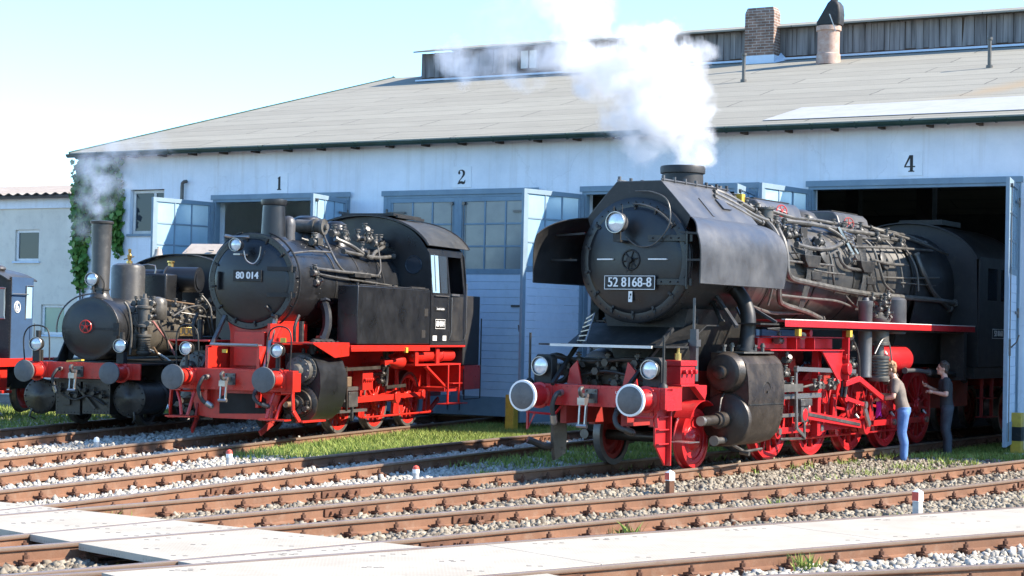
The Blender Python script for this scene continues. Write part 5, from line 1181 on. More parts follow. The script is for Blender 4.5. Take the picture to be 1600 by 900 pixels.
# running boards
for s in (-1,1):
    mb = MB(); mb.box(min(s*.95,s*1.50),max(s*.95,s*1.50),1.45,10.2,2.195,2.225,0)
    mb.box(min(s*1.495,s*1.502),max(s*1.495,s*1.502),1.45,10.2,2.12,2.22,0); o = mb.build('running_board','red52',L5,bevel=.003)
    m2 = MB(); m2.box(min(s*1.44,s*1.506),max(s*1.44,s*1.506),1.45,10.2,2.2265,2.238); m2.build('white_edge','cream',o)
    m2 = MB(); m2.tube([(s*1.42,1.4,2.06),(s*1.42,1.6,2.10),(s*1.42,10.0,2.10)],.016,6,smooth=2)
    for y in (2.2,4.0,5.9,7.7,9.4): m2.bar((s*1.0,y,2.1),(s*1.48,y,2.18),.04,.05)
    m2.build('board_bracket','matblack',o)
    m2 = MB(); 
    for y in (2.1,4.15): m2.box(s*1.43-.035,s*1.43+.035,y-.05,y+.05,1.98,2.09)
    m2.build('yellow_tag','yellow',o)
# inclined front board and platform
mb = MB(); mb.box(-1.05,1.05,-1.55,-.85,1.775,1.80); mb.prism([(-.85,1.80),(-.15,2.12),(.25,2.12),(.25,2.10),(-.15,2.10),(-.85,1.775)],(-.98,0,0),(0,1,0),(0,0,1),(1,0,0),1.96); mb.build('front_platform','matblack',L5)
mb = MB(); mb.box(-.84,.84,-1.58,-1.552,1.762,1.80); mb.build('platform_edge','cream',L5)
for s in (-1,1):
    mb = MB(); mb.box(min(s*.98,s*1.42),max(s*.98,s*1.42),.75,1.45,2.14,2.165); mb.build('step_plate','matblack',L5)
    mb = MB(); mb.bar((s*.70,-.70,2.05),(s*.62,-1.85,1.22),.05,.05); mb.build('platform_stay','matblack',L5)
    mb = MB()
    if s < 0:
        mb.bar((-.72,-.75,2.15),(-.60,-1.2,1.83),.02,.03); mb.bar((-.58,-.75,2.25),(-.46,-1.2,1.83),.02,.03)
        for i in range(6): t = i/5; mb.bar((-.72+.12*t,-.75-.45*t,2.17-.32*t),(-.58+.12*t,-.75-.45*t,2.25-.40*t),.02,.015)
        mb.build('ladder','steel',L5)
# smokebox saddle, frames
mb = MB(); mb.prism([(-.35,1.15),(.35,1.15),(.55,1.7),(.72,2.35),(-.72,2.35),(-.55,1.7)],(0,-.25,0),(1,0,0),(0,0,1),(0,1,0),2.1); mb.build('smokebox_saddle','matblack',L5)
mb = MB(); 
for s in (-1,1):
    mb.box(s*.50-.05,s*.50+.05,-1.72,-.9,.66,1.16); mb.box(s*.50-.05,s*.50+.05,-.9,12.6,.62,1.42)
mb.build('frame','redold',L5)
mb = MB(); mb.prism([(-.9,1.50),(.9,1.50),(1.0,2.2),(-1.0,2.2)],(0,7.4,0),(1,0,0),(0,0,1),(0,1,0),3.0); mb.prism([(-.45,.6),(.45,.6),(.45,1.52),(-.45,1.52)],(0,7.5,0),(1,0,0),(0,0,1),(0,1,0),2.6); mb.build('ash_pan','matblack',L5)
mb = MB(); mb.box(-.44,.44,1.2,7.4,.9,1.38); mb.build('frame_stretcher','grime',L5)
# buffer beam
mb = MB(); yb = -1.78
mb.box(-1.18,1.18,yb,yb+.05,.92,1.22); mb.box(-1.18,1.18,yb+.05,yb+.22,1.17,1.22); mb.box(1.13,1.18,yb+.05,yb+.5,.90,1.21); mb.box(-1.18,-1.13,yb+.05,yb+.5,.90,1.21)
for x in (.875,-.875): mb.box(x-.22,x+.22,yb-.012,yb-.0,.90,1.21)
rivet_line(mb,(-1.15,yb-.001,1.19),(1.15,yb-.001,1.19),26,(0,-1,0)); rivet_line(mb,(-.6,yb-.001,.95),(.6,yb-.001,.95),12,(0,-1,0))
for s in (-1,1): rivet_line(mb,(s*1.12,yb-.001,.95),(s*1.12,yb-.001,1.18),5,(0,-1,0))
bb = mb.build('buffer_beam','red52',L5,bevel=.006)
t = MB(); put_text(t,'Unt',.055,(.43,yb-.002,1.13),(1,0,0),(0,0,1)); put_text(t,'12.10.18',.042,(.47,yb-.002,1.07),(1,0,0),(0,0,1)); t.build('beam_lettering','white',bb)
for s in (-1,1):
    buffer_part(L5, s*.875, -2.24, 1.05, .225, .45, 'red52', white=True)
    lamp_part(L5, s*.90, -1.76, 1.47, .135, .18, 'matblack','steel')
    mb = MB(); mb.prism([(-.15,0),(.15,0),(.15,.36),(.10,.42),(-.10,.42),(-.15,.36)],(s*.90,-1.66,1.22),(1,0,0),(0,0,1),(0,1,0),.16); mb.build('lamp_stand','matblack',L5,bevel=.01)
    mb = MB(); mb.cyl((s*1.10,-1.70,1.22),(s*1.10,-1.70,1.95),.018,n=8); mb.lathe((s*1.10,-1.70,1.22),(0,0,1),[(0,.07),(.04,.06),(.07,.025)],12); mb.build('clearance_rod','matblack',L5)
hook_part(L5, yb-.0, 1.07)
hose_part(L5,[(-.50,yb,1.10),(-.50,yb-.14,1.08),(-.55,yb-.17,.92),(-.55,yb-.12,.72)],.035,end='steel')
hose_part(L5,[(.42,yb+.02,.90),(.44,yb-.10,.78),(.52,yb-.14,.66),(.68,yb-.10,.60)],.035,end='grime')
mb = MB(); mb.tube([(-1.08,yb+.05,.92),(-1.08,yb+.02,.55),(-.98,yb+.05,.78)],.02,6); mb.bar((-1.08,yb+.02,.56),(-1.08,yb+.02,.92),.03,.03); mb.tube([(-1.1,yb+.02,.80),(-.6,yb+.02,.78)],.018,6); mb.tube([(-.62,yb+.02,.78),(-.52,yb+.02,.90)],.018,6); mb.build('shunter_step','red52',L5)
mb = MB(); mb.tube([(.60,yb+.0,.80),(1.0,yb+.0,.80),(1.05,yb,.90)],.018,6); mb.bar((1.02,yb+.02,.9),(1.05,yb+.02,.66),.03,.05); mb.bar((.96,yb+.02,.9),(.97,yb+.02,.68),.03,.05); mb.build('shunter_step','red52',L5)
# guard irons
mb = MB(); mb.prism([(-.14,.92),(.10,.92),(.12,.45),(.10,.22),(-.10,.12),(-.14,.40)],(-.64,yb+.15,0),(.3,.95,0),(0,0,1),(1,0,0),.05); mb.tube([(-.62,yb+.2,.30),(-.75,yb-.08,.33),(-.90,yb-.25,.42)],.05,8); mb.build('guard_iron','grime',L5)
mb = MB(); mb.prism([(-.12,.92),(.22,.92),(.24,.30),(.20,.12),(-.10,.42)],(.98,yb+.15,0),(0,1,0),(0,0,1),(1,0,0),.03); mb.box(.96,1.08,yb+.37,yb+.40,.12,.92)
for z in (.42,.62,.80): mb.box(1.01,1.06,yb+.07,yb+.37,z,z+.02)
mb.build('rail_guard','red52',L5,bevel=.004)
mb = MB(); mb.box(1.0,1.30,-1.25,-.95,.44,.455); mb.build('foot_step','steel',L5)
# mudguard and red brackets over the leading wheel
mb = MB(); rows = [[(x,sin(a)*.54,.46+cos(a)*.54) for x in (.62,.90)] for a in np.linspace(-1.0,.75,14)]; mb.sheet(rows,.015); mb.build('wheel_guard','red52',L5)
mb = MB(); rows = [[(-x,sin(a)*.56,.50+cos(a)*.56) for x in (.62,1.1)] for a in np.linspace(-1.15,.75,14)]; mb.sheet(rows,.015); mb.build('wheel_guard','redold',L5)
mb = MB(); mb.box(.80,1.16,-1.26,-.72,1.23,1.26); mb.box(.82,1.12,-1.22,-.78,1.262,1.52); mb.box(.80,1.14,-1.25,-.75,1.522,1.60); mb.prism([(-.55,1.24),(-.15,1.24),(-.15,1.12),(-.2,1.02)],(1.0,-.2,0),(0,1,0),(0,0,1),(1,0,0),.1)
for q in (-1.15,-1.0,-.85): mb.cyl((1.12,q,1.44),(1.19,q,1.44),.035,n=8)
mb.build('valve_box','red52',L5,bevel=.006); mb = MB(); mb.cyl((.96,-1.0,1.60),(.96,-1.0,1.70),.05,n=10); mb.cyl((.96,-1.0,1.70),(.96,-1.0,1.78),.025,n=8); mb.cyl((.96,-1.0,1.78),(.96,-1.0,1.80),.045,n=8); mb.build('grease_cup','brass',L5)
mb = MB(); mb.prism([(0,.0),(.24,.0),(.20,.22),(.08,.34)],(.34,-1.5,1.22),(1,0,0),(0,0,1),(0,1,0),.03); mb.prism([(0,.0),(.24,.0),(.16,.34),(.04,.22)],(-.58,-1.5,1.22),(1,0,0),(0,0,1),(0,1,0),.03); mb.build('frame_gusset','red52',L5)
mb = MB(); mb.box(.98,1.08,-.68,-.60,1.30,2.05); mb.cyl((1.03,-.66,2.05),(1.03,-.66,2.5),.02,n=8); mb.box(.96,1.10,-.71,-.57,1.80,1.90); mb.build('upright_post','cladding',L5)
# clutter under the platform
mb = MB(); mb.ring((-.95,-1.2,1.42),(.3,-.95,0),.20,.045,20,8); mb.cyl((-.95,-1.25,1.42),(-.95,-1.0,1.42),.10,n=14)
for i in range(14):
    x = -.7+1.4*(i/13); valve_cluster(mb,(x,-1.25+.1*sin(i*2.1),1.38+.16*sin(i*1.3)),.8,i+50)
mb.tube([(-.9,-1.3,1.62),(-.3,-1.32,1.55),(.4,-1.3,1.6),(.9,-1.25,1.52)],.028,8,smooth=4); mb.tube([(-.6,-1.35,1.3),(.0,-1.38,1.42),(.6,-1.34,1.3)],.022,8,smooth=4)
mb.box(-.85,.85,-1.1,-.6,1.22,1.6); mb.build('front_gear','grime',L5)
# steam pipe to the cylinder, supports under the smokebox
for s in (-1,1):
    pipe(L5,[(s*.86,.95,2.72),(s*1.02,.98,2.5),(s*1.12,.95,2.25),(s*1.13,.90,1.95),(s*1.12,.85,1.72)],.115,'darkside','steam_pipe',6,16)
for s in (-1,1):
    pipe(L5,[(s*.62,.2,2.3),(s*.75,-.1,2.05),(s*.9,-.35,1.86)],.04,'matblack'); pipe(L5,[(s*.75,.5,2.45),(s*1.0,.3,2.15)],.035,'matblack')
mb = MB(); mb.bar((.78,.55,2.55),(1.32,.15,2.10),.05,.05); mb.bar((.85,1.45,2.45),(1.38,1.4,2.18),.04,.04); mb.bar((.84,1.1,2.4),(1.2,1.1,1.75),.03,.03); mb.build('strut','cladding',L5)
# cylinders
for s in (-1,1):
    x0, x1 = (.72,1.34)
    mb = MB()
    # casing outline in the y-z plane: flat front with valve chest on top, curved belly
    out = [(.42,1.66),(1.38,1.66),(1.52,1.60),(1.62,1.40),(1.66,1.0),(1.64,.62),(1.52,.45),(1.2,.36),(.62,.34),(.45,.42),(.42,.9)]
    rows = []
    prof = [(.80,1.70),(1.10,1.70),(1.27,1.66),(1.37,1.55),(1.41,1.35),(1.43,1.05),(1.40,.75),(1.33,.52),(1.20,.39),(1.0,.32),(.80,.31)]
    rows = [[(s*x,y,z) for y in (.36,1.62)] for x,z in prof]
    mb.sheet(rows,.014)
    mb.prism([(s*x if s>0 else s*x,z) for x,z in prof],(0,1.60,0),(1,0,0),(0,0,1),(0,1,0),.02); mb.prism([(s*x,z) for x,z in prof],(0,.36,0),(1,0,0),(0,0,1),(0,1,0),.02)
    cy = mb.build('cylinder','grime',L5,sharp=30)
    m2 = MB(); m2.ring((s*1.426,1.0,1.15),(1,0,0),.13,.008,24,5); m2.cyl((s*1.42,1.0,1.13),(s*1.45,1.0,1.13),.02,n=8); rivet_line(m2,(s*1.42,.42,1.3),(s*1.42,.42,.7),8,(s,0,0)); rivet_line(m2,(s*1.42,1.56,1.3),(s*1.42,1.56,.7),8,(s,0,0)); m2.bar((s*1.435,.38,.95),(s*1.435,1.6,.95),.006,.02); m2.build('casing_trim','matblack',cy)
    m2 = MB(); m2.lathe((s*1.08,.36,1.42),(0,-1,0),[(-.02,.31),(.0,.31),(.02,.30),(.16,.27),(.18,.235),(.185,.21),(.20,.10),(.30,.095),(.31,.08),(.315,0)],32); rivet_ring(m2,(s*1.08,.355,1.42),(0,-1,0),.285,18,.016,.018); m2.build('valve_chest_cover','grime',cy)
    m2 = MB(); m2.lathe((s*1.08,.36,.72),(0,-1,0),[(-.02,.40),(.02,.40),(.05,.385),(.07,.34),(.075,.30),(.09,.28),(.10,.12),(.24,.12),(.245,.085),(.25,.07)],36); rivet_ring(m2,(s*1.08,.34,.72),(0,-1,0),.365,24,.016,.02)
    m2.cyl((s*1.08,.10,.72),(s*1.08,-.42,.72),.075,n=16); m2.lathe((s*1.08,.1,.72),(0,-1,0),[(0,.13),(.06,.13),(.07,.10),(.14,.10)],16); m2.tube([(s*1.08,.1,.85),(s*1.08,.15,1.02),(s*1.06,.3,1.12)],.018,6); m2.build('cylinder_cover','grime',cy)
    m2 = MB(); m2.cyl((s*1.08,.02,.72),(s*1.08,-.50,.72),.07,n=18); m2.build('piston_tail_sleeve','steel',cy)
    m2 = MB(); m2.cyl((s*1.1,.25,.42),(s*1.1,-.05,.42),.05,n=10); m2.cyl((s*1.1,-.05,.42),(s*1.1,-.10,.42),.075,n=12); m2.tube([(s*1.12,.3,.40),(s*1.12,.9,.22),(s*1.12,1.5,.24)],.022,6); m2.cyl((s*1.1,.8,.22),(s*1.25,.8,.20),.035,n=8); m2.build('drain_cock','darksteel',cy)
    m2 = MB(); m2.box(min(s*.85,s*1.30),max(s*.85,s*1.30),.45,1.5,1.705,1.73)
    for i in range(6): m2.cyl((s*(.92+.07*i),.55+.12*i,1.73),(s*(.92+.07*i),.55+.12*i,1.83+.03*(i%2)),.03,n=8); m2.cyl((s*(.92+.07*i),.55+.12*i,1.80),(s*(.92+.07*i),.55+.12*i,1.83),.045,n=6)
    m2.build('cylinder_fittings','pipe',cy)
    m2 = MB(); m2.lathe((s*1.08,1.62,1.42),(0,1,0),[(0,.30),(.12,.28),(.14,.22),(.16,.10),(.5,.05),(.9,.05)],28); m2.build('rear_valve_cover','grime',cy)
# wheels
for s in (-1,1):
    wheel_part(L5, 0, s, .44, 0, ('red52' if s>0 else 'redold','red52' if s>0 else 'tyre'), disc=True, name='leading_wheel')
ZW = .70; ROT = -2.35
for i, y in enumerate((2.6,4.25,5.9,7.55,9.2)):
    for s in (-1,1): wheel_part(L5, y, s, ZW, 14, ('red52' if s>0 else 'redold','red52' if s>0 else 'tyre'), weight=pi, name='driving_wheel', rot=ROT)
for y in (0,2.6,4.25,5.9,7.55,9.2): mb = MB(); mb.cyl((-.74,y,.425 if y==0 else ZW),(.74,y,.425 if y==0 else ZW),.08,n=14); mb.build('axle','grime',L5)
# rods (right side and left side)
cr = .33; cyo, czo = cos(ROT)*cr, sin(ROT)*cr
for s in (-1,1):
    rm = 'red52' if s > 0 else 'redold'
    mb = MB()
    for a, b in ((2.6,4.25),(4.25,5.9),(5.9,7.55),(7.55,9.2)): mb.bar((s*.94,a+cyo,ZW+czo),(s*.94,b+cyo,ZW+czo),.05,.10)
    for y in (2.6,4.25,5.9,7.55,9.2): mb.cyl((s*.90,y+cyo,ZW+czo),(s*1.0,y+cyo,ZW+czo),.12,n=18)
    cpl = mb.build('coupling_rod',rm,L5,bevel=.004)
    m2 = MB()
    for y in (2.6,4.25,5.9,7.55,9.2): m2.cyl((s*.78,y+cyo,ZW+czo),(s*1.04,y+cyo,ZW+czo),.055,n=12); m2.cyl((s*1.0,y+cyo,ZW+czo+.1),(s*.94,y+cyo,ZW+czo+.17),.03,n=8)
    m2.build('crank_pin','steel',cpl)
    mb = MB(); xh = 3.05; main = (5.9+cyo,ZW+czo)
    mb.bar((s*1.10,xh,.72),(s*1.10,main[0],main[1]),.05,.13); mb.cyl((s*1.05,main[0],main[1]),(s*1.16,main[0],main[1]),.16,n=20); mb.cyl((s*1.05,xh,.72),(s*1.16,xh,.72),.10,n=16); mr = mb.build('connecting_rod',rm,L5,bevel=.004)
    m2 = MB(); m2.bar((s*1.13,xh+.2,.72+.0),(s*1.13,main[0]-.25,main[1]+.02),.012,.05); m2.build('rod_fluting','darksteel',mr)
    mb = MB(); mb.box(s*1.08-.05,s*1.08+.05,1.66,3.75,.98,1.06); mb.bar((s*1.08,1.66,.72),(s*1.08,xh,.72),.055,.055); mb.build('slide_bar','steel',L5,bevel=.004)
    mb = MB(); mb.box(s*1.08-.10,s*1.08+.10,xh-.22,xh+.22,.86,.975); mb.box(s*1.08-.075,s*1.08+.075,xh-.14,xh+.14,.60,.86); mb.bar((s*1.14,xh,.7),(s*1.14,xh+.02,.32),.03,.06); mb.bar((s*1.14,xh+.02,.34),(s*1.14,2.15,.36),.025,.04); mb.build('crosshead','darksteel',L5,bevel=.008)
    # Walschaerts gear: expansion link, radius rod, return crank, eccentric rod, combination lever
    mb = MB(); mb.bar((s*1.20,main[0],main[1]),(s*1.20,main[0]-.28,main[1]+.36),.04,.10); mb.cyl((s*1.18,main[0]-.28,main[1]+.36),(s*1.26,main[0]-.28,main[1]+.36),.06,n=12); mb.build('return_crank','steel',L5)
    mb = MB(); mb.bar((s*1.22,main[0]-.28,main[1]+.36),(s*1.22,4.52,.96),.03,.07); mb.cyl((s*1.20,4.52,.96),(s*1.25,4.52,.96),.07,n=12); mb.build('eccentric_rod',rm,L5,bevel=.003)
    mb = MB(); rows = [(4.52+.10*cos(a)-.1,1.38+.42*sin(a)) for a in np.linspace(-1.3,1.3,9)]; mb.tube([(s*1.18,y,z) for y,z in rows],.035,8); mb.tube([(s*1.24,y,z) for y,z in rows],.03,8); mb.bar((s*1.2,4.50,1.0),(s*1.2,4.52,.96),.05,.06); mb.build('expansion_link','grime',L5)
    mb = MB(); mb.bar((s*1.20,2.55,1.46),(s*1.20,5.0,1.40),.03,.07); mb.bar((s*1.20,2.55,1.50),(s*1.20,2.62,.50),.03,.06); mb.bar((s*1.20,2.62,.52),(s*1.16,3.05,.36),.025,.05); mb.cyl((s*1.18,2.55,1.46),(s*1.24,2.55,1.46),.05,n=10); mb.build('radius_rod','steel',L5)
    mb = MB(); mb.bar((s*1.02,1.45,1.86),(s*1.02,4.35,1.86),.06,.17); mb.bar((s*1.14,1.45,1.965),(s*1.14,4.35,1.965),.26,.02); mb.bar((s*1.14,1.45,1.755),(s*1.14,4.35,1.755),.26,.02)
    mb.bar((s*1.26,4.42,2.1),(s*1.26,4.42,1.26),.05,.12); mb.prism([(3.5,1.75),(4.40,1.75),(4.40,1.25),(4.2,1.25)],(s*1.20,0,0),(0,1,0),(0,0,1),(s,0,0),.03); mb.cyl((s*1.2,4.42,1.45),(s*1.34,4.42,1.45),.10,n=14); mb.cyl((s*1.2,4.42,1.65),(s*1.30,4.42,1.65),.06,n=10)
    for y in (2.4,3.1): mb.box(min(s*1.1,s*1.27),max(s*1.1,s*1.27),y,y+.02,1.765,1.955)
    mb.cyl((s*1.1,2.9,2.03),(s*1.3,2.9,2.03),.06,n=12); mb.build('motion_bracket',rm,L5,bevel=.004)
    mb = MB(); mb.box(s*1.02-.06,s*1.02+.06,3.72,3.84,.35,1.75); mb.bar((s*1.0,3.75,1.1),(s*.6,3.75,1.1),.05,.3); mb.build('slide_bar_bracket',rm,L5,bevel=.004)
    mb = MB(); mb.bar((s*1.28,4.95,1.28),(s*1.28,6.6,.75),.05,.09); mb.bar((s*1.26,4.4,1.2),(s*1.28,4.95,1.28),.06,.09); mb.build('lifting_arm',rm,L5,bevel=.004)
    for y in (3.42,5.07,6.72,8.37):
        mb = MB(); mb.bar((s*.78,y,1.0),(s*.82,y+.05,.28),.05,.06); mb.prism([(-.1,.40),(-.02,.95),(.06,.95),(.0,.36)],(s*.80,y-.12,0),(0,1,0),(0,0,1),(s,0,0),.05); mb.build('brake_shoe',rm,L5,bevel=.003)
    mb = MB(); mb.tube([(s*.82,3.2,.30),(s*.82,8.8,.30)],.022,6); mb.build('brake_rod',rm,L5)
    mb = MB(); mb.prism([(-.10,1.62),(.10,1.62),(.16,1.40),(-.16,1.40)],(s*.70,3.42,0),(0,1,0),(0,0,1),(s,0,0),.05)
    for y in (4.25,5.9,7.55): 
        for q in range(4): mb.bar((s*.66,y-.42+.03*q,1.46-.02*q),(s*.66,y+.42-.03*q,1.46-.02*q),.09,.015)
        mb.box(s*.66-.05,s*.66+.05,y-.06,y+.06,1.25,1.5)
    mb.build('leaf_spring','redold',L5)
# air pumps standing beside the boiler on the right, air tank below
for y, r_ in ((5.35,.13),(6.05,.17)):
    mb = MB(); x = 1.22 if r_ < .15 else 1.20
    if r_ < .15: mb.lathe((x,y,1.30),(0,0,1),[(0,r_),(.02,r_),(.04,r_*.92),(1.20,r_*.92),(1.22,r_),(1.30,r_),(1.31,r_*.5),(1.36,r_*.4)],24)
    else:
        mb.lathe((x,y,1.22),(0,0,1),[(0,r_),(.05,r_*1.12),(.07,r_*1.12),(.09,r_),(.38,r_),(.40,r_*1.12),(.44,r_*1.12),(.45,r_*.55),(.62,r_*.5),(.63,r_*1.1),(.67,r_*1.1),(.68,r_),(1.02,r_),(1.05,r_*1.12),(1.10,r_*1.1),(1.13,r_*.7),(1.2,r_*.3)],24)
        for k in range(5): mb.lathe((x,y,1.34+k*.055),(0,0,1),[(0,r_*1.0),(.008,r_*1.16),(.016,r_*1.0)],24,cap=False)
        for i in range(12): valve_cluster(mb,(x+.14*cos(i*2.3),y+.17*sin(i*2.3),2.30+.035*i),.62,i+80)
    mb.build('air_pump','cladding' if r_<.15 else 'pipe',L5)
pipe(L5,[(1.25,6.1,2.6),(1.28,6.35,2.75),(1.2,6.5,2.5),(1.22,6.3,2.2)],.014,'steel'); pipe(L5,[(1.3,5.6,1.7),(1.34,5.85,1.95),(1.32,6.2,1.9),(1.33,6.35,1.5)],.014,'steel')
mb = MB(); mb.lathe((1.20,6.75,2.05),(0,0,1),[(0,.20),(.02,.21),(.60,.21),(.63,.18),(.66,.08)],22); mb.build('lubricator_pot','cladding',L5)
for s in (1,-1):
    mb = MB(); mb.lathe((s*1.05,6.28,1.60),(0,1,0),[(-.10,0),(-.085,.10),(-.05,.19),(0,.235),(.02,.24),(1.2,.24),(1.22,.235),(1.27,.15),(1.3,0)],32)
    mb.lathe((s*1.05,6.19,1.60),(0,-1,0),[(0,.04),(.03,.04),(.04,.03)],10); mb.build('air_reservoir','red52' if s>0 else 'redold',L5)
# pipe fragment with pale insulation and lower rear pipework
pipe(L5,[(1.28,7.1,1.40),(1.30,7.7,1.40),(1.30,8.0,1.38),(1.29,8.3,1.36)],.038,'cladding','lagged_pipe'); pipe(L5,[(1.29,8.3,1.36),(1.28,9.8,1.30),(1.2,10.5,1.2)],.05,'matblack')
mb = MB(); mb.box(1.0,1.46,9.7,9.85,1.2,2.12); mb.box(-1.46,-1.0,9.7,9.85,1.2,2.12); mb.box(-1.45,1.45,10.3,12.8,1.22,1.44); mb.build('drag_box','matblack',L5)
for s in (-1,1):
    mb = MB(); mb.bar((s*1.38,11.0,1.2),(s*1.38,11.0,.45),.04,.06); mb.bar((s*1.38,11.6,1.2),(s*1.38,11.6,.45),.04,.06); mb.box(s*1.38-.12,s*1.38+.12,10.98,11.62,.45,.47); mb.box(s*1.38-.12,s*1.38+.12,10.98,11.62,.82,.84); mb.build('cab_step','redold',L5)
mb = MB()
for y in (2.75,4.72): mb.lathe((1.22,y,1.98),(.6,-.7,-.3),[(-.08,.03),(-.05,.05),(0,.06),(.004,.05),(.005,0)],14)
mb.build('frame_lamp','steel',L5)
mb = MB()
for i,(y,z) in enumerate(((1.9,1.35),(2.05,1.25),(2.25,1.38),(2.5,1.2),(4.9,1.35),(5.0,1.5),(4.75,1.55),(4.95,1.8),(2.0,1.9),(2.3,1.6),(1.85,.75),(3.4,1.15),(3.6,1.2),(4.0,1.15),(4.15,1.2),(6.6,1.2),(6.8,1.1),(6.9,1.3),(6.95,1.0))): valve_cluster(mb,(1.15,y,z),.75,i+120)
mb.tube([(1.2,1.7,1.2),(1.2,2.6,1.16),(1.2,3.2,1.2)],.02,6,smooth=4); mb.tube([(1.2,4.8,2.0),(1.25,5.0,1.7),(1.2,5.2,1.3)],.015,6,smooth=4); mb.box(1.0,1.22,1.75,2.8,1.10,1.22)
mb.build('motion_oilers','pipe',L5)
# tender behind, inside the shed
T5 = thing('tender', 'black tender coupled behind the big locomotive, in the dark of gate 4', 'tender', (2.1283+13.4*sin(.572), 27.8765+13.4*cos(.572), 0), -.572)
mb = MB(); mb.lathe((0,.2,2.25),(0,1,0),[(0,1.28),(6.5,1.28)],36); mb.box(-1.3,1.3,.1,3.2,2.3,3.5); mb.build('tank','darkside',T5)
mb = MB(); mb.box(-1.35,1.35,-.1,7,1.02,1.22); mb.box(-1.35,-1.28,-.1,7,.8,1.02); mb.box(1.28,1.35,-.1,7,.8,1.02); mb.build('frame','redold',T5)
for y in (1.0,2.8,4.6,6.3):
    for s in (-1,1): wheel_part(T5,y,s,.46,0,('redold','tyre'),disc=True)
# ================================================================== tank locomotive 80 014
L8 = loco_root('steam_locomotive', 'black side-tank steam locomotive with red frame numbered 80 014, standing before closed gate 2', -3.8508, 34.5788, .3574, 'steam locomotives standing before the shed')
Z8 = 2.74; R8 = .80
mb = MB(); mb.lathe((0,-.9,Z8),(0,1,0),[(0,R8),(3.6,R8)],56,cap=False); mb.build('boiler','black',L8)
mb = MB()
for y in (-.35,.7,1.75): mb.lathe((0,y,Z8),(0,1,0),[(0,R8+.002),(0,R8+.01),(.05,R8+.01),(.05,R8+.002)],56,cap=False)
mb.build('boiler_band','matblack',L8)
mb = MB(); mb.lathe((0,-2.05,Z8),(0,1,0),[(0,.78),(.01,.81),(1.15,.81),(1.15,R8)],56,cap=False)
for y in (-1.9,-1.0):
    for i in range(54): a = 2*pi*i/54; mb.lathe((cos(a)*.81,y,Z8+sin(a)*.81),(cos(a),0,sin(a)),[(0,.013),(.01,0)],5)
mb.build('smokebox','black',L8)
mb = MB(); mb.lathe((0,-2.05,Z8),(0,-1,0),[(0,.6),(0,.85),(.035,.855),(.05,.84),(.05,.745),(.02,.74)],64,cap=False); rivet_ring(mb,(0,-2.10,Z8),(0,-1,0),.80,30,.012,.01); mb.build('smokebox_ring','black',L8)
mb = MB(); prof = [(0,.74),(.02,.74),(.035,.725)]
for i in range(1,13): r_ = .725*(1-i/12); prof.append((.035+.12*(1-(r_/.725)**2),r_))
mb.lathe((0,-2.075,Z8),(0,-1,0),prof,64,cap=False); d8 = mb.build('smokebox_door','black',L8)
mb = MB()
for z in (Z8+.22,Z8-.24): mb.bar((.36,-2.20,z),(.74,-2.13,z),.02,.07); mb.bar((.74,-2.13,z),(.88,-2.10,z),.05,.08); mb.cyl((.80,-2.14,z-.06),(.80,-2.14,z+.06),.025,n=8)
mb.bar((-.60,-2.17,Z8-.16),(-.60,-2.17,Z8+.16),.10,.02); mb.build('door_hinge','matblack',d8)
mb = MB()
for k in range(12):
    a = 2*pi*k/12+.13
    if cos(a) > .9: continue
    c = V((cos(a)*.755,-2.12,Z8+sin(a)*.755)); t = V((cos(a),0,sin(a))); mb.bar(c-t*.045,c+t*.05,.03,.028,up=(0,1,0)); mb.cyl(c,c+V((0,-.035,0)),.014,n=6)
mb.cyl((.42,-2.14,Z8-.52),(.36,-2.22,Z8-.44),.03,n=8); mb.cyl((.46,-2.16,Z8-.60),(.56,-2.2,Z8-.62),.035,n=8); mb.build('door_dog','darkside',d8)
mb = MB(); mb.ring((0,-2.075,Z8),(0,1,0),.905,.018,56,6,a0=pi/2-.0,a1=pi/2+2*pi*.999); mb.build('ring_pipe','black',L8) if False else None
mb = MB(); mb.tube([(sin(a)*.90,-1.98,Z8+cos(a)*.90) for a in np.linspace(-1.75,-.30,14)],.018,6); mb.tube([(sin(a)*.90,-1.98,Z8+cos(a)*.90) for a in np.linspace(.30,2.55,18)],.018,6)
for a in (-1.6,-.9,-.35,.35,.9,1.5,2.1): mb.cyl((sin(a)*.82,-1.98,Z8+cos(a)*.82),(sin(a)*.91,-1.98,Z8+cos(a)*.91),.014,n=6)
mb.build('handrail','matblack',L8)
number_board(d8,'80 014',(-.0,-2.245,Z8+.09),.56,.20,.175,frame=False,xs=.92,bold=.006)
lp = lamp_part(L8,-.10,-2.55,Z8+.62,.115,.20,'matblack','steel'); mb = MB(); mb.cyl((-.26,-2.45,Z8+.76),(.10,-2.40,Z8+.76),.022,n=8); mb.cyl((-.34,-2.46,Z8+.78),(-.22,-2.45,Z8+.76),.03,n=8); mb.box(-.15,-.02,-2.5,-2.2,Z8+.44,Z8+.47); mb.tube([(.0,-2.40,Z8+.52),(.04,-2.38,Z8+.36),(.14,-2.3,Z8+.30),(.22,-2.25,Z8+.42),(.25,-2.25,Z8+.6)],.012,6,smooth=4); mb.build('lamp_bracket','steel',lp)
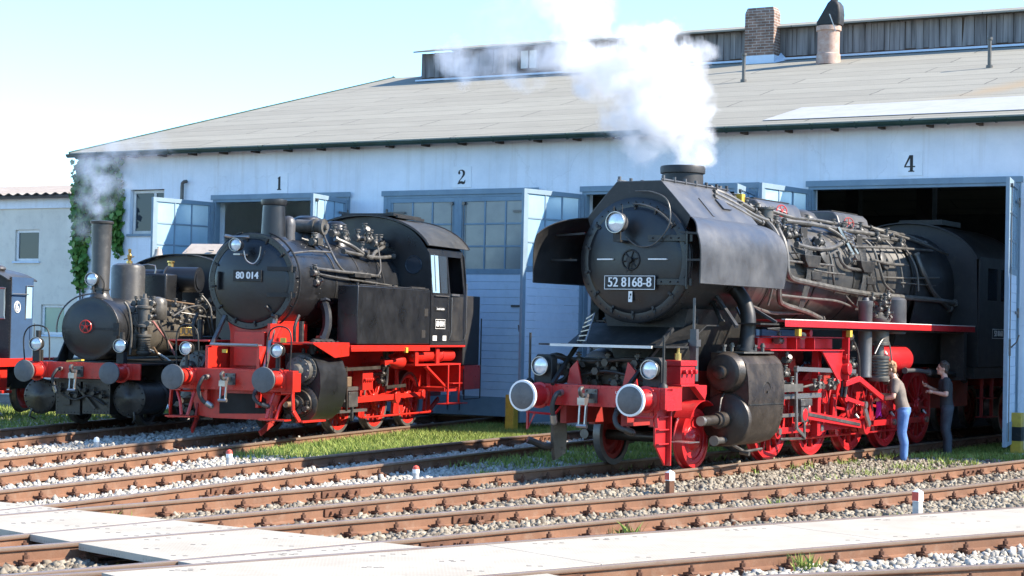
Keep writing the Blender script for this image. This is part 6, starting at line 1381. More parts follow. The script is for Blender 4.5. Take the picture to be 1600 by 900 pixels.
# chimney, bell, domes
mb = MB(); mb.lathe((0,-1.32,3.46),(0,0,1),[(0,.34),(.05,.27),(.10,.225),(.66,.20),(.67,.225),(.74,.24),(.77,.235),(.77,.17),(.4,.16)],32,cap=False)
mb.build('chimney','black',L8)
mb = MB(); mb.lathe((0,-.74,3.50),(0,0,1),[(0,.13),(.15,.12),(.3,.13),(.40,.12),(.46,.07),(.48,0)],22); mb.build('bell','cladding',L8)
for y,r_,zt,nm in ((.02,.30,4.03,'sand_dome'),(1.22,.235,4.0,'steam_dome')):
    mb = MB(); h = zt-3.38; mb.lathe((0,y,3.38),(0,0,1),[(0,r_+.14),(.10,r_+.05),(.2,r_),(h-.12,r_-.01),(h-.05,r_-.05),(h-.01,r_*.5),(h,0)],36); rivet_ring(mb,(0,y,3.38+h-.13),(0,0,1),r_+.003,1,.001); mb.build(nm,'black',L8)
    mb = MB(); mb.lathe((0,y,3.38),(0,0,1),[(h-.20,r_+.003),(h-.20,r_+.015),(h-.17,r_+.015),(h-.17,r_+.003)],36,cap=False); mb.build('dome_band','matblack',L8)
mb = MB(); mb.cyl((-.05,-.30,3.82),(.46,-.30,3.80),.12,n=18); mb.cyl((.46,-.30,3.80),(.52,-.30,3.80),.15,n=16); mb.cyl((.30,-.30,3.81),(.34,-.30,3.81),.15,n=16); mb.cyl((.52,-.30,3.80),(.58,-.30,3.80),.06,n=10); mb.build('turbo_generator','pipe',L8)
mb = MB()
for i,(x,y,z) in enumerate(((.30,.55,3.72),(.42,.75,3.62),(.36,1.45,3.68),(.48,1.65,3.66),(.55,1.85,3.60),(.36,2.05,3.70),(.50,2.2,3.62),(.30,.95,3.74),(.62,1.1,3.42),(.46,-.6,3.50),(.3,1.9,3.82))): valve_cluster(mb,(x,y,z),.95,i+200)
mb.box(.35,.55,-.62,-.42,3.45,3.58); mb.build('valve_gear','pipe',L8)
for p, r_ in (([(.45,-.2,3.66),(.62,-.35,3.46),(.82,-.40,3.15),(.84,-.1,2.99),(.83,.3,2.97)],.022),([(.84,-1.3,3.0),(.84,-.2,2.98),(.84,.7,2.97),(.83,1.45,2.95)],.030),([(.84,-1.35,2.92),(.85,-.3,2.86),(.85,.8,2.83),(.84,2.3,2.78)],.018),([(.62,.3,3.38),(.66,1.02,3.34),(.70,1.7,3.32),(.66,2.5,3.38)],.036),([(.40,.4,3.62),(.60,.7,3.5),(.70,1.3,3.3),(.62,1.7,3.42),(.5,2.5,3.6)],.036),([(.50,2.0,3.72),(.74,1.7,3.25),(.84,1.45,3.0),(.84,1.1,2.94),(.83,.9,3.0)],.016),([(.35,2.2,3.70),(.33,2.55,3.68)],.05),([(.74,-2.0,3.24),(.70,-1.2,3.31),(.70,-.35,3.33)],.018),([(.30,-.8,3.56),(.46,-.5,3.48),(.6,-.2,3.4)],.02),([(.80,-.85,2.4),(.92,-.95,2.2),(.95,-1.0,1.95),(.92,-1.1,1.72)],.09)):
    pipe(L8,p,r_,'pipe' if r_ < .08 else 'black')
mb = MB(); mb.box(.72,.90,.25,.95,2.90,2.97); mb.cyl((.75,.35,2.97),(.75,.85,3.02),.03,n=8); mb.build('pump_bracket','matblack',L8)
mb = MB()
for (y,z) in ((-1.3,2.92),(-1.2,2.75)): valve_cluster(mb,(.83,y,z),.8,int(y*10)+300)
mb.build('side_valve','pipe',L8)
# side tanks
for s in (-1,1):
    mb = MB(); mb.box(min(s*1.04,s*1.45),max(s*1.04,s*1.45),-.77,2.56,1.66,2.72); tk = mb.build('side_tank','black',L8,bevel=.015)
    m2 = MB(); m2.tube([(s*1.43,-.7,2.735),(s*1.43,2.5,2.735)],.012,6)
    for y in (-.5,.3,1.1,1.9): m2.cyl((s*1.3,y,2.72),(s*1.3,y,2.78),.03,n=8)
    m2.box(min(s*1.1,s*1.4),max(s*1.1,s*1.4),1.75,2.4,2.722,2.77); m2.bar((s*1.2,-.785,2.20),(s*1.38,-.785,2.20),.03,.02); m2.build('tank_fittings','darkside',tk)
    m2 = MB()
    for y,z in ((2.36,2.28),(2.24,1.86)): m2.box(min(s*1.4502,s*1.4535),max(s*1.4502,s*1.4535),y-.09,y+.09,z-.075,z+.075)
    m2.build('step_hole_shade','darkinner',tk)  # thin dark plates on the tank side, painted shade instead of real recesses
# cab
mb = MB(); fr = [(-1.45,1.62),(-1.45,3.0),(-1.40,3.45)]+[(sin(a)*1.36,3.35+cos(a)*.82) for a in np.linspace(-1.2,1.2,17)]+[(1.40,3.45),(1.45,3.0),(1.45,1.62)]
mb.prism(fr,(0,2.58,0),(1,0,0),(0,0,1),(0,1,0),.03); mb.prism(fr,(0,4.40,0),(1,0,0),(0,0,1),(0,1,0),.03); cf = mb.build('cab_end','black',L8)
mb = MB(); 
for s in (-1,1): mb.ring((s*1.06,2.57,3.22),(0,1,0),.17,.018,24,6)
mb.lathe((1.06,2.565,3.22),(0,1,0),[(0,.16),(.004,.16)],24); mb.lathe((-1.06,2.565,3.22),(0,1,0),[(0,.16),(.004,.16)],24); mb.build('spectacle_window','glass',cf)
def xs_(z): return 1.45 if z < 3.0 else 1.45-.10*(z-3.0)/.55
for s in (-1,1):
    mb = MB()
    def pan(y0,y1,z0,z1):
        a, b = xs_(z0), xs_(z1); th = .025
        mb.add([(s*a,y0,z0),(s*a,y1,z0),(s*(a-th),y1,z0),(s*(a-th),y0,z0),(s*b,y0,z1),(s*b,y1,z1),(s*(b-th),y1,z1),(s*(b-th),y0,z1)],[(0,3,2,1),(4,5,6,7),(0,1,5,4),(1,2,6,5),(2,3,7,6),(3,0,4,7)])
    pan(2.61,4.40,1.62,2.68); pan(2.61,2.68,2.68,3.42); pan(3.05,3.12,2.68,3.42); pan(3.50,3.58,2.68,3.42); pan(4.30,4.40,2.68,3.42); pan(2.61,4.40,3.42,3.56)
    cs = mb.build('cab_side','black',L8,bevel=.003)
    m2 = MB(); m2.add([(s*1.44,2.68,2.68),(s*1.44,3.05,2.68),(s*1.385,3.05,3.42),(s*1.385,2.68,3.42)],[(0,1,2,3)]); m2.build('window_pane','skypane' if s>0 else 'glass',cs)
    m2 = MB(); m2.add([(s*1.43,3.12,2.68),(s*1.43,3.50,2.68),(s*1.375,3.50,3.42),(s*1.375,3.12,3.42)],[(0,1,2,3)]); m2.build('window_pane','glass',cs)
    m2 = MB(); m2.tube([(s*1.47,2.66,3.43),(s*1.52,2.66,2.70)],.012,6); m2.bar((s*1.47,2.75,2.62),(s*1.47,3.45,2.62),.03,.02); m2.bar((s*1.47,3.6,2.655),(s*1.47,4.0,2.655),.03,.04)
    m2.tube([(s*1.455,3.55,1.75),(s*1.50,3.55,1.9),(s*1.50,3.55,2.6)],.011,6); m2.tube([(s*1.455,4.34,1.75),(s*1.50,4.34,1.9),(s*1.50,4.34,2.9)],.011,6); m2.build('grab_rail','steel',cs)
    m2 = MB(); m2.box(min(s*1.451,s*1.457),max(s*1.451,s*1.457),3.62,4.26,1.72,2.62); m2.box(min(s*1.4502,s*1.452),max(s*1.4502,s*1.452),2.64,4.38,1.665,1.695); m2.box(min(s*1.4502,s*1.452),max(s*1.4502,s*1.452),2.645,2.675,1.696,2.66); m2.box(min(s*1.4502,s*1.452),max(s*1.4502,s*1.452),3.485,3.515,1.696,2.66); m2.box(min(s*1.4502,s*1.452),max(s*1.4502,s*1.452),3.516,3.619,1.74,1.78); rivet_line(m2,(s*1.4505,2.66,1.68),(s*1.4505,4.36,1.68),26,(s,0,0),.009,.007); rivet_line(m2,(s*1.4505,2.66,1.70),(s*1.4505,2.66,2.64),14,(s,0,0),.009,.007); rivet_line(m2,(s*1.4505,3.5,1.70),(s*1.4505,3.5,2.64),14,(s,0,0),.009,.007); m2.build('cab_door','darkside',cs)
    for y_,w_ in ((2.80,.10),(3.30,.09)): m2 = MB(); m2.box(min(s*1.451,s*1.458),max(s*1.451,s*1.458),y_-w_,y_+w_,1.73,1.83); m2.build('small_plate','cream',cs)
    number_board(cs,'80 014',(s*1.452,3.05,2.06),.52,.20,.16,ex=(0,s,0),frame=True,xs=.92,bold=.005)
    for (txt,y,z,w_,h_,sz) in (('Deutsche Reichsbahn',3.05,2.36,.50,.085,.06),):
        number_board(cs,txt,(s*1.452,y,z),w_,h_,sz,ex=(0,s,0),name='builder_plate',frame=False,xs=.75 if len(txt)>10 else 1,bold=0,m=('cream' if w_<.24 else 'matblack','matblack' if w_<.24 else 'white'))
mb = MB(); rows = [[(sin(a)*1.50,y,3.33+cos(a)*.86) for y in (2.42,3.4,4.62)] for a in np.linspace(-1.25,1.25,25)]; mb.sheet(rows,.018); cr8 = mb.build('cab_roof','dull',L8)
mb = MB(); mb.box(-.55,.55,2.7,4.1,4.20,4.25); mb.bar((-.6,2.75,4.215),(-.6,4.1,4.215),.04,.05); mb.bar((.6,2.75,4.19),(.6,4.1,4.19),.04,.05)
for y in (2.44,4.60): mb.tube([(sin(a)*1.51,y,3.34+cos(a)*.865) for a in np.linspace(-1.25,1.25,25)],.016,6)
mb.build('roof_hatch','darkside',cr8)
# bunker
mb = MB(); mb.box(-1.40,1.40,4.45,5.36,1.22,2.66); mb.build('coal_bunker','darkside',L8,bevel=.02)
mb = MB(); mb.box(-1.42,1.42,4.5,5.40,.72,1.218); mb.build('rear_buffer_beam','red',L8,bevel=.008)
for s in (-1,1): buffer_part(L8,s*.875,5.62,1.05,.20,-.22,'red') if False else None
# running plate, frames
for s in (-1,1):
    mb = MB(); mb.box(min(s*.62,s*1.46),max(s*.62,s*1.46),-1.02,4.42,1.60,1.64); mb.box(min(s*1.44,s*1.462),max(s*1.44,s*1.462),-1.02,2.56,1.53,1.60)
    # sloping plate down to the front
    mb.prism([(-1.02,1.64),(-2.68,1.80),(-2.68,1.77),(-1.02,1.60)],(s*1.0 if s>0 else -1.42,0,0),(0,1,0),(0,0,1),(1,0,0),.42) if False else None
    mb.box(min(s*.62,s*1.42),max(s*.62,s*1.42),-2.45,-1.021,1.66,1.69); mb.prism([(-2.45,1.66),(-1.02,1.66),(-1.02,1.45),(-1.6,1.42)],(s*1.40,0,0),(0,1,0),(0,0,1),(s,0,0),.02)
    mb.build('running_plate','red',L8,bevel=.004)
mb = MB()
for s in (-1,1): mb.box(s*.50-.03,s*.50+.03,-2.72,5.4,.55,1.60)
mb.box(-.46,.46,-1.9,4.3,.85,1.5); mb.build('frame','red',L8,bevel=.004)
mb = MB(); mb.prism([(-.44,1.2),(.44,1.2),(.44,1.84),(.50,2.05),(-.50,2.05),(-.44,1.84)],(0,-2.02,0),(1,0,0),(0,0,1),(0,1,0),1.1); mb.box(-.30,.30,-2.13,-2.02,1.25,1.85)
mb.build('smokebox_saddle','red',L8,bevel=.006)
mb = MB(); mb.box(-1.0,1.0,-2.72,-2.0,1.185,1.21); mb.box(.50,.56,-2.4,-1.0,1.2,2.0); mb.prism([(-2.7,1.21),(-2.0,1.21),(-2.0,1.95)],(.56,0,0),(0,1,0),(0,0,1),(1,0,0),.03); mb.build('front_deck','red',L8)
# buffer beam
mb = MB(); yb = -2.76; mb.box(-1.20,1.20,yb,yb+.045,.84,1.20); mb.box(-1.20,1.20,yb+.045,yb+.20,1.16,1.20); mb.box(1.155,1.20,yb+.045,yb+.30,.84,1.159); mb.box(-1.20,-1.155,yb+.045,yb+.30,.84,1.159)
for x in (-.875,.875): mb.box(x-.2,x+.2,yb-.012,yb,.86,1.19); rivet_line(mb,(x-.18,yb-.012,.88),(x-.18,yb-.012,1.17),3,(0,-1,0)); rivet_line(mb,(x+.18,yb-.012,.88),(x+.18,yb-.012,1.17),3,(0,-1,0))
rivet_line(mb,(-.62,yb,1.165),(.62,yb,1.165),16,(0,-1,0)); rivet_line(mb,(-.62,yb,.875),(.62,yb,.875),12,(0,-1,0)); mb.build('buffer_beam','red',L8,bevel=.006)
mb = MB(); mb.prism([(-.9,.84),(.9,.84),(.75,.38),(.45,.34),(-.45,.34),(-.75,.38)],(0,yb+.18,0),(1,0,0),(0,0,1),(0,1,0),.03); mb.build('front_apron','red',L8)
mb = MB(); mb.prism([(-.3,.42),(-.3,.7),(-.15,.78),(.45,.78),(.6,.7),(.6,.45)],(.0,yb+.168,0),(1,0,0),(0,0,1),(0,1,0),.01); mb.build('apron_opening_shade','darkinner',L8)  # dark sheet before the apron, painted shade in place of a cut opening
for s in (-1,1):
    buffer_part(L8,s*.875,-3.23,1.05,.22,.46,'red')
    lamp_part(L8,s*.885,-2.80,1.54,.115,.20,'matblack','steel'); mb = MB(); mb.cyl((s*.885,-2.72,1.2),(s*.885,-2.72,1.44),.04,n=8); mb.box(s*.885-.07,s*.885+.07,-2.80,-2.64,1.2,1.24); mb.build('lamp_stand','matblack',L8)
    pipe(L8,[(s*1.10,-2.70,1.20),(s*1.12,-2.70,1.75),(s*1.02,-2.70,1.93),(s*.80,-2.72,1.93),(s*.68,-2.72,1.75),(s*.66,-2.72,1.22)],.014,'matblack','grab_rail')
    # diagonal stay rods from deck to smokebox
    mb = MB(); mb.bar((s*.62,-2.68,1.22),(s*.50,-2.10,2.12),.06,.06,up=(1,0,0)); mb.build('smokebox_stay','steel' if s > 0 else 'darksteel',L8)
    mb = MB(); mb.tube([(s*1.12,yb+.1,.84),(s*.98,yb+.0,.62),(s*.92,yb-.05,.38)],.03,6); mb.tube([(s*.80,yb+.1,.84),(s*.76,yb+.0,.60),(s*.74,yb-.05,.38)],.03,6) if s>0 else mb.tube([(s*.74,yb+.1,.84),(s*.76,yb,.60),(s*.80,yb-.05,.38)],.03,6)
    mb.box(min(s*.66,s*1.16),max(s*.66,s*1.16),yb-.20,yb+.06,.35,.375); mb.tube([(s*.55,yb+.1,.80),(s*1.1,yb+.1,.80)],.02,6); mb.build('shunter_step','red',L8)
    mb = MB(); mb.bar((s*.74,yb+.30,.84),(s*.74,yb+.15,.30),.04,.10); mb.bar((s*.74,yb+.15,.30),(s*.66,yb-.12,.12),.04,.09); mb.build('guard_iron','redold',L8)
mb = MB(); mb.tube([(-.42,-2.74,1.62),(.50,-2.74,1.62)],.028,8); mb.cyl((-.42,-2.74,1.62),(-.42,-2.6,1.62),.014,n=6); mb.cyl((.5,-2.74,1.62),(.5,-2.6,1.62),.014,n=6); mb.build('deck_rail','steel',L8)
mb = MB(); mb.box(-.06,.0,-2.85,-2.80,1.5,1.56); 
mb = MB(); mb.box(-.18,-.10,-2.76,-2.72,1.48,1.54); mb.box(.93,1.03,-2.74,-2.70,1.68,1.76); mb.build('yellow_tag','yellow',L8)
hook_part(L8,yb,1.03,.36)
hose_part(L8,[(-.44,yb,1.06),(-.46,yb-.14,1.04),(-.52,yb-.18,.86),(-.48,yb-.12,.66),(-.36,yb-.08,.58)],.036,end='steel'); hose_part(L8,[(.48,yb+.02,.84),(.50,yb-.08,.74),(.60,yb-.10,.64),(.72,yb-.06,.60)],.03,end='darksteel')
# cylinders
for s in (-1,1):
    prof = [(.70,1.48),(.98,1.50),(1.16,1.48),(1.30,1.36),(1.38,1.15),(1.39,.9),(1.35,.65),(1.26,.46),(1.12,.34),(.92,.28),(.70,.28)]
    mb = MB(); mb.sheet([[(s*x,y,z) for y in (-2.10,-1.05)] for x,z in prof],.014); 
    for y in (-2.10,-1.07): mb.prism([(s*x,z) for x,z in prof],(0,y,0),(1,0,0),(0,0,1),(0,1,0),.02)
    cy = mb.build('cylinder','black',L8,sharp=30)
    m2 = MB(); m2.lathe((s*1.05,-2.10,1.20),(0,-1,0),[(0,.27),(.03,.27),(.04,.22),(.16,.20),(.17,.23),(.20,.23),(.22,.12),(.34,.10),(.36,.05),(.37,0)],30); rivet_ring(m2,(s*1.05,-2.30,1.20),(0,-1,0),.19,10,.026,.03); rivet_ring(m2,(s*1.05,-2.13,1.20),(0,-1,0),.245,14,.016,.02)
    m2.lathe((s*1.05,-1.05,1.20),(0,1,0),[(0,.25),(.06,.25),(.07,.2),(.14,.16),(.16,.07),(.4,.05)],26); m2.build('valve_chest_cover','pipe',cy)
    m2 = MB(); m2.lathe((s*1.02,-2.10,.62),(0,-1,0),[(0,.335),(.03,.335),(.05,.30),(.06,.25),(.10,.24),(.11,.13),(.20,.13),(.21,.16),(.24,.16),(.25,.10),(.30,.09)],32); rivet_ring(m2,(s*1.02,-2.13,.62),(0,-1,0),.305,20,.014,.018)
    for i in range(4): valve_cluster(m2,(s*(.95+.1*i),-2.32,.40+.05*i),.7,400+i)
    m2.build('cylinder_cover','grime',cy)
    m2 = MB(); m2.cyl((s*1.02,-2.38,.62),(s*1.02,-2.66,.62),.05,n=14); m2.build('piston_tail_sleeve','copper',cy)
    m2 = MB()
    for y in (-1.95,-1.2): m2.cyl((s*1.15,y,1.48),(s*1.15,y,1.72),.06,n=10)
    m2.tube([(s*1.15,-1.95,1.7),(s*1.15,-1.2,1.7)],.05,8)
    for i in range(6): m2.cyl((s*(1.0+.03*i),-2.0+.16*i,1.48),(s*(1.0+.03*i),-2.0+.16*i,1.58),.035,n=8)
    for i in range(5): valve_cluster(m2,(s*1.2,-1.9+.2*i,1.58),.7,420+i)
    m2.build('cylinder_fittings','matblack',cy)
    mb = MB(); pts = [(s*1.16,-2.70,.80),(s*1.20,-2.70,.50),(s*1.26,-2.60,.34),(s*1.28,-2.0,.32),(s*1.28,-1.8,.50)]
    mb.bar((s*.98,-2.72,.82),(s*1.20,-2.72,.82),.08,.03); mb.bar((s*1.18,-2.72,.82),(s*1.20,-2.72,.52),.08,.03,up=(1,0,0)); mb.bar((s*1.20,-2.72,.52),(s*1.26,-2.60,.34),.08,.03,up=(1,0,0)); mb.bar((s*1.26,-2.60,.33),(s*1.30,-1.80,.33),.14,.03); mb.build('front_step','red',L8,bevel=.003)
# wheels & rods
R_ = .55; ROT8 = .35; c8, z8 = cos(ROT8)*.26, sin(ROT8)*.26
for y in (0,1.6,3.2):
    for s in (-1,1): wheel_part(L8,y,s,R_,12,('red','tyre'),weight=pi,name='driving_wheel',rot=ROT8)
for y in (0,1.6,3.2): mb = MB(); mb.cyl((-.74,y,R_),(.74,y,R_),.07,n=12); mb.build('axle','grime',L8)
for s in (-1,1):
    mb = MB(); mb.bar((s*.92,c8,R_+z8),(s*.92,3.2+c8,R_+z8),.045,.09)
    for y in (0,1.6,3.2): mb.cyl((s*.88,y+c8,R_+z8),(s*.98,y+c8,R_+z8),.10,n=16)
    mb.build('coupling_rod','red',L8,bevel=.004)
    mb = MB(); mb.bar((s*1.06,-.15,.62),(s*1.06,1.6+c8,R_+z8),.045,.11); mb.cyl((s*1.02,1.6+c8,R_+z8),(s*1.12,1.6+c8,R_+z8),.13,n=18); mb.build('connecting_rod','red',L8,bevel=.004)
    mb = MB(); mb.box(s*1.02-.045,s*1.02+.045,-1.05,.55,.80,.87); mb.box(s*1.02-.045,s*1.02+.045,-1.05,.55,.40,.45); mb.bar((s*1.02,-1.05,.62),(s*1.02,-.15,.62),.045,.045); mb.build('slide_bar','steel',L8)
    mb = MB(); mb.box(s*1.02-.09,s*1.02+.09,-.34,.05,.50,.78); mb.bar((s*1.08,-.15,.5),(s*1.08,-.15,.25),.03,.06); mb.build('crosshead','darksteel',L8,bevel=.006)
    mb = MB(); mb.box(min(s*.98,s*1.14),max(s*.98,s*1.14),-.86,-.66,.88,1.06); mb.box(min(s*.98,s*1.14),max(s*.98,s*1.14),-.50,-.30,.88,1.06); mb.build('oil_box','copper',L8,bevel=.01)
    mb = MB(); mb.box(min(s*.95,s*1.15),max(s*.95,s*1.15),.15,.60,.80,1.18)
    for q in range(5): mb.cyl((s*1.15,.2+.08*q,1.0),(s*1.20,.2+.08*q,1.0),.03,n=8)
    mb.bar((s*1.18,1.62,1.38),(s*1.18,.95,1.30),.10,.10); mb.lathe((s*1.18,1.0,1.32),(0,1,0),[(0,.05),(.3,.07),(.55,.14),(.75,.14),(.78,.10)],14); mb.build('motion_bracket','red',L8,bevel=.005)
    mb = MB(); rows = [(1.05+.08*cos(a),1.20+.36*sin(a)) for a in np.linspace(-1.3,1.3,9)]; mb.tube([(s*1.14,y,z) for y,z in rows],.03,8); mb.tube([(s*1.20,y,z) for y,z in rows],.03,8); mb.bar((s*1.22,1.05,.84),(s*1.22,1.6+c8+.1,R_+z8+.22),.03,.06); mb.bar((s*1.22,.75,1.22),(s*1.22,-.9,1.20),.03,.06); mb.bar((s*1.22,-.72,1.25),(s*1.20,-.62,.45),.03,.06)
    for i in range(5): valve_cluster(mb,(s*1.18,.9+.07*i,.95+.14*i),.7,440+i)
    mb.build('expansion_link','grime',L8)
    for y in (.80,2.40,3.98):
        mb = MB(); mb.bar((s*.82,y,1.15),(s*.84,y+.02,.25),.05,.08); mb.prism([(-.10,.30),(-.02,.80),(.06,.80),(.0,.26)],(s*.80,y-.10,0),(0,1,0),(0,0,1),(s,0,0),.06); mb.build('brake_shoe','red',L8,bevel=.003)
    mb = MB(); mb.tube([(s*.85,.8,.26),(s*.85,4.2,.26)],.022,6); mb.bar((s*.85,4.0,.28),(s*.85,4.5,.52),.04,.09); mb.build('brake_rod','red',L8)
    mb = MB(); mb.box(min(s*1.0,s*1.42),max(s*1.0,s*1.42),1.95,4.30,1.235,1.27); mb.box(min(s*1.38,s*1.42),max(s*1.38,s*1.42),1.95,2.10,1.27,1.60); mb.bar((s*1.40,2.5,1.22),(s*1.36,3.55,.82),.07,.05)
    for y in (3.62,4.22): mb.bar((s*1.42,y,1.235),(s*1.42,y,.46),.05,.03)
    mb.box(s*1.42-.14,s*1.42+.12,3.40,4.42,.445,.465); mb.box(s*1.42-.08,s*1.42+.1,3.66,4.18,.86,.875); mb.box(min(s*.6,s*1.38),max(s*.6,s*1.38),3.55,4.5,.70,.78); mb.box(min(s*1.36,s*1.40),max(s*1.36,s*1.40),3.05,3.2,1.27,1.60); mb.build('cab_step','red',L8,bevel=.004)
    mb = MB(); mb.lathe((s*1.24,2.15,1.43),(0,1,0),[(-.03,.02),(0,.09),(.03,.115),(1.35,.115),(1.36,.13),(1.42,.13),(1.43,.115),(2.0,.115),(2.04,.06)],22); mb.build('air_reservoir','red',L8)
    mb = MB(); mb.box(s*1.47-.02,s*1.47+.02,1.33,1.43,1.50,1.60); mb.build('yellow_tag','yellow',L8)
    mb = MB(); mb.bar((s*1.42,4.45,.62),(s*1.42,4.45,1.15),.02,.02); mb.tube([(s*1.40,4.55,.75),(s*1.40,4.55,.52),(s*1.40,5.45,.52),(s*1.40,5.45,2.2)],.014,6); mb.build('rear_grab_rail','matblack',L8)
    mb = MB(); 
    for q in range(4): mb.bar((s*.66,1.6-.4+.03*q,1.28-.02*q),(s*.66,1.6+.4-.03*q,1.28-.02*q),.09,.015); mb.bar((s*.66,3.2-.4+.03*q,1.28-.02*q),(s*.66,3.2+.4-.03*q,1.28-.02*q),.09,.015)
    mb.build('leaf_spring','redold',L8)
    mb = MB(); mb.cyl((s*1.05,-.35,2.1),(s*1.05,-.35,1.66),.0+.02,n=6); mb.tube([(s*.98,-2.3,1.7),(s*1.0,-2.35,1.95),(s*1.0,-2.2,2.15)],.03,8,smooth=3); mb.cyl((s*1.0,-2.1,1.66),(s*1.0,-2.1,2.05),.05,n=8); mb.build('riser_pipe','matblack',L8)
# ================================================================== small locomotive with the tall chimney
L3 = loco_root('steam_locomotive', 'small black steam locomotive with tall thin smoking chimney and red handwheel on its door', -8.1702, 34.1377, .2517, 'steam locomotives standing before the shed')
Z3 = 1.83
mb = MB(); mb.lathe((0,1.9,Z3+.02),(0,1,0),[(0,.56),(3.6,.56)],44,cap=False); mb.build('boiler','warmboiler',L3)
mb = MB(); mb.lathe((0,.92,Z3),(0,1,0),[(0,.40),(0,.59),(.02,.60),(1.0,.60),(1.0,.5)],48,cap=False); rivet_line(mb,(.60,1.0,Z3),(.60,1.85,Z3),10,(1,0,0)); mb.build('smokebox','black',L3)
mb = MB(); prof = [(-.02,.58),(.03,.58),(.035,.54)]+[(.035+.06*(1-(i/8)**2),.52*i/8) for i in range(8,-1,-1)]
mb.lathe((0,.92,Z3),(0,-1,0),prof,56,cap=False); rivet_ring(mb,(0,.885,Z3),(0,-1,0),.56,28,.009,.008); d3 = mb.build('smokebox_door','black',L3)
mb = MB(); mb.box(.50,.62,.86,.90,Z3-.12,Z3+.12); mb.bar((.10,.83,Z3),(.60,.86,Z3),.015,.05); mb.build('door_hinge','matblack',d3)
handwheel(d3,(-.02,.76,Z3+.04),(0,1,0),.115,'red','handwheel',5)
mb = MB(); mb.tube([(sin(a)*.72,.95,Z3+cos(a)*.66) for a in np.linspace(-1.7,-.25,12)],.016,6); mb.tube([(-.25,.95,Z3+.62),(.05,1.0,Z3+.68)],.016,6); mb.build('handrail','darksteel',L3)
mb = MB(); mb.lathe((0,1.28,Z3+.50),(0,0,1),[(0,.30),(.05,.25),(.12,.19),(.2,.165),(1.50,.195),(1.51,.22),(1.55,.225),(1.56,.19),(1.56,.15),(1.0,.13)],32,cap=False)
mb.lathe((0,1.28,Z3+.74),(0,0,1),[(0,.17),(0,.185),(.03,.185),(.03,.17)],28,cap=False); mb.build('chimney','dull',L3)
lamp_part(L3,-.05,.98,2.77,.125,.16,'matblack','steel'); mb = MB(); mb.bar((-.05,1.08,2.64),(0,1.15,2.40),.03,.05); mb.tube([(.08,1.1,2.85),(.16,1.12,2.7),(.12,1.15,2.5)],.012,6,smooth=3); mb.build('lamp_bracket','matblack',L3)
mb = MB(); mb.lathe((0,2.45,2.28),(0,0,1),[(0,.40),(.08,.35),(.14,.33),(.74,.33),(.80,.31),(.84,.22),(.85,0)],36); mb.build('steam_dome','dull',L3)
mb = MB(); mb.lathe((.02,2.45,3.12),(0,0,1),[(0,.06),(.05,.06),(.06,.03),(.16,.05),(.20,.025),(.28,.035),(.30,0)],14); mb.tube([(-.1,2.45,3.2),(.12,2.45,3.26)],.012,6); mb.build('safety_valve','brass',L3)
mb = MB(); mb.box(-.36,.40,3.35,4.15,2.30,2.96); mb.build('sand_box','black',L3,bevel=.04,seg=3); mb = MB(); mb.tube([(-.2,3.4,2.95),(-.2,3.4,3.12),(.12,3.4,3.12),(.12,3.4,2.95)],.014,6,smooth=2); mb.build('grab_rail','steel',L3)
mb = MB(); mb.cyl((.10,4.1,2.86),(.78,4.1,2.86),.26,n=28); mb.cyl((.78,4.1,2.86),(.80,4.1,2.86),.20,n=24); mb.cyl((-.6,4.1,2.86),(.10,4.1,2.86),.20,n=24); mb.ring((.10,4.1,2.86),(1,0,0),.265,.02,28,6); rivet_ring(mb,(.08,4.1,2.86),(-1,0,0),.23,12,.02,.02); mb.build('air_reservoir','black',L3)
mb = MB(); mb.lathe((-.0,4.4,3.05),(0,0,1),[(0,.06),(.15,.06),(.17,.08),(.2,.08)],12); mb.build('whistle','brass',L3)
# cab with arched front plate and roof
mb = MB(); fr = [(-1.38,1.2),(-1.38,3.0)]+[(sin(a)*1.40,2.55+cos(a)*.84) for a in np.linspace(-1.0,1.0,15)]+[(1.38,3.0),(1.38,1.2)]; mb.prism(fr,(0,4.95,0),(1,0,0),(0,0,1),(0,1,0),.03); mb.build('cab_front','black',L3)
mb = MB(); mb.box(1.36,1.38,4.98,6.8,1.2,2.2); mb.box(-1.38,-1.36,4.98,6.8,1.2,2.2); mb.box(-1.38,1.38,6.8,6.83,1.2,2.95); 
for s in (-1,1): mb.box(min(s*1.36,s*1.38),max(s*1.36,s*1.38),4.98,5.2,2.2,2.95); mb.box(min(s*1.36,s*1.38),max(s*1.36,s*1.38),6.6,6.8,2.2,2.95)
mb.build('cab_side','black',L3)
mb = MB(); rows = [[(sin(a)*1.46,y,2.55+cos(a)*.86) for y in (4.75,7.0)] for a in np.linspace(-1.05,1.05,21)]; mb.sheet(rows,.016); cr3 = mb.build('cab_roof','black',L3)
mb = MB(); mb.lathe((-.62,5.1,3.32),(0,0,1),[(0,.14),(.04,.12),(.10,.085),(.20,.07),(.21,.02),(.25,.02)],16); mb.build('roof_ventilator','tan',cr3)
mb = MB(); mb.add([(-.10,5.15,3.44),(.86,5.15,3.44),(.80,5.45,3.66),(-.02,5.45,3.66),(-.10,5.17,3.42),(.86,5.17,3.42),(.80,5.5,3.60),(-.02,5.5,3.60)],[(0,1,2,3),(7,6,5,4),(0,4,5,1),(1,5,6,2),(2,6,7,3),(3,7,4,0)])
for x in (-.0,.8): mb.cyl((x,5.2,3.49),(x,5.18,3.50),.012,n=6)
mb.box(.5,.62,5.16,5.20,3.50,3.52); mb.build('roof_hatch_lid','tan',cr3)
mb = MB(); mb.box(-.05,.80,5.3,5.9,3.30,3.43); mb.build('roof_hatch','matblack',cr3)
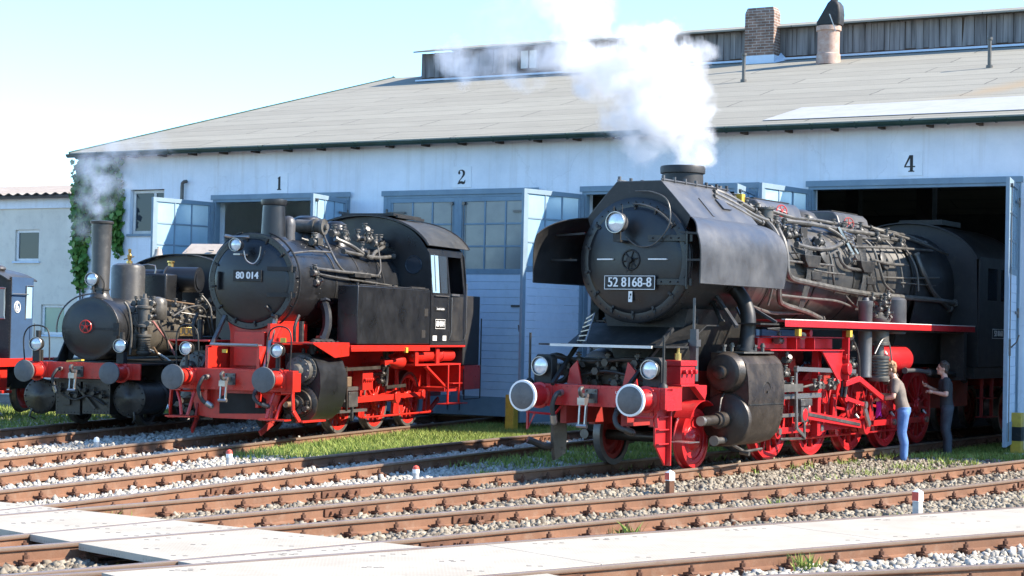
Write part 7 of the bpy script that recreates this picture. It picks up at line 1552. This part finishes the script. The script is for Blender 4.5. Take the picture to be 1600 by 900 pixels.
# air pump and pipework on the right of the smokebox
mb = MB(); x, y = .80, 1.55
mb.lathe((x,y,1.32),(0,0,1),[(0,.06),(.04,.13),(.07,.15),(.10,.15),(.11,.12),(.36,.12),(.38,.15),(.42,.15),(.43,.07),(.55,.06),(.56,.15),(.60,.15),(.62,.12),(.9,.12),(.92,.15),(.96,.15),(.98,.08),(1.1,.07),(1.12,.04),(1.2,.03)],24)
for k in range(7): mb.lathe((x,y,1.44+.032*k),(0,0,1),[(0,.12),(.006,.145),(.012,.12)],22,cap=False)
mb.lathe((x-.2,y+.05,1.45),(0,0,1),[(0,.06),(.05,.09),(.3,.09),(.32,.06),(.5,.05),(.52,.1),(.66,.1),(.7,.04)],18)
mb.lathe((x+.05,y+.45,2.02),(0,0,1),[(0,.16),(.04,.19),(.36,.19),(.42,.15),(.45,.04)],22)
for i in range(16): valve_cluster(mb,(x-.25+.12*(i%4),y-.02+.05*(i//4),1.95+.13*(i//4)),.72,500+i)
mb.build('air_pump','pipe',L3)
for p, r_ in (([(.55,1.2,2.35),(.62,1.25,2.2),(.66,1.3,1.8),(.64,1.3,1.35)],.025),([(1.0,1.7,2.0),(1.05,2.0,1.7),(1.02,2.2,1.45),(.95,2.6,1.4)],.022),([(.95,2.5,2.1),(1.0,3.2,2.3),(1.0,3.9,2.25),(1.05,4.2,1.6)],.016),([(.8,4.2,2.55),(.95,4.3,2.3),(1.0,4.3,1.9),(1.05,4.5,1.5)],.02),([(.5,3.6,2.2),(.75,3.9,2.15),(.9,4.4,2.1),(1.0,4.9,2.1)],.018)): pipe(L3,p,r_,'pipe')
for p, r_ in (([(.85,1.9,2.45),(.75,2.6,2.42),(.65,3.2,2.40),(.72,4.0,2.36)],.016),([(.9,3.0,1.62),(1.0,3.1,1.55),(1.05,3.5,1.56),(1.05,4.3,1.58),(1.02,4.6,1.50)],.026),([(.88,1.8,1.5),(.95,2.1,1.25),(1.0,2.6,1.22)],.022)): pipe(L3,p,r_,'copper')
pipe(L3,[(.95,1.6,2.0),(1.0,1.85,1.8),(1.05,2.1,1.6),(1.1,2.3,1.35)],.022,paint('faded_pink_hose',(.42,.18,.16),None,.5,5),'hose')
pipe(L3,[(.7,1.7,1.5),(.95,2.0,1.35),(1.1,2.2,1.2),(1.05,2.5,1.15),(1.1,2.9,1.25)],.02,'cream','lagged_pipe')
mb = MB()
for i in range(14): valve_cluster(mb,(.70+.05*sin(i),2.9+.15*i,2.15+.18*sin(i*1.7)),.7,540+i)
for i in range(8): valve_cluster(mb,(.55+.08*i,4.55,2.35+.12*sin(i*2.0)),.7,560+i)
mb.build('valve_gear','pipe',L3)
o = number_board(L3,'UUCI',(.99,3.10,1.80),.36,.18,.17,ex=(cos(.9),sin(.9),0),m=('brass','matblack'),bold=.006)
mb = MB(); mb.bar((.55,2.9,1.8),(.98,3.15,1.8),.03,.03); mb.build('plate_bracket','matblack',L3)
mb = MB(); mb.prism([(0,1.18),(0,1.75),(.10,1.75),(.55,1.18)],(-.62,1.3,0),(0,-1,0),(0,0,1),(1,0,0),.03); mb.prism([(-.95,1.18),(-.55,1.18),(-.35,1.6)],(0,1.2,0),(1,0,0),(0,0,1),(0,1,0),.03); mb.build('stay_plate','matblack',L3)
# frames, beam, skirt
mb = MB(); mb.box(-1.25,1.25,.50,.545,.90,1.20,0); 
for x in (-.86,.86): mb.box(x-.22,x+.22,.488,.50,.91,1.19)
rivet_line(mb,(-.6,.5,1.17),(.6,.5,1.17),12,(0,-1,0)); rivet_line(mb,(-.6,.5,.93),(.6,.5,.93),12,(0,-1,0))
for x in (-1.2,-.9,-.8): rivet_line(mb,(x,.488,.95),(x,.488,1.15),3,(0,-1,0),.018,.02)
mb.build('buffer_beam','red',L3,bevel=.006)
mb = MB(); mb.box(-1.25,1.25,.546,5.0,1.17,1.20); mb.box(-1.28,1.28,1.9,5.1,1.21,1.24); mb.build('running_plate','matblack',L3)
mb = MB(); mb.box(-.52,-.02,.62,1.6,.22,.88); mb.box(.02,.58,.64,1.6,.24,.86); mb.box(-.56,.62,.60,.64,.84,.89)
rivet_line(mb,(-.48,.62,.26),(-.06,.62,.26),7,(0,-1,0),.014,.014); rivet_line(mb,(-.48,.62,.80),(-.06,.62,.80),7,(0,-1,0),.014,.014); rivet_line(mb,(.06,.64,.28),(.54,.64,.28),8,(0,-1,0),.014,.014); rivet_line(mb,(-.48,.62,.3),(-.48,.62,.76),7,(0,-1,0),.014,.014); rivet_line(mb,(.54,.64,.3),(.54,.64,.78),7,(0,-1,0),.014,.014)
mb.tube([(-.4,.58,.62),(-.1,.55,.50),(.2,.56,.58),(.5,.58,.42)],.022,6,smooth=4); mb.bar((-.1,.59,.78),(.32,.57,.34),.03,.05); mb.box(-.35,-.2,.56,.62,.4,.6)
for i in range(6): valve_cluster(mb,(-.4+.17*i,.58,.68-.05*(i%3)),.6,700+i)
mb.build('front_tank','grime',L3,bevel=.02)
for s_ in (-1,1):
    mb = MB(); mb.lathe((s_*.92,.74,.54),(0,1,0),[(-.06,0),(-.055,.10),(-.04,.12),(-.03,.27),(0,.33),(.03,.34),(.05,.31),(.95,.31),(.97,.34),(1.0,.34)],30); rivet_ring(mb,(s_*.92,.72,.54),(0,-1,0),.29,16,.018,.03); mb.tube([(s_*1.05,.70,.30),(s_*1.08,.66,.16),(s_*1.0,.75,.10)],.02,6); mb.build('cylinder','grime',L3)
mb = MB(); mb.box(-1.1,1.1,1.8,6.9,.4,1.17); mb.build('frame','matblack',L3)
for s in (-1,1): buffer_part(L3,s*.86,.0,1.03,.205,.49,'red')
for s in (-1,1):
    lamp_part(L3,s*.86,.40,1.53,.125,.20,'matblack','steel'); mb = MB(); mb.box(s*.86-.07,s*.86+.07,.44,.6,1.2,1.42); mb.cyl((s*.86,.52,1.65),(s*.86,.52,1.78),.05,n=10); mb.build('lamp_stand','matblack',L3)
pipe(L3,[(-1.15,.55,1.2),(-1.18,.55,1.65),(-1.05,.55,1.85),(-.80,.55,1.86),(-.66,.55,1.72),(-.64,.55,1.22)],.014,'matblack','grab_rail')
mb = MB(); mb.bar((-.20,.44,1.215),(.18,.30,1.25),.07,.03); mb.build('yellow_plank','yellow',L3)
hook_part(L3,.50,1.03,.34)
hose_part(L3,[(-.36,.50,1.08),(-.38,.36,1.05),(-.44,.32,.90),(-.40,.36,.70)],.03)
for y in (1.9,3.6,5.3):
    for s in (-1,1): wheel_part(L3,y,s,.47,10,('matblack','tyre'),weight=pi,rot=.4)
mb = MB(); mb.bar((.98,2.9,.5),(.98,5.3,.5),.05,.09); mb.build('coupling_rod','darksteel',L3)
mb = MB(); mb.box(-1.40,1.40,4.9,6.9,1.15,1.199); mb.build('cab_floor','matblack',L3)

# ================================================================== blue locomotive at the left picture edge
ob = .2517; off = -3.05
bx_, by_ = -8.1702+3.4*sin(ob)+(-3.08)*cos(ob), 34.1377+3.4*cos(ob)-(-3.0)*sin(ob)
L4 = loco_root('blue_locomotive', 'dark blue locomotive cab with arched grey roof, cut by the left picture edge', bx_, by_, ob)
# local origin = near right cab corner; x right (side at 0), y back
mb = MB(); fr = [(-2.7,1.17),(-2.7,2.85)]+[(-1.35+sin(a)*1.36,2.62+cos(a)*.42) for a in np.linspace(-1.15,1.15,13)]+[(0,2.85),(0,1.17)]
mb.prism(fr,(0,0,0),(1,0,0),(0,0,1),(0,1,0),.03); rivet_line(mb,(-.03,-.001,1.2),(-.03,-.001,2.85),26,(0,-1,0),.010,.009); rivet_line(mb,(-.28,-.001,1.2),(-.1,-.001,1.2),4,(0,-1,0),.010,.009); mb.build('cab_front','matblack',L4)
mb = MB(); mb.tube([(-.95,-.012,2.62),(-.20,-.012,2.62),(-.14,-.012,2.55),(-.14,-.012,2.05),(-.20,-.012,1.99),(-.95,-.012,1.98)],.018,6,smooth=2); mb.build('window_frame','steel',L4)
mb = MB(); mb.box(-.95,-.15,-.008,-.002,2.0,2.6); mb.build('window_pane','frosted',L4)
mb = MB(); mb.box(-.03,.0,.031,.92,1.17,2.85); rivet_line(mb,(0,.06,1.25),(0,.06,2.8),22,(1,0,0),.010,.009); cs = mb.build('cab_side','bluecab',L4)
mb = MB(); mb.box(.001,.006,.62,.86,2.0,2.66); mb.build('side_window','skypane',cs)
mb = MB(); mb.tube([(.006,.60,1.98),(.02,.60,2.68),(.02,.88,2.68)],.014,6); mb.tube([(.05,-.0,2.50),(.05,.62,2.50)],.014,6); mb.cyl((0,.1,2.5),(.06,.1,2.5),.012,n=6); mb.cyl((0,.6,2.5),(.06,.6,2.5),.012,n=6); mb.tube([(.05,.82,1.55),(.10,.82,1.6),(.10,.82,1.9)],.014,6); mb.build('grab_rail','steel',cs)
mb = MB(); put_text(mb,'6',.26,(.004,.26,2.23),(0,1,0),(0,0,1),bold=.008); mb.ring((.004,.26,2.23),(1,0,0),.115,.012,22,5); mb.build('number','cream',cs)
mb = MB(); mb.box(-2.7,-2.67,.03,1.02,1.17,2.85); mb.box(-2.7,-.12,.98,1.02,1.17,2.85); mb.build('cab_rear','bluecab',L4)
mb = MB(); rows = [[(-1.35+sin(a)*1.43,y,2.63+cos(a)*.43) for y in (-.12,.5,1.10)] for a in np.linspace(-1.2,1.2,21)]; mb.sheet(rows,.02); rf4 = mb.build('cab_roof','dull',L4)
mb = MB(); mb.ball((-.65,.5,3.03),.17,16,sc=(1.3,1.1,.5)); mb.cyl((-.65,.5,3.10),(-.65,.5,3.14),.06,n=12); mb.build('roof_ventilator','cladding',rf4)
mb = MB(); mb.box(-2.8,.05,-1.4,2.3,1.0,1.17); mb.box(-.9,-.84,-1.4,.2,.5,1.0); mb.box(-.1,-.04,-.5,.0,.5,1.0); mb.box(-1.2,.08,-.4,-.0,.46,.52); mb.box(-1.2,.1,-1.2,-.9,.46,.52)
mb.box(-.12,-.06,-1.2,-1.1,.5,1.0); mb.bar((-.5,-1.2,1.0),(-.5,-.9,.5),.05,.05)
mb.build('underframe','red',L4,bevel=.006)
mb = MB(); 
for i in range(8): valve_cluster(mb,(-.75+.09*i,-.9+.1*(i%3),.78+.06*(i%2)),.9,600+i)
for i in range(5): valve_cluster(mb,(-.55+.09*i,-.30,1.25),.8,620+i)
mb.build('brake_gear','pipe',L4)
for y in (.2,1.8): 
    w4 = wheel_part(L4,y,1,.45,0,('red','tyre'),disc=True,face=-.6); 
mb = MB(); mb.box(-2.3,-.55,-.2,2.2,.5,1.0); mb.build('inner_frame','grime',L4)
# ================================================================== people
def fuse(mb, voxel=.011, smooth=6):
    """melt overlapping volumes into one continuous skin"""
    me = bpy.data.meshes.new('d'); me.from_pydata(mb.v, [], mb.f); ob = bpy.data.objects.new('d', me); COL.objects.link(ob)
    bm = bmesh.new(); bm.from_mesh(me); bmesh.ops.recalc_face_normals(bm, faces=bm.faces); bm.to_mesh(me); bm.free()
    r = ob.modifiers.new('r','REMESH'); r.mode = 'VOXEL'; r.voxel_size = voxel
    if smooth: q = ob.modifiers.new('s','SMOOTH'); q.iterations = smooth; q.factor = .5
    m2 = bpy.data.meshes.new_from_object(ob.evaluated_get(bpy.context.evaluated_depsgraph_get())); bpy.data.objects.remove(ob)
    o = MB(); o.add([tuple(v.co) for v in m2.vertices], [tuple(p.vertices) for p in m2.polygons]); bpy.data.meshes.remove(m2); return o
def limb(mb, pts):
    """pts = [(point, rx, ry)]: tapered limb with round joints"""
    for (p, r), (q, s) in zip(pts[:-1], pts[1:]): mb.cyl(p, q, r, s, n=14)
    for p, r in pts: mb.ball(p, r, 14)
def loft(mb, secs, n=20):
    """horizontal elliptical sections (x, y, z, rx, ry)"""
    vs = [(x+cos(2*pi*i/n)*rx, y+sin(2*pi*i/n)*ry, z) for x,y,z,rx,ry in secs for i in range(n)]; k = len(secs)
    mb.add(vs, [(a*n+i, a*n+(i+1)%n, (a+1)*n+(i+1)%n, (a+1)*n+i) for a in range(k-1) for i in range(n)]+[tuple(reversed(range(n))), tuple((k-1)*n+i for i in range(n))])
def hand(mb, w, d, side, up=(0,0,1), grip=.6):
    """palm, four unequal curled fingers and a thumb; w = wrist, d = direction of the hand, side = towards the thumb"""
    w, d, s = V(w), V(d).normalized(), V(side).normalized(); n = d.cross(s).normalized()
    mb.lathe(w-d*.01, d, [(0,.024),(.03,.033),(.07,.038),(.085,.028)], 10)
    for i, (off, L) in enumerate(((-.030,.062),(-.011,.076),(.009,.082),(.028,.074))):
        p0 = w+d*.075-s*off*-1; a1 = d; a2 = (d*(1-grip)+n*grip).normalized(); a3 = (d*(1-1.6*grip)+n*1.3*grip).normalized()
        p1 = p0+a1*L*.42; p2 = p1+a2*L*.33; p3 = p2+a3*L*.25; mb.tube([p0,p1,p2,p3],[.0095,.009,.008,.007],6,smooth=2)
    t0 = w+d*.025+s*.026; t1 = t0+(d*.5+s*.8).normalized()*.032; t2 = t1+(d*.9+s*.1+n*.3).normalized()*.030; mb.tube([t0,t1,t2],[.012,.010,.008],6,smooth=2)
def person(name, label, loc, rz, lean, arms, mats, face, stance=.10, S=1.0):
    """figure facing +x in its own frame; arms = {'l': (elbow, wrist), 'r': ...}"""
    root = thing(name, label, 'person', loc, rz); root.scale = (S,S,S); c = lean
    tz = [(-.01,.86,.105,.155),(0,.93,.115,.165),(c*.2,1.02,.105,.15),(c*.4,1.12,.105,.15),(c*.65,1.25,.12,.17),(c*.85,1.36,.115,.175),(c*.98,1.42,.085,.15),(c*1.05,1.46,.055,.075)]
    sho = {s: V((c*.9, g*.165, 1.385)) for s, g in (('l',1),('r',-1))}
    leg = {s: [(V((-.005,g*.09,.88)),.095),(V((.02,g*stance*.95,.50)),.062),(V((-.025,g*stance,.33)),.058),(V((-.02,g*stance,.08)),.040)] for s, g in (('l',1),('r',-1))}
    head = V((c*1.35+.03, 0, 1.60)); f = V(face).normalized(); lat = V((0,0,1)).cross(f).normalized(); u = f.cross(lat)
    b = MB(); loft(b, [(x,0,z,rx*.92,ry*.92) for x,z,rx,ry in tz])
    for s in 'lr': limb(b, leg[s]); limb(b, [(sho[s],.055),(V(arms[s][0]),.040),(V(arms[s][0]).lerp(V(arms[s][1]),.3),.042),(V(arms[s][1]),.026)])
    limb(b, [(V((c,0,1.42)),.062),(head-u*.07-f*.02,.055)])
    def el(mb, cc, r, sc):
        m_ = MB(); m_.ball((0,0,0), r, 18, sc=sc); mb.add([cc+f*v[0]+lat*v[1]+u*v[2] for v in m_.v], m_.f)
    el(b, head+u*.03-f*.006, .098, (1.02,.80,1.08)); el(b, head+f*.030-u*.045, .066, (.95,.82,1.0)); el(b, head+f*.103-u*.002, .017, (1.0,.75,1.5)); el(b, head+f*.092-u*.046, .014, (.7,1.6,.45)); el(b, head+f*.078-u*.088, .020, (.8,1.2,.8))
    for s in (-1,1): el(b, head+lat*s*.082-f*.01, .028, (.55,.35,1.1)); el(b, head+f*.084+lat*s*.034+u*.040, .018, (.6,1.3,.4))
    b = fuse(b, .009, 3)
    for s in 'lr':
        w = V(arms[s][1]); d = w-V(arms[s][0]); hand(b, w, d, V((0,-1 if s=='l' else 1,.4)), grip=.55)
    b.build('body', mats['skin'], root, sharp=80)
    e = MB()
    for s in (-1,1): el(e, head+f*.088+lat*s*.034+u*.018, .009, (.6,1.2,.6))
    e.build('eyes','matblack',root)
    hb = MB(); el(hb, head+u*.055-f*.022, .103, (1.0,.86,.98)); el(hb, head-f*.055-u*.01, .075, (.7,1.05,1.1)); rr = random.Random(5)
    for i in range(60):
        a = rr.uniform(0,2*pi); t = rr.uniform(.1,1.25); dd = u*cos(t)+(f*cos(a)+lat*sin(a))*sin(t)
        if dd.dot(f) > .62: continue
        el(hb, head+u*.05-f*.02+V((dd.x*.095,dd.y*.085,dd.z*.095)), rr.uniform(.014,.024), (1,1,1))
    hb = fuse(hb, .009, 1); hb.build('hair', mats['hair'], root, sharp=80)
    sh = MB(); loft(sh, [(x,0,z,rx*1.10,ry*1.07) for x,z,rx,ry in tz[:-1]])
    for s in 'lr': limb(sh, [(sho[s],.078),(sho[s].lerp(V(arms[s][0]),.62),.066)])
    sh = fuse(sh, .012, 4); sh.build('shirt', mats['shirt'], root, sharp=80)
    tr = MB(); loft(tr, [(-.01,0,.80,.10,.145),(-.01,0,.88,.125,.178),(0,0,.955,.128,.180)])
    for s in 'lr': L = leg[s]; limb(tr, [(L[0][0]-V((0,0,.03)),.108),(L[1][0],.080),(L[2][0],.074),(L[3][0]-V((0,0,.01)),.068)])
    tr = fuse(tr, .012, 4); tr.build('trousers', mats['trousers'], root, sharp=80)
    for s in 'lr':
        a = leg[s][3][0]; m_ = MB(); m_.ball((a.x+.055,a.y,.045), .075, 14, sc=(1.85,.62,.62)); m_.ball((a.x-.02,a.y,.075), .055, 10, sc=(1,.8,1)); m_.box(a.x-.08,a.x+.19,a.y-.042,a.y+.042,.0,.018); m_.build('shoe','shoe',root, sharp=60)
    return root
LDIR = .572
def at52(l, s, z=GZ+.01): return (2.1283+s*sin(LDIR)+l*cos(LDIR), 27.8765+s*cos(LDIR)-l*sin(LDIR), z)
person('person','man in dark T-shirt and blue jeans standing in the sun beside the red wheels', at52(1.52,6.42), pi-.25, .15, {'l':((.16,.27,1.13),(.40,.16,1.08)),'r':((.18,-.27,1.13),(.42,-.12,1.16))}, dict(skin='skin',hair='hair',shirt='shirt',trousers='denim'), (1,.05,-.18))
rg = MB(); rows = []
for i in range(9):
    t = i/8; rows.append([(.02+.05*sin(3*t+1.2*j)+.01*j, -.06+.035*j+.012*sin(5*t+j), -.34*t+.03*cos(j*2.0)) for j in range(5)])
rg.sheet(rows,.006); rob = rg.build('cloth_rag','magenta'); rob.location = V(at52(1.52,6.42))+V((-.47,-.02,1.11)); tag(rob,'magenta rag hanging from the hand of the man in jeans','rag')
person('person','man in dark clothes standing in the shade beside the locomotive cab', at52(1.62,8.35), pi-.1, .04, {'l':((.05,.27,1.14),(.28,.16,1.18)),'r':((.10,-.27,1.16),(.34,-.14,1.28))}, dict(skin='skin',hair='hairdark',shirt='darkcloth',trousers='denimdark'), (1,0,.05))

# ================================================================== steam and smoke
def px(u, v, Y):
    """point at depth Y seen at photo position (u,v): used only to lay out the drifting puffs once"""
    a, b = u-800, 450-v; x = a*cos(ROLL)-b*sin(ROLL); y = b*cos(ROLL)+a*sin(ROLL)
    d = V((x/F_PX, cos(PITCH)-y/F_PX*sin(PITCH), sin(PITCH)+y/F_PX*cos(PITCH))); return V((0,0,HCAM))+d*(Y/d.y), Y/F_PX
def plume(name, label, puffs, color, dens, noise_scale, warp, aniso=.2, soft=.55, grow=1.28):
    pts = []
    mb = MB()
    for (u, v, r, Y, w_) in puffs:
        c, k = px(u, v, Y); pts.append((c, r*k, w_)); mb.ball(c, r*k*1.12+.32, 20)
    me = bpy.data.meshes.new('d'); me.from_pydata(mb.v, [], mb.f); ob = bpy.data.objects.new('d', me); COL.objects.link(ob)
    rm = ob.modifiers.new('r','REMESH'); rm.mode = 'VOXEL'; rm.voxel_size = .11
    m2 = bpy.data.meshes.new_from_object(ob.evaluated_get(bpy.context.evaluated_depsgraph_get())); bpy.data.objects.remove(ob)
    m2.name = name; o = bpy.data.objects.new(name, m2); COL.objects.link(o); m2.materials.clear()
    mat = bpy.data.materials.new(name+'_volume'); mat.use_nodes = True; nt = mat.node_tree; nt.nodes.clear()
    out = node(nt,'ShaderNodeOutputMaterial'); pv = node(nt,'ShaderNodeVolumePrincipled'); nt.links.new(pv.outputs[0], out.inputs['Volume'])
    pv.inputs['Color'].default_value = rgb(color); pv.inputs['Anisotropy'].default_value = aniso
    ge = node(nt,'ShaderNodeTexCoord')
    n1 = node(nt,'ShaderNodeTexNoise'); n1.inputs['Scale'].default_value = noise_scale; n1.inputs['Detail'].default_value = 6; n1.inputs['Roughness'].default_value = .68
    nt.links.new(ge.outputs['Object'], n1.inputs['Vector'])
    sb = node(nt,'ShaderNodeVectorMath',operation='SUBTRACT'); sb.inputs[1].default_value = (.5,.5,.5); nt.links.new(n1.outputs['Color'], sb.inputs[0])
    sc = node(nt,'ShaderNodeVectorMath',operation='SCALE'); sc.inputs['Scale'].default_value = warp; nt.links.new(sb.outputs[0], sc.inputs[0])
    ad = node(nt,'ShaderNodeVectorMath',operation='ADD'); nt.links.new(sc.outputs[0], ad.inputs[0]); nt.links.new(ge.outputs['Object'], ad.inputs[1])
    prev = None
    for c, r, w_ in pts:
        ds = node(nt,'ShaderNodeVectorMath',operation='DISTANCE'); nt.links.new(ad.outputs[0], ds.inputs[0]); ds.inputs[1].default_value = c
        m = node(nt,'ShaderNodeMapRange'); m.inputs['From Min'].default_value = r; m.inputs['From Max'].default_value = r*(1-soft); m.inputs['To Min'].default_value = 0; m.inputs['To Max'].default_value = w_
        nt.links.new(ds.outputs['Value'], m.inputs['Value'])
        if prev is None: prev = m.outputs['Result']
        else:
            mx = node(nt,'ShaderNodeMath',operation='MAXIMUM'); nt.links.new(prev, mx.inputs[0]); nt.links.new(m.outputs['Result'], mx.inputs[1]); prev = mx.outputs[0]
    n2 = node(nt,'ShaderNodeTexNoise'); n2.inputs['Scale'].default_value = noise_scale*2.6; n2.inputs['Detail'].default_value = 5; nt.links.new(ge.outputs['Object'], n2.inputs['Vector'])
    mr = node(nt,'ShaderNodeMapRange'); mr.inputs['From Min'].default_value = .40; mr.inputs['From Max'].default_value = .60; mr.inputs['To Min'].default_value = .05; mr.inputs['To Max'].default_value = 1.0; nt.links.new(n2.outputs['Fac'], mr.inputs['Value'])
    mu = node(nt,'ShaderNodeMath',operation='MULTIPLY'); nt.links.new(prev, mu.inputs[0]); nt.links.new(mr.outputs['Result'], mu.inputs[1])
    m3 = node(nt,'ShaderNodeMath',operation='MULTIPLY'); nt.links.new(mu.outputs[0], m3.inputs[0]); m3.inputs[1].default_value = dens; nt.links.new(m3.outputs[0], pv.inputs['Density'])
    m2.materials.append(mat)
    return tag(o, label, 'steam' if 'steam' in name else 'smoke', kind='stuff')
plume('steam_plume','white steam plume billowing from the chimney of the big locomotive across the roof',
 [(1066,266,24,28.62,1),(1086,246,26,28.65,1),(1050,262,14,28.62,.8),(1078,250,28,28.7,1),(1068,226,40,28.8,1),(1052,198,52,28.9,1),(1024,168,60,29.1,1),(1000,135,62,29.3,1),(1050,128,60,29.2,1),(1068,98,40,29.2,1),(996,98,54,29.6,.9),(1034,86,56,29.5,1),(944,95,46,29.9,.8),(905,88,50,30.2,.55),(868,92,44,30.4,.42),(1082,168,38,28.9,.8),(1004,222,36,28.9,.6),(975,185,36,29.2,.35),(930,122,44,29.9,.4),
  (918,40,60,30.4,.42),(905,5,66,30.8,.36),(885,-35,76,31.2,.25),(1095,78,26,29.3,.45),(820,96,46,30.8,.22),(770,100,44,31.2,.20),(720,102,36,31.6,.42),(800,40,70,31.4,.05),(1080,215,36,28.8,.8)],
 (.99,.99,1.0), 8.0, 1.0, 1.35, .2, .45)
plume('smoke_plume','thin bluish smoke rising from the tall chimney of the small locomotive past the ivy',
 [(158,332,24,35.6,.9),(152,310,30,35.6,.9),(148,286,36,35.7,.8),(152,262,42,35.8,.6),(168,245,44,35.9,.45),(205,238,40,36.0,.3),(245,238,34,36.1,.22),(132,300,32,35.8,.5),(180,290,28,35.8,.4),(130,350,28,35.8,.3),(133,250,38,36.0,.4)],
 (.80,.88,1.0), 3.0, 1.2, 1.1, .3, .8)
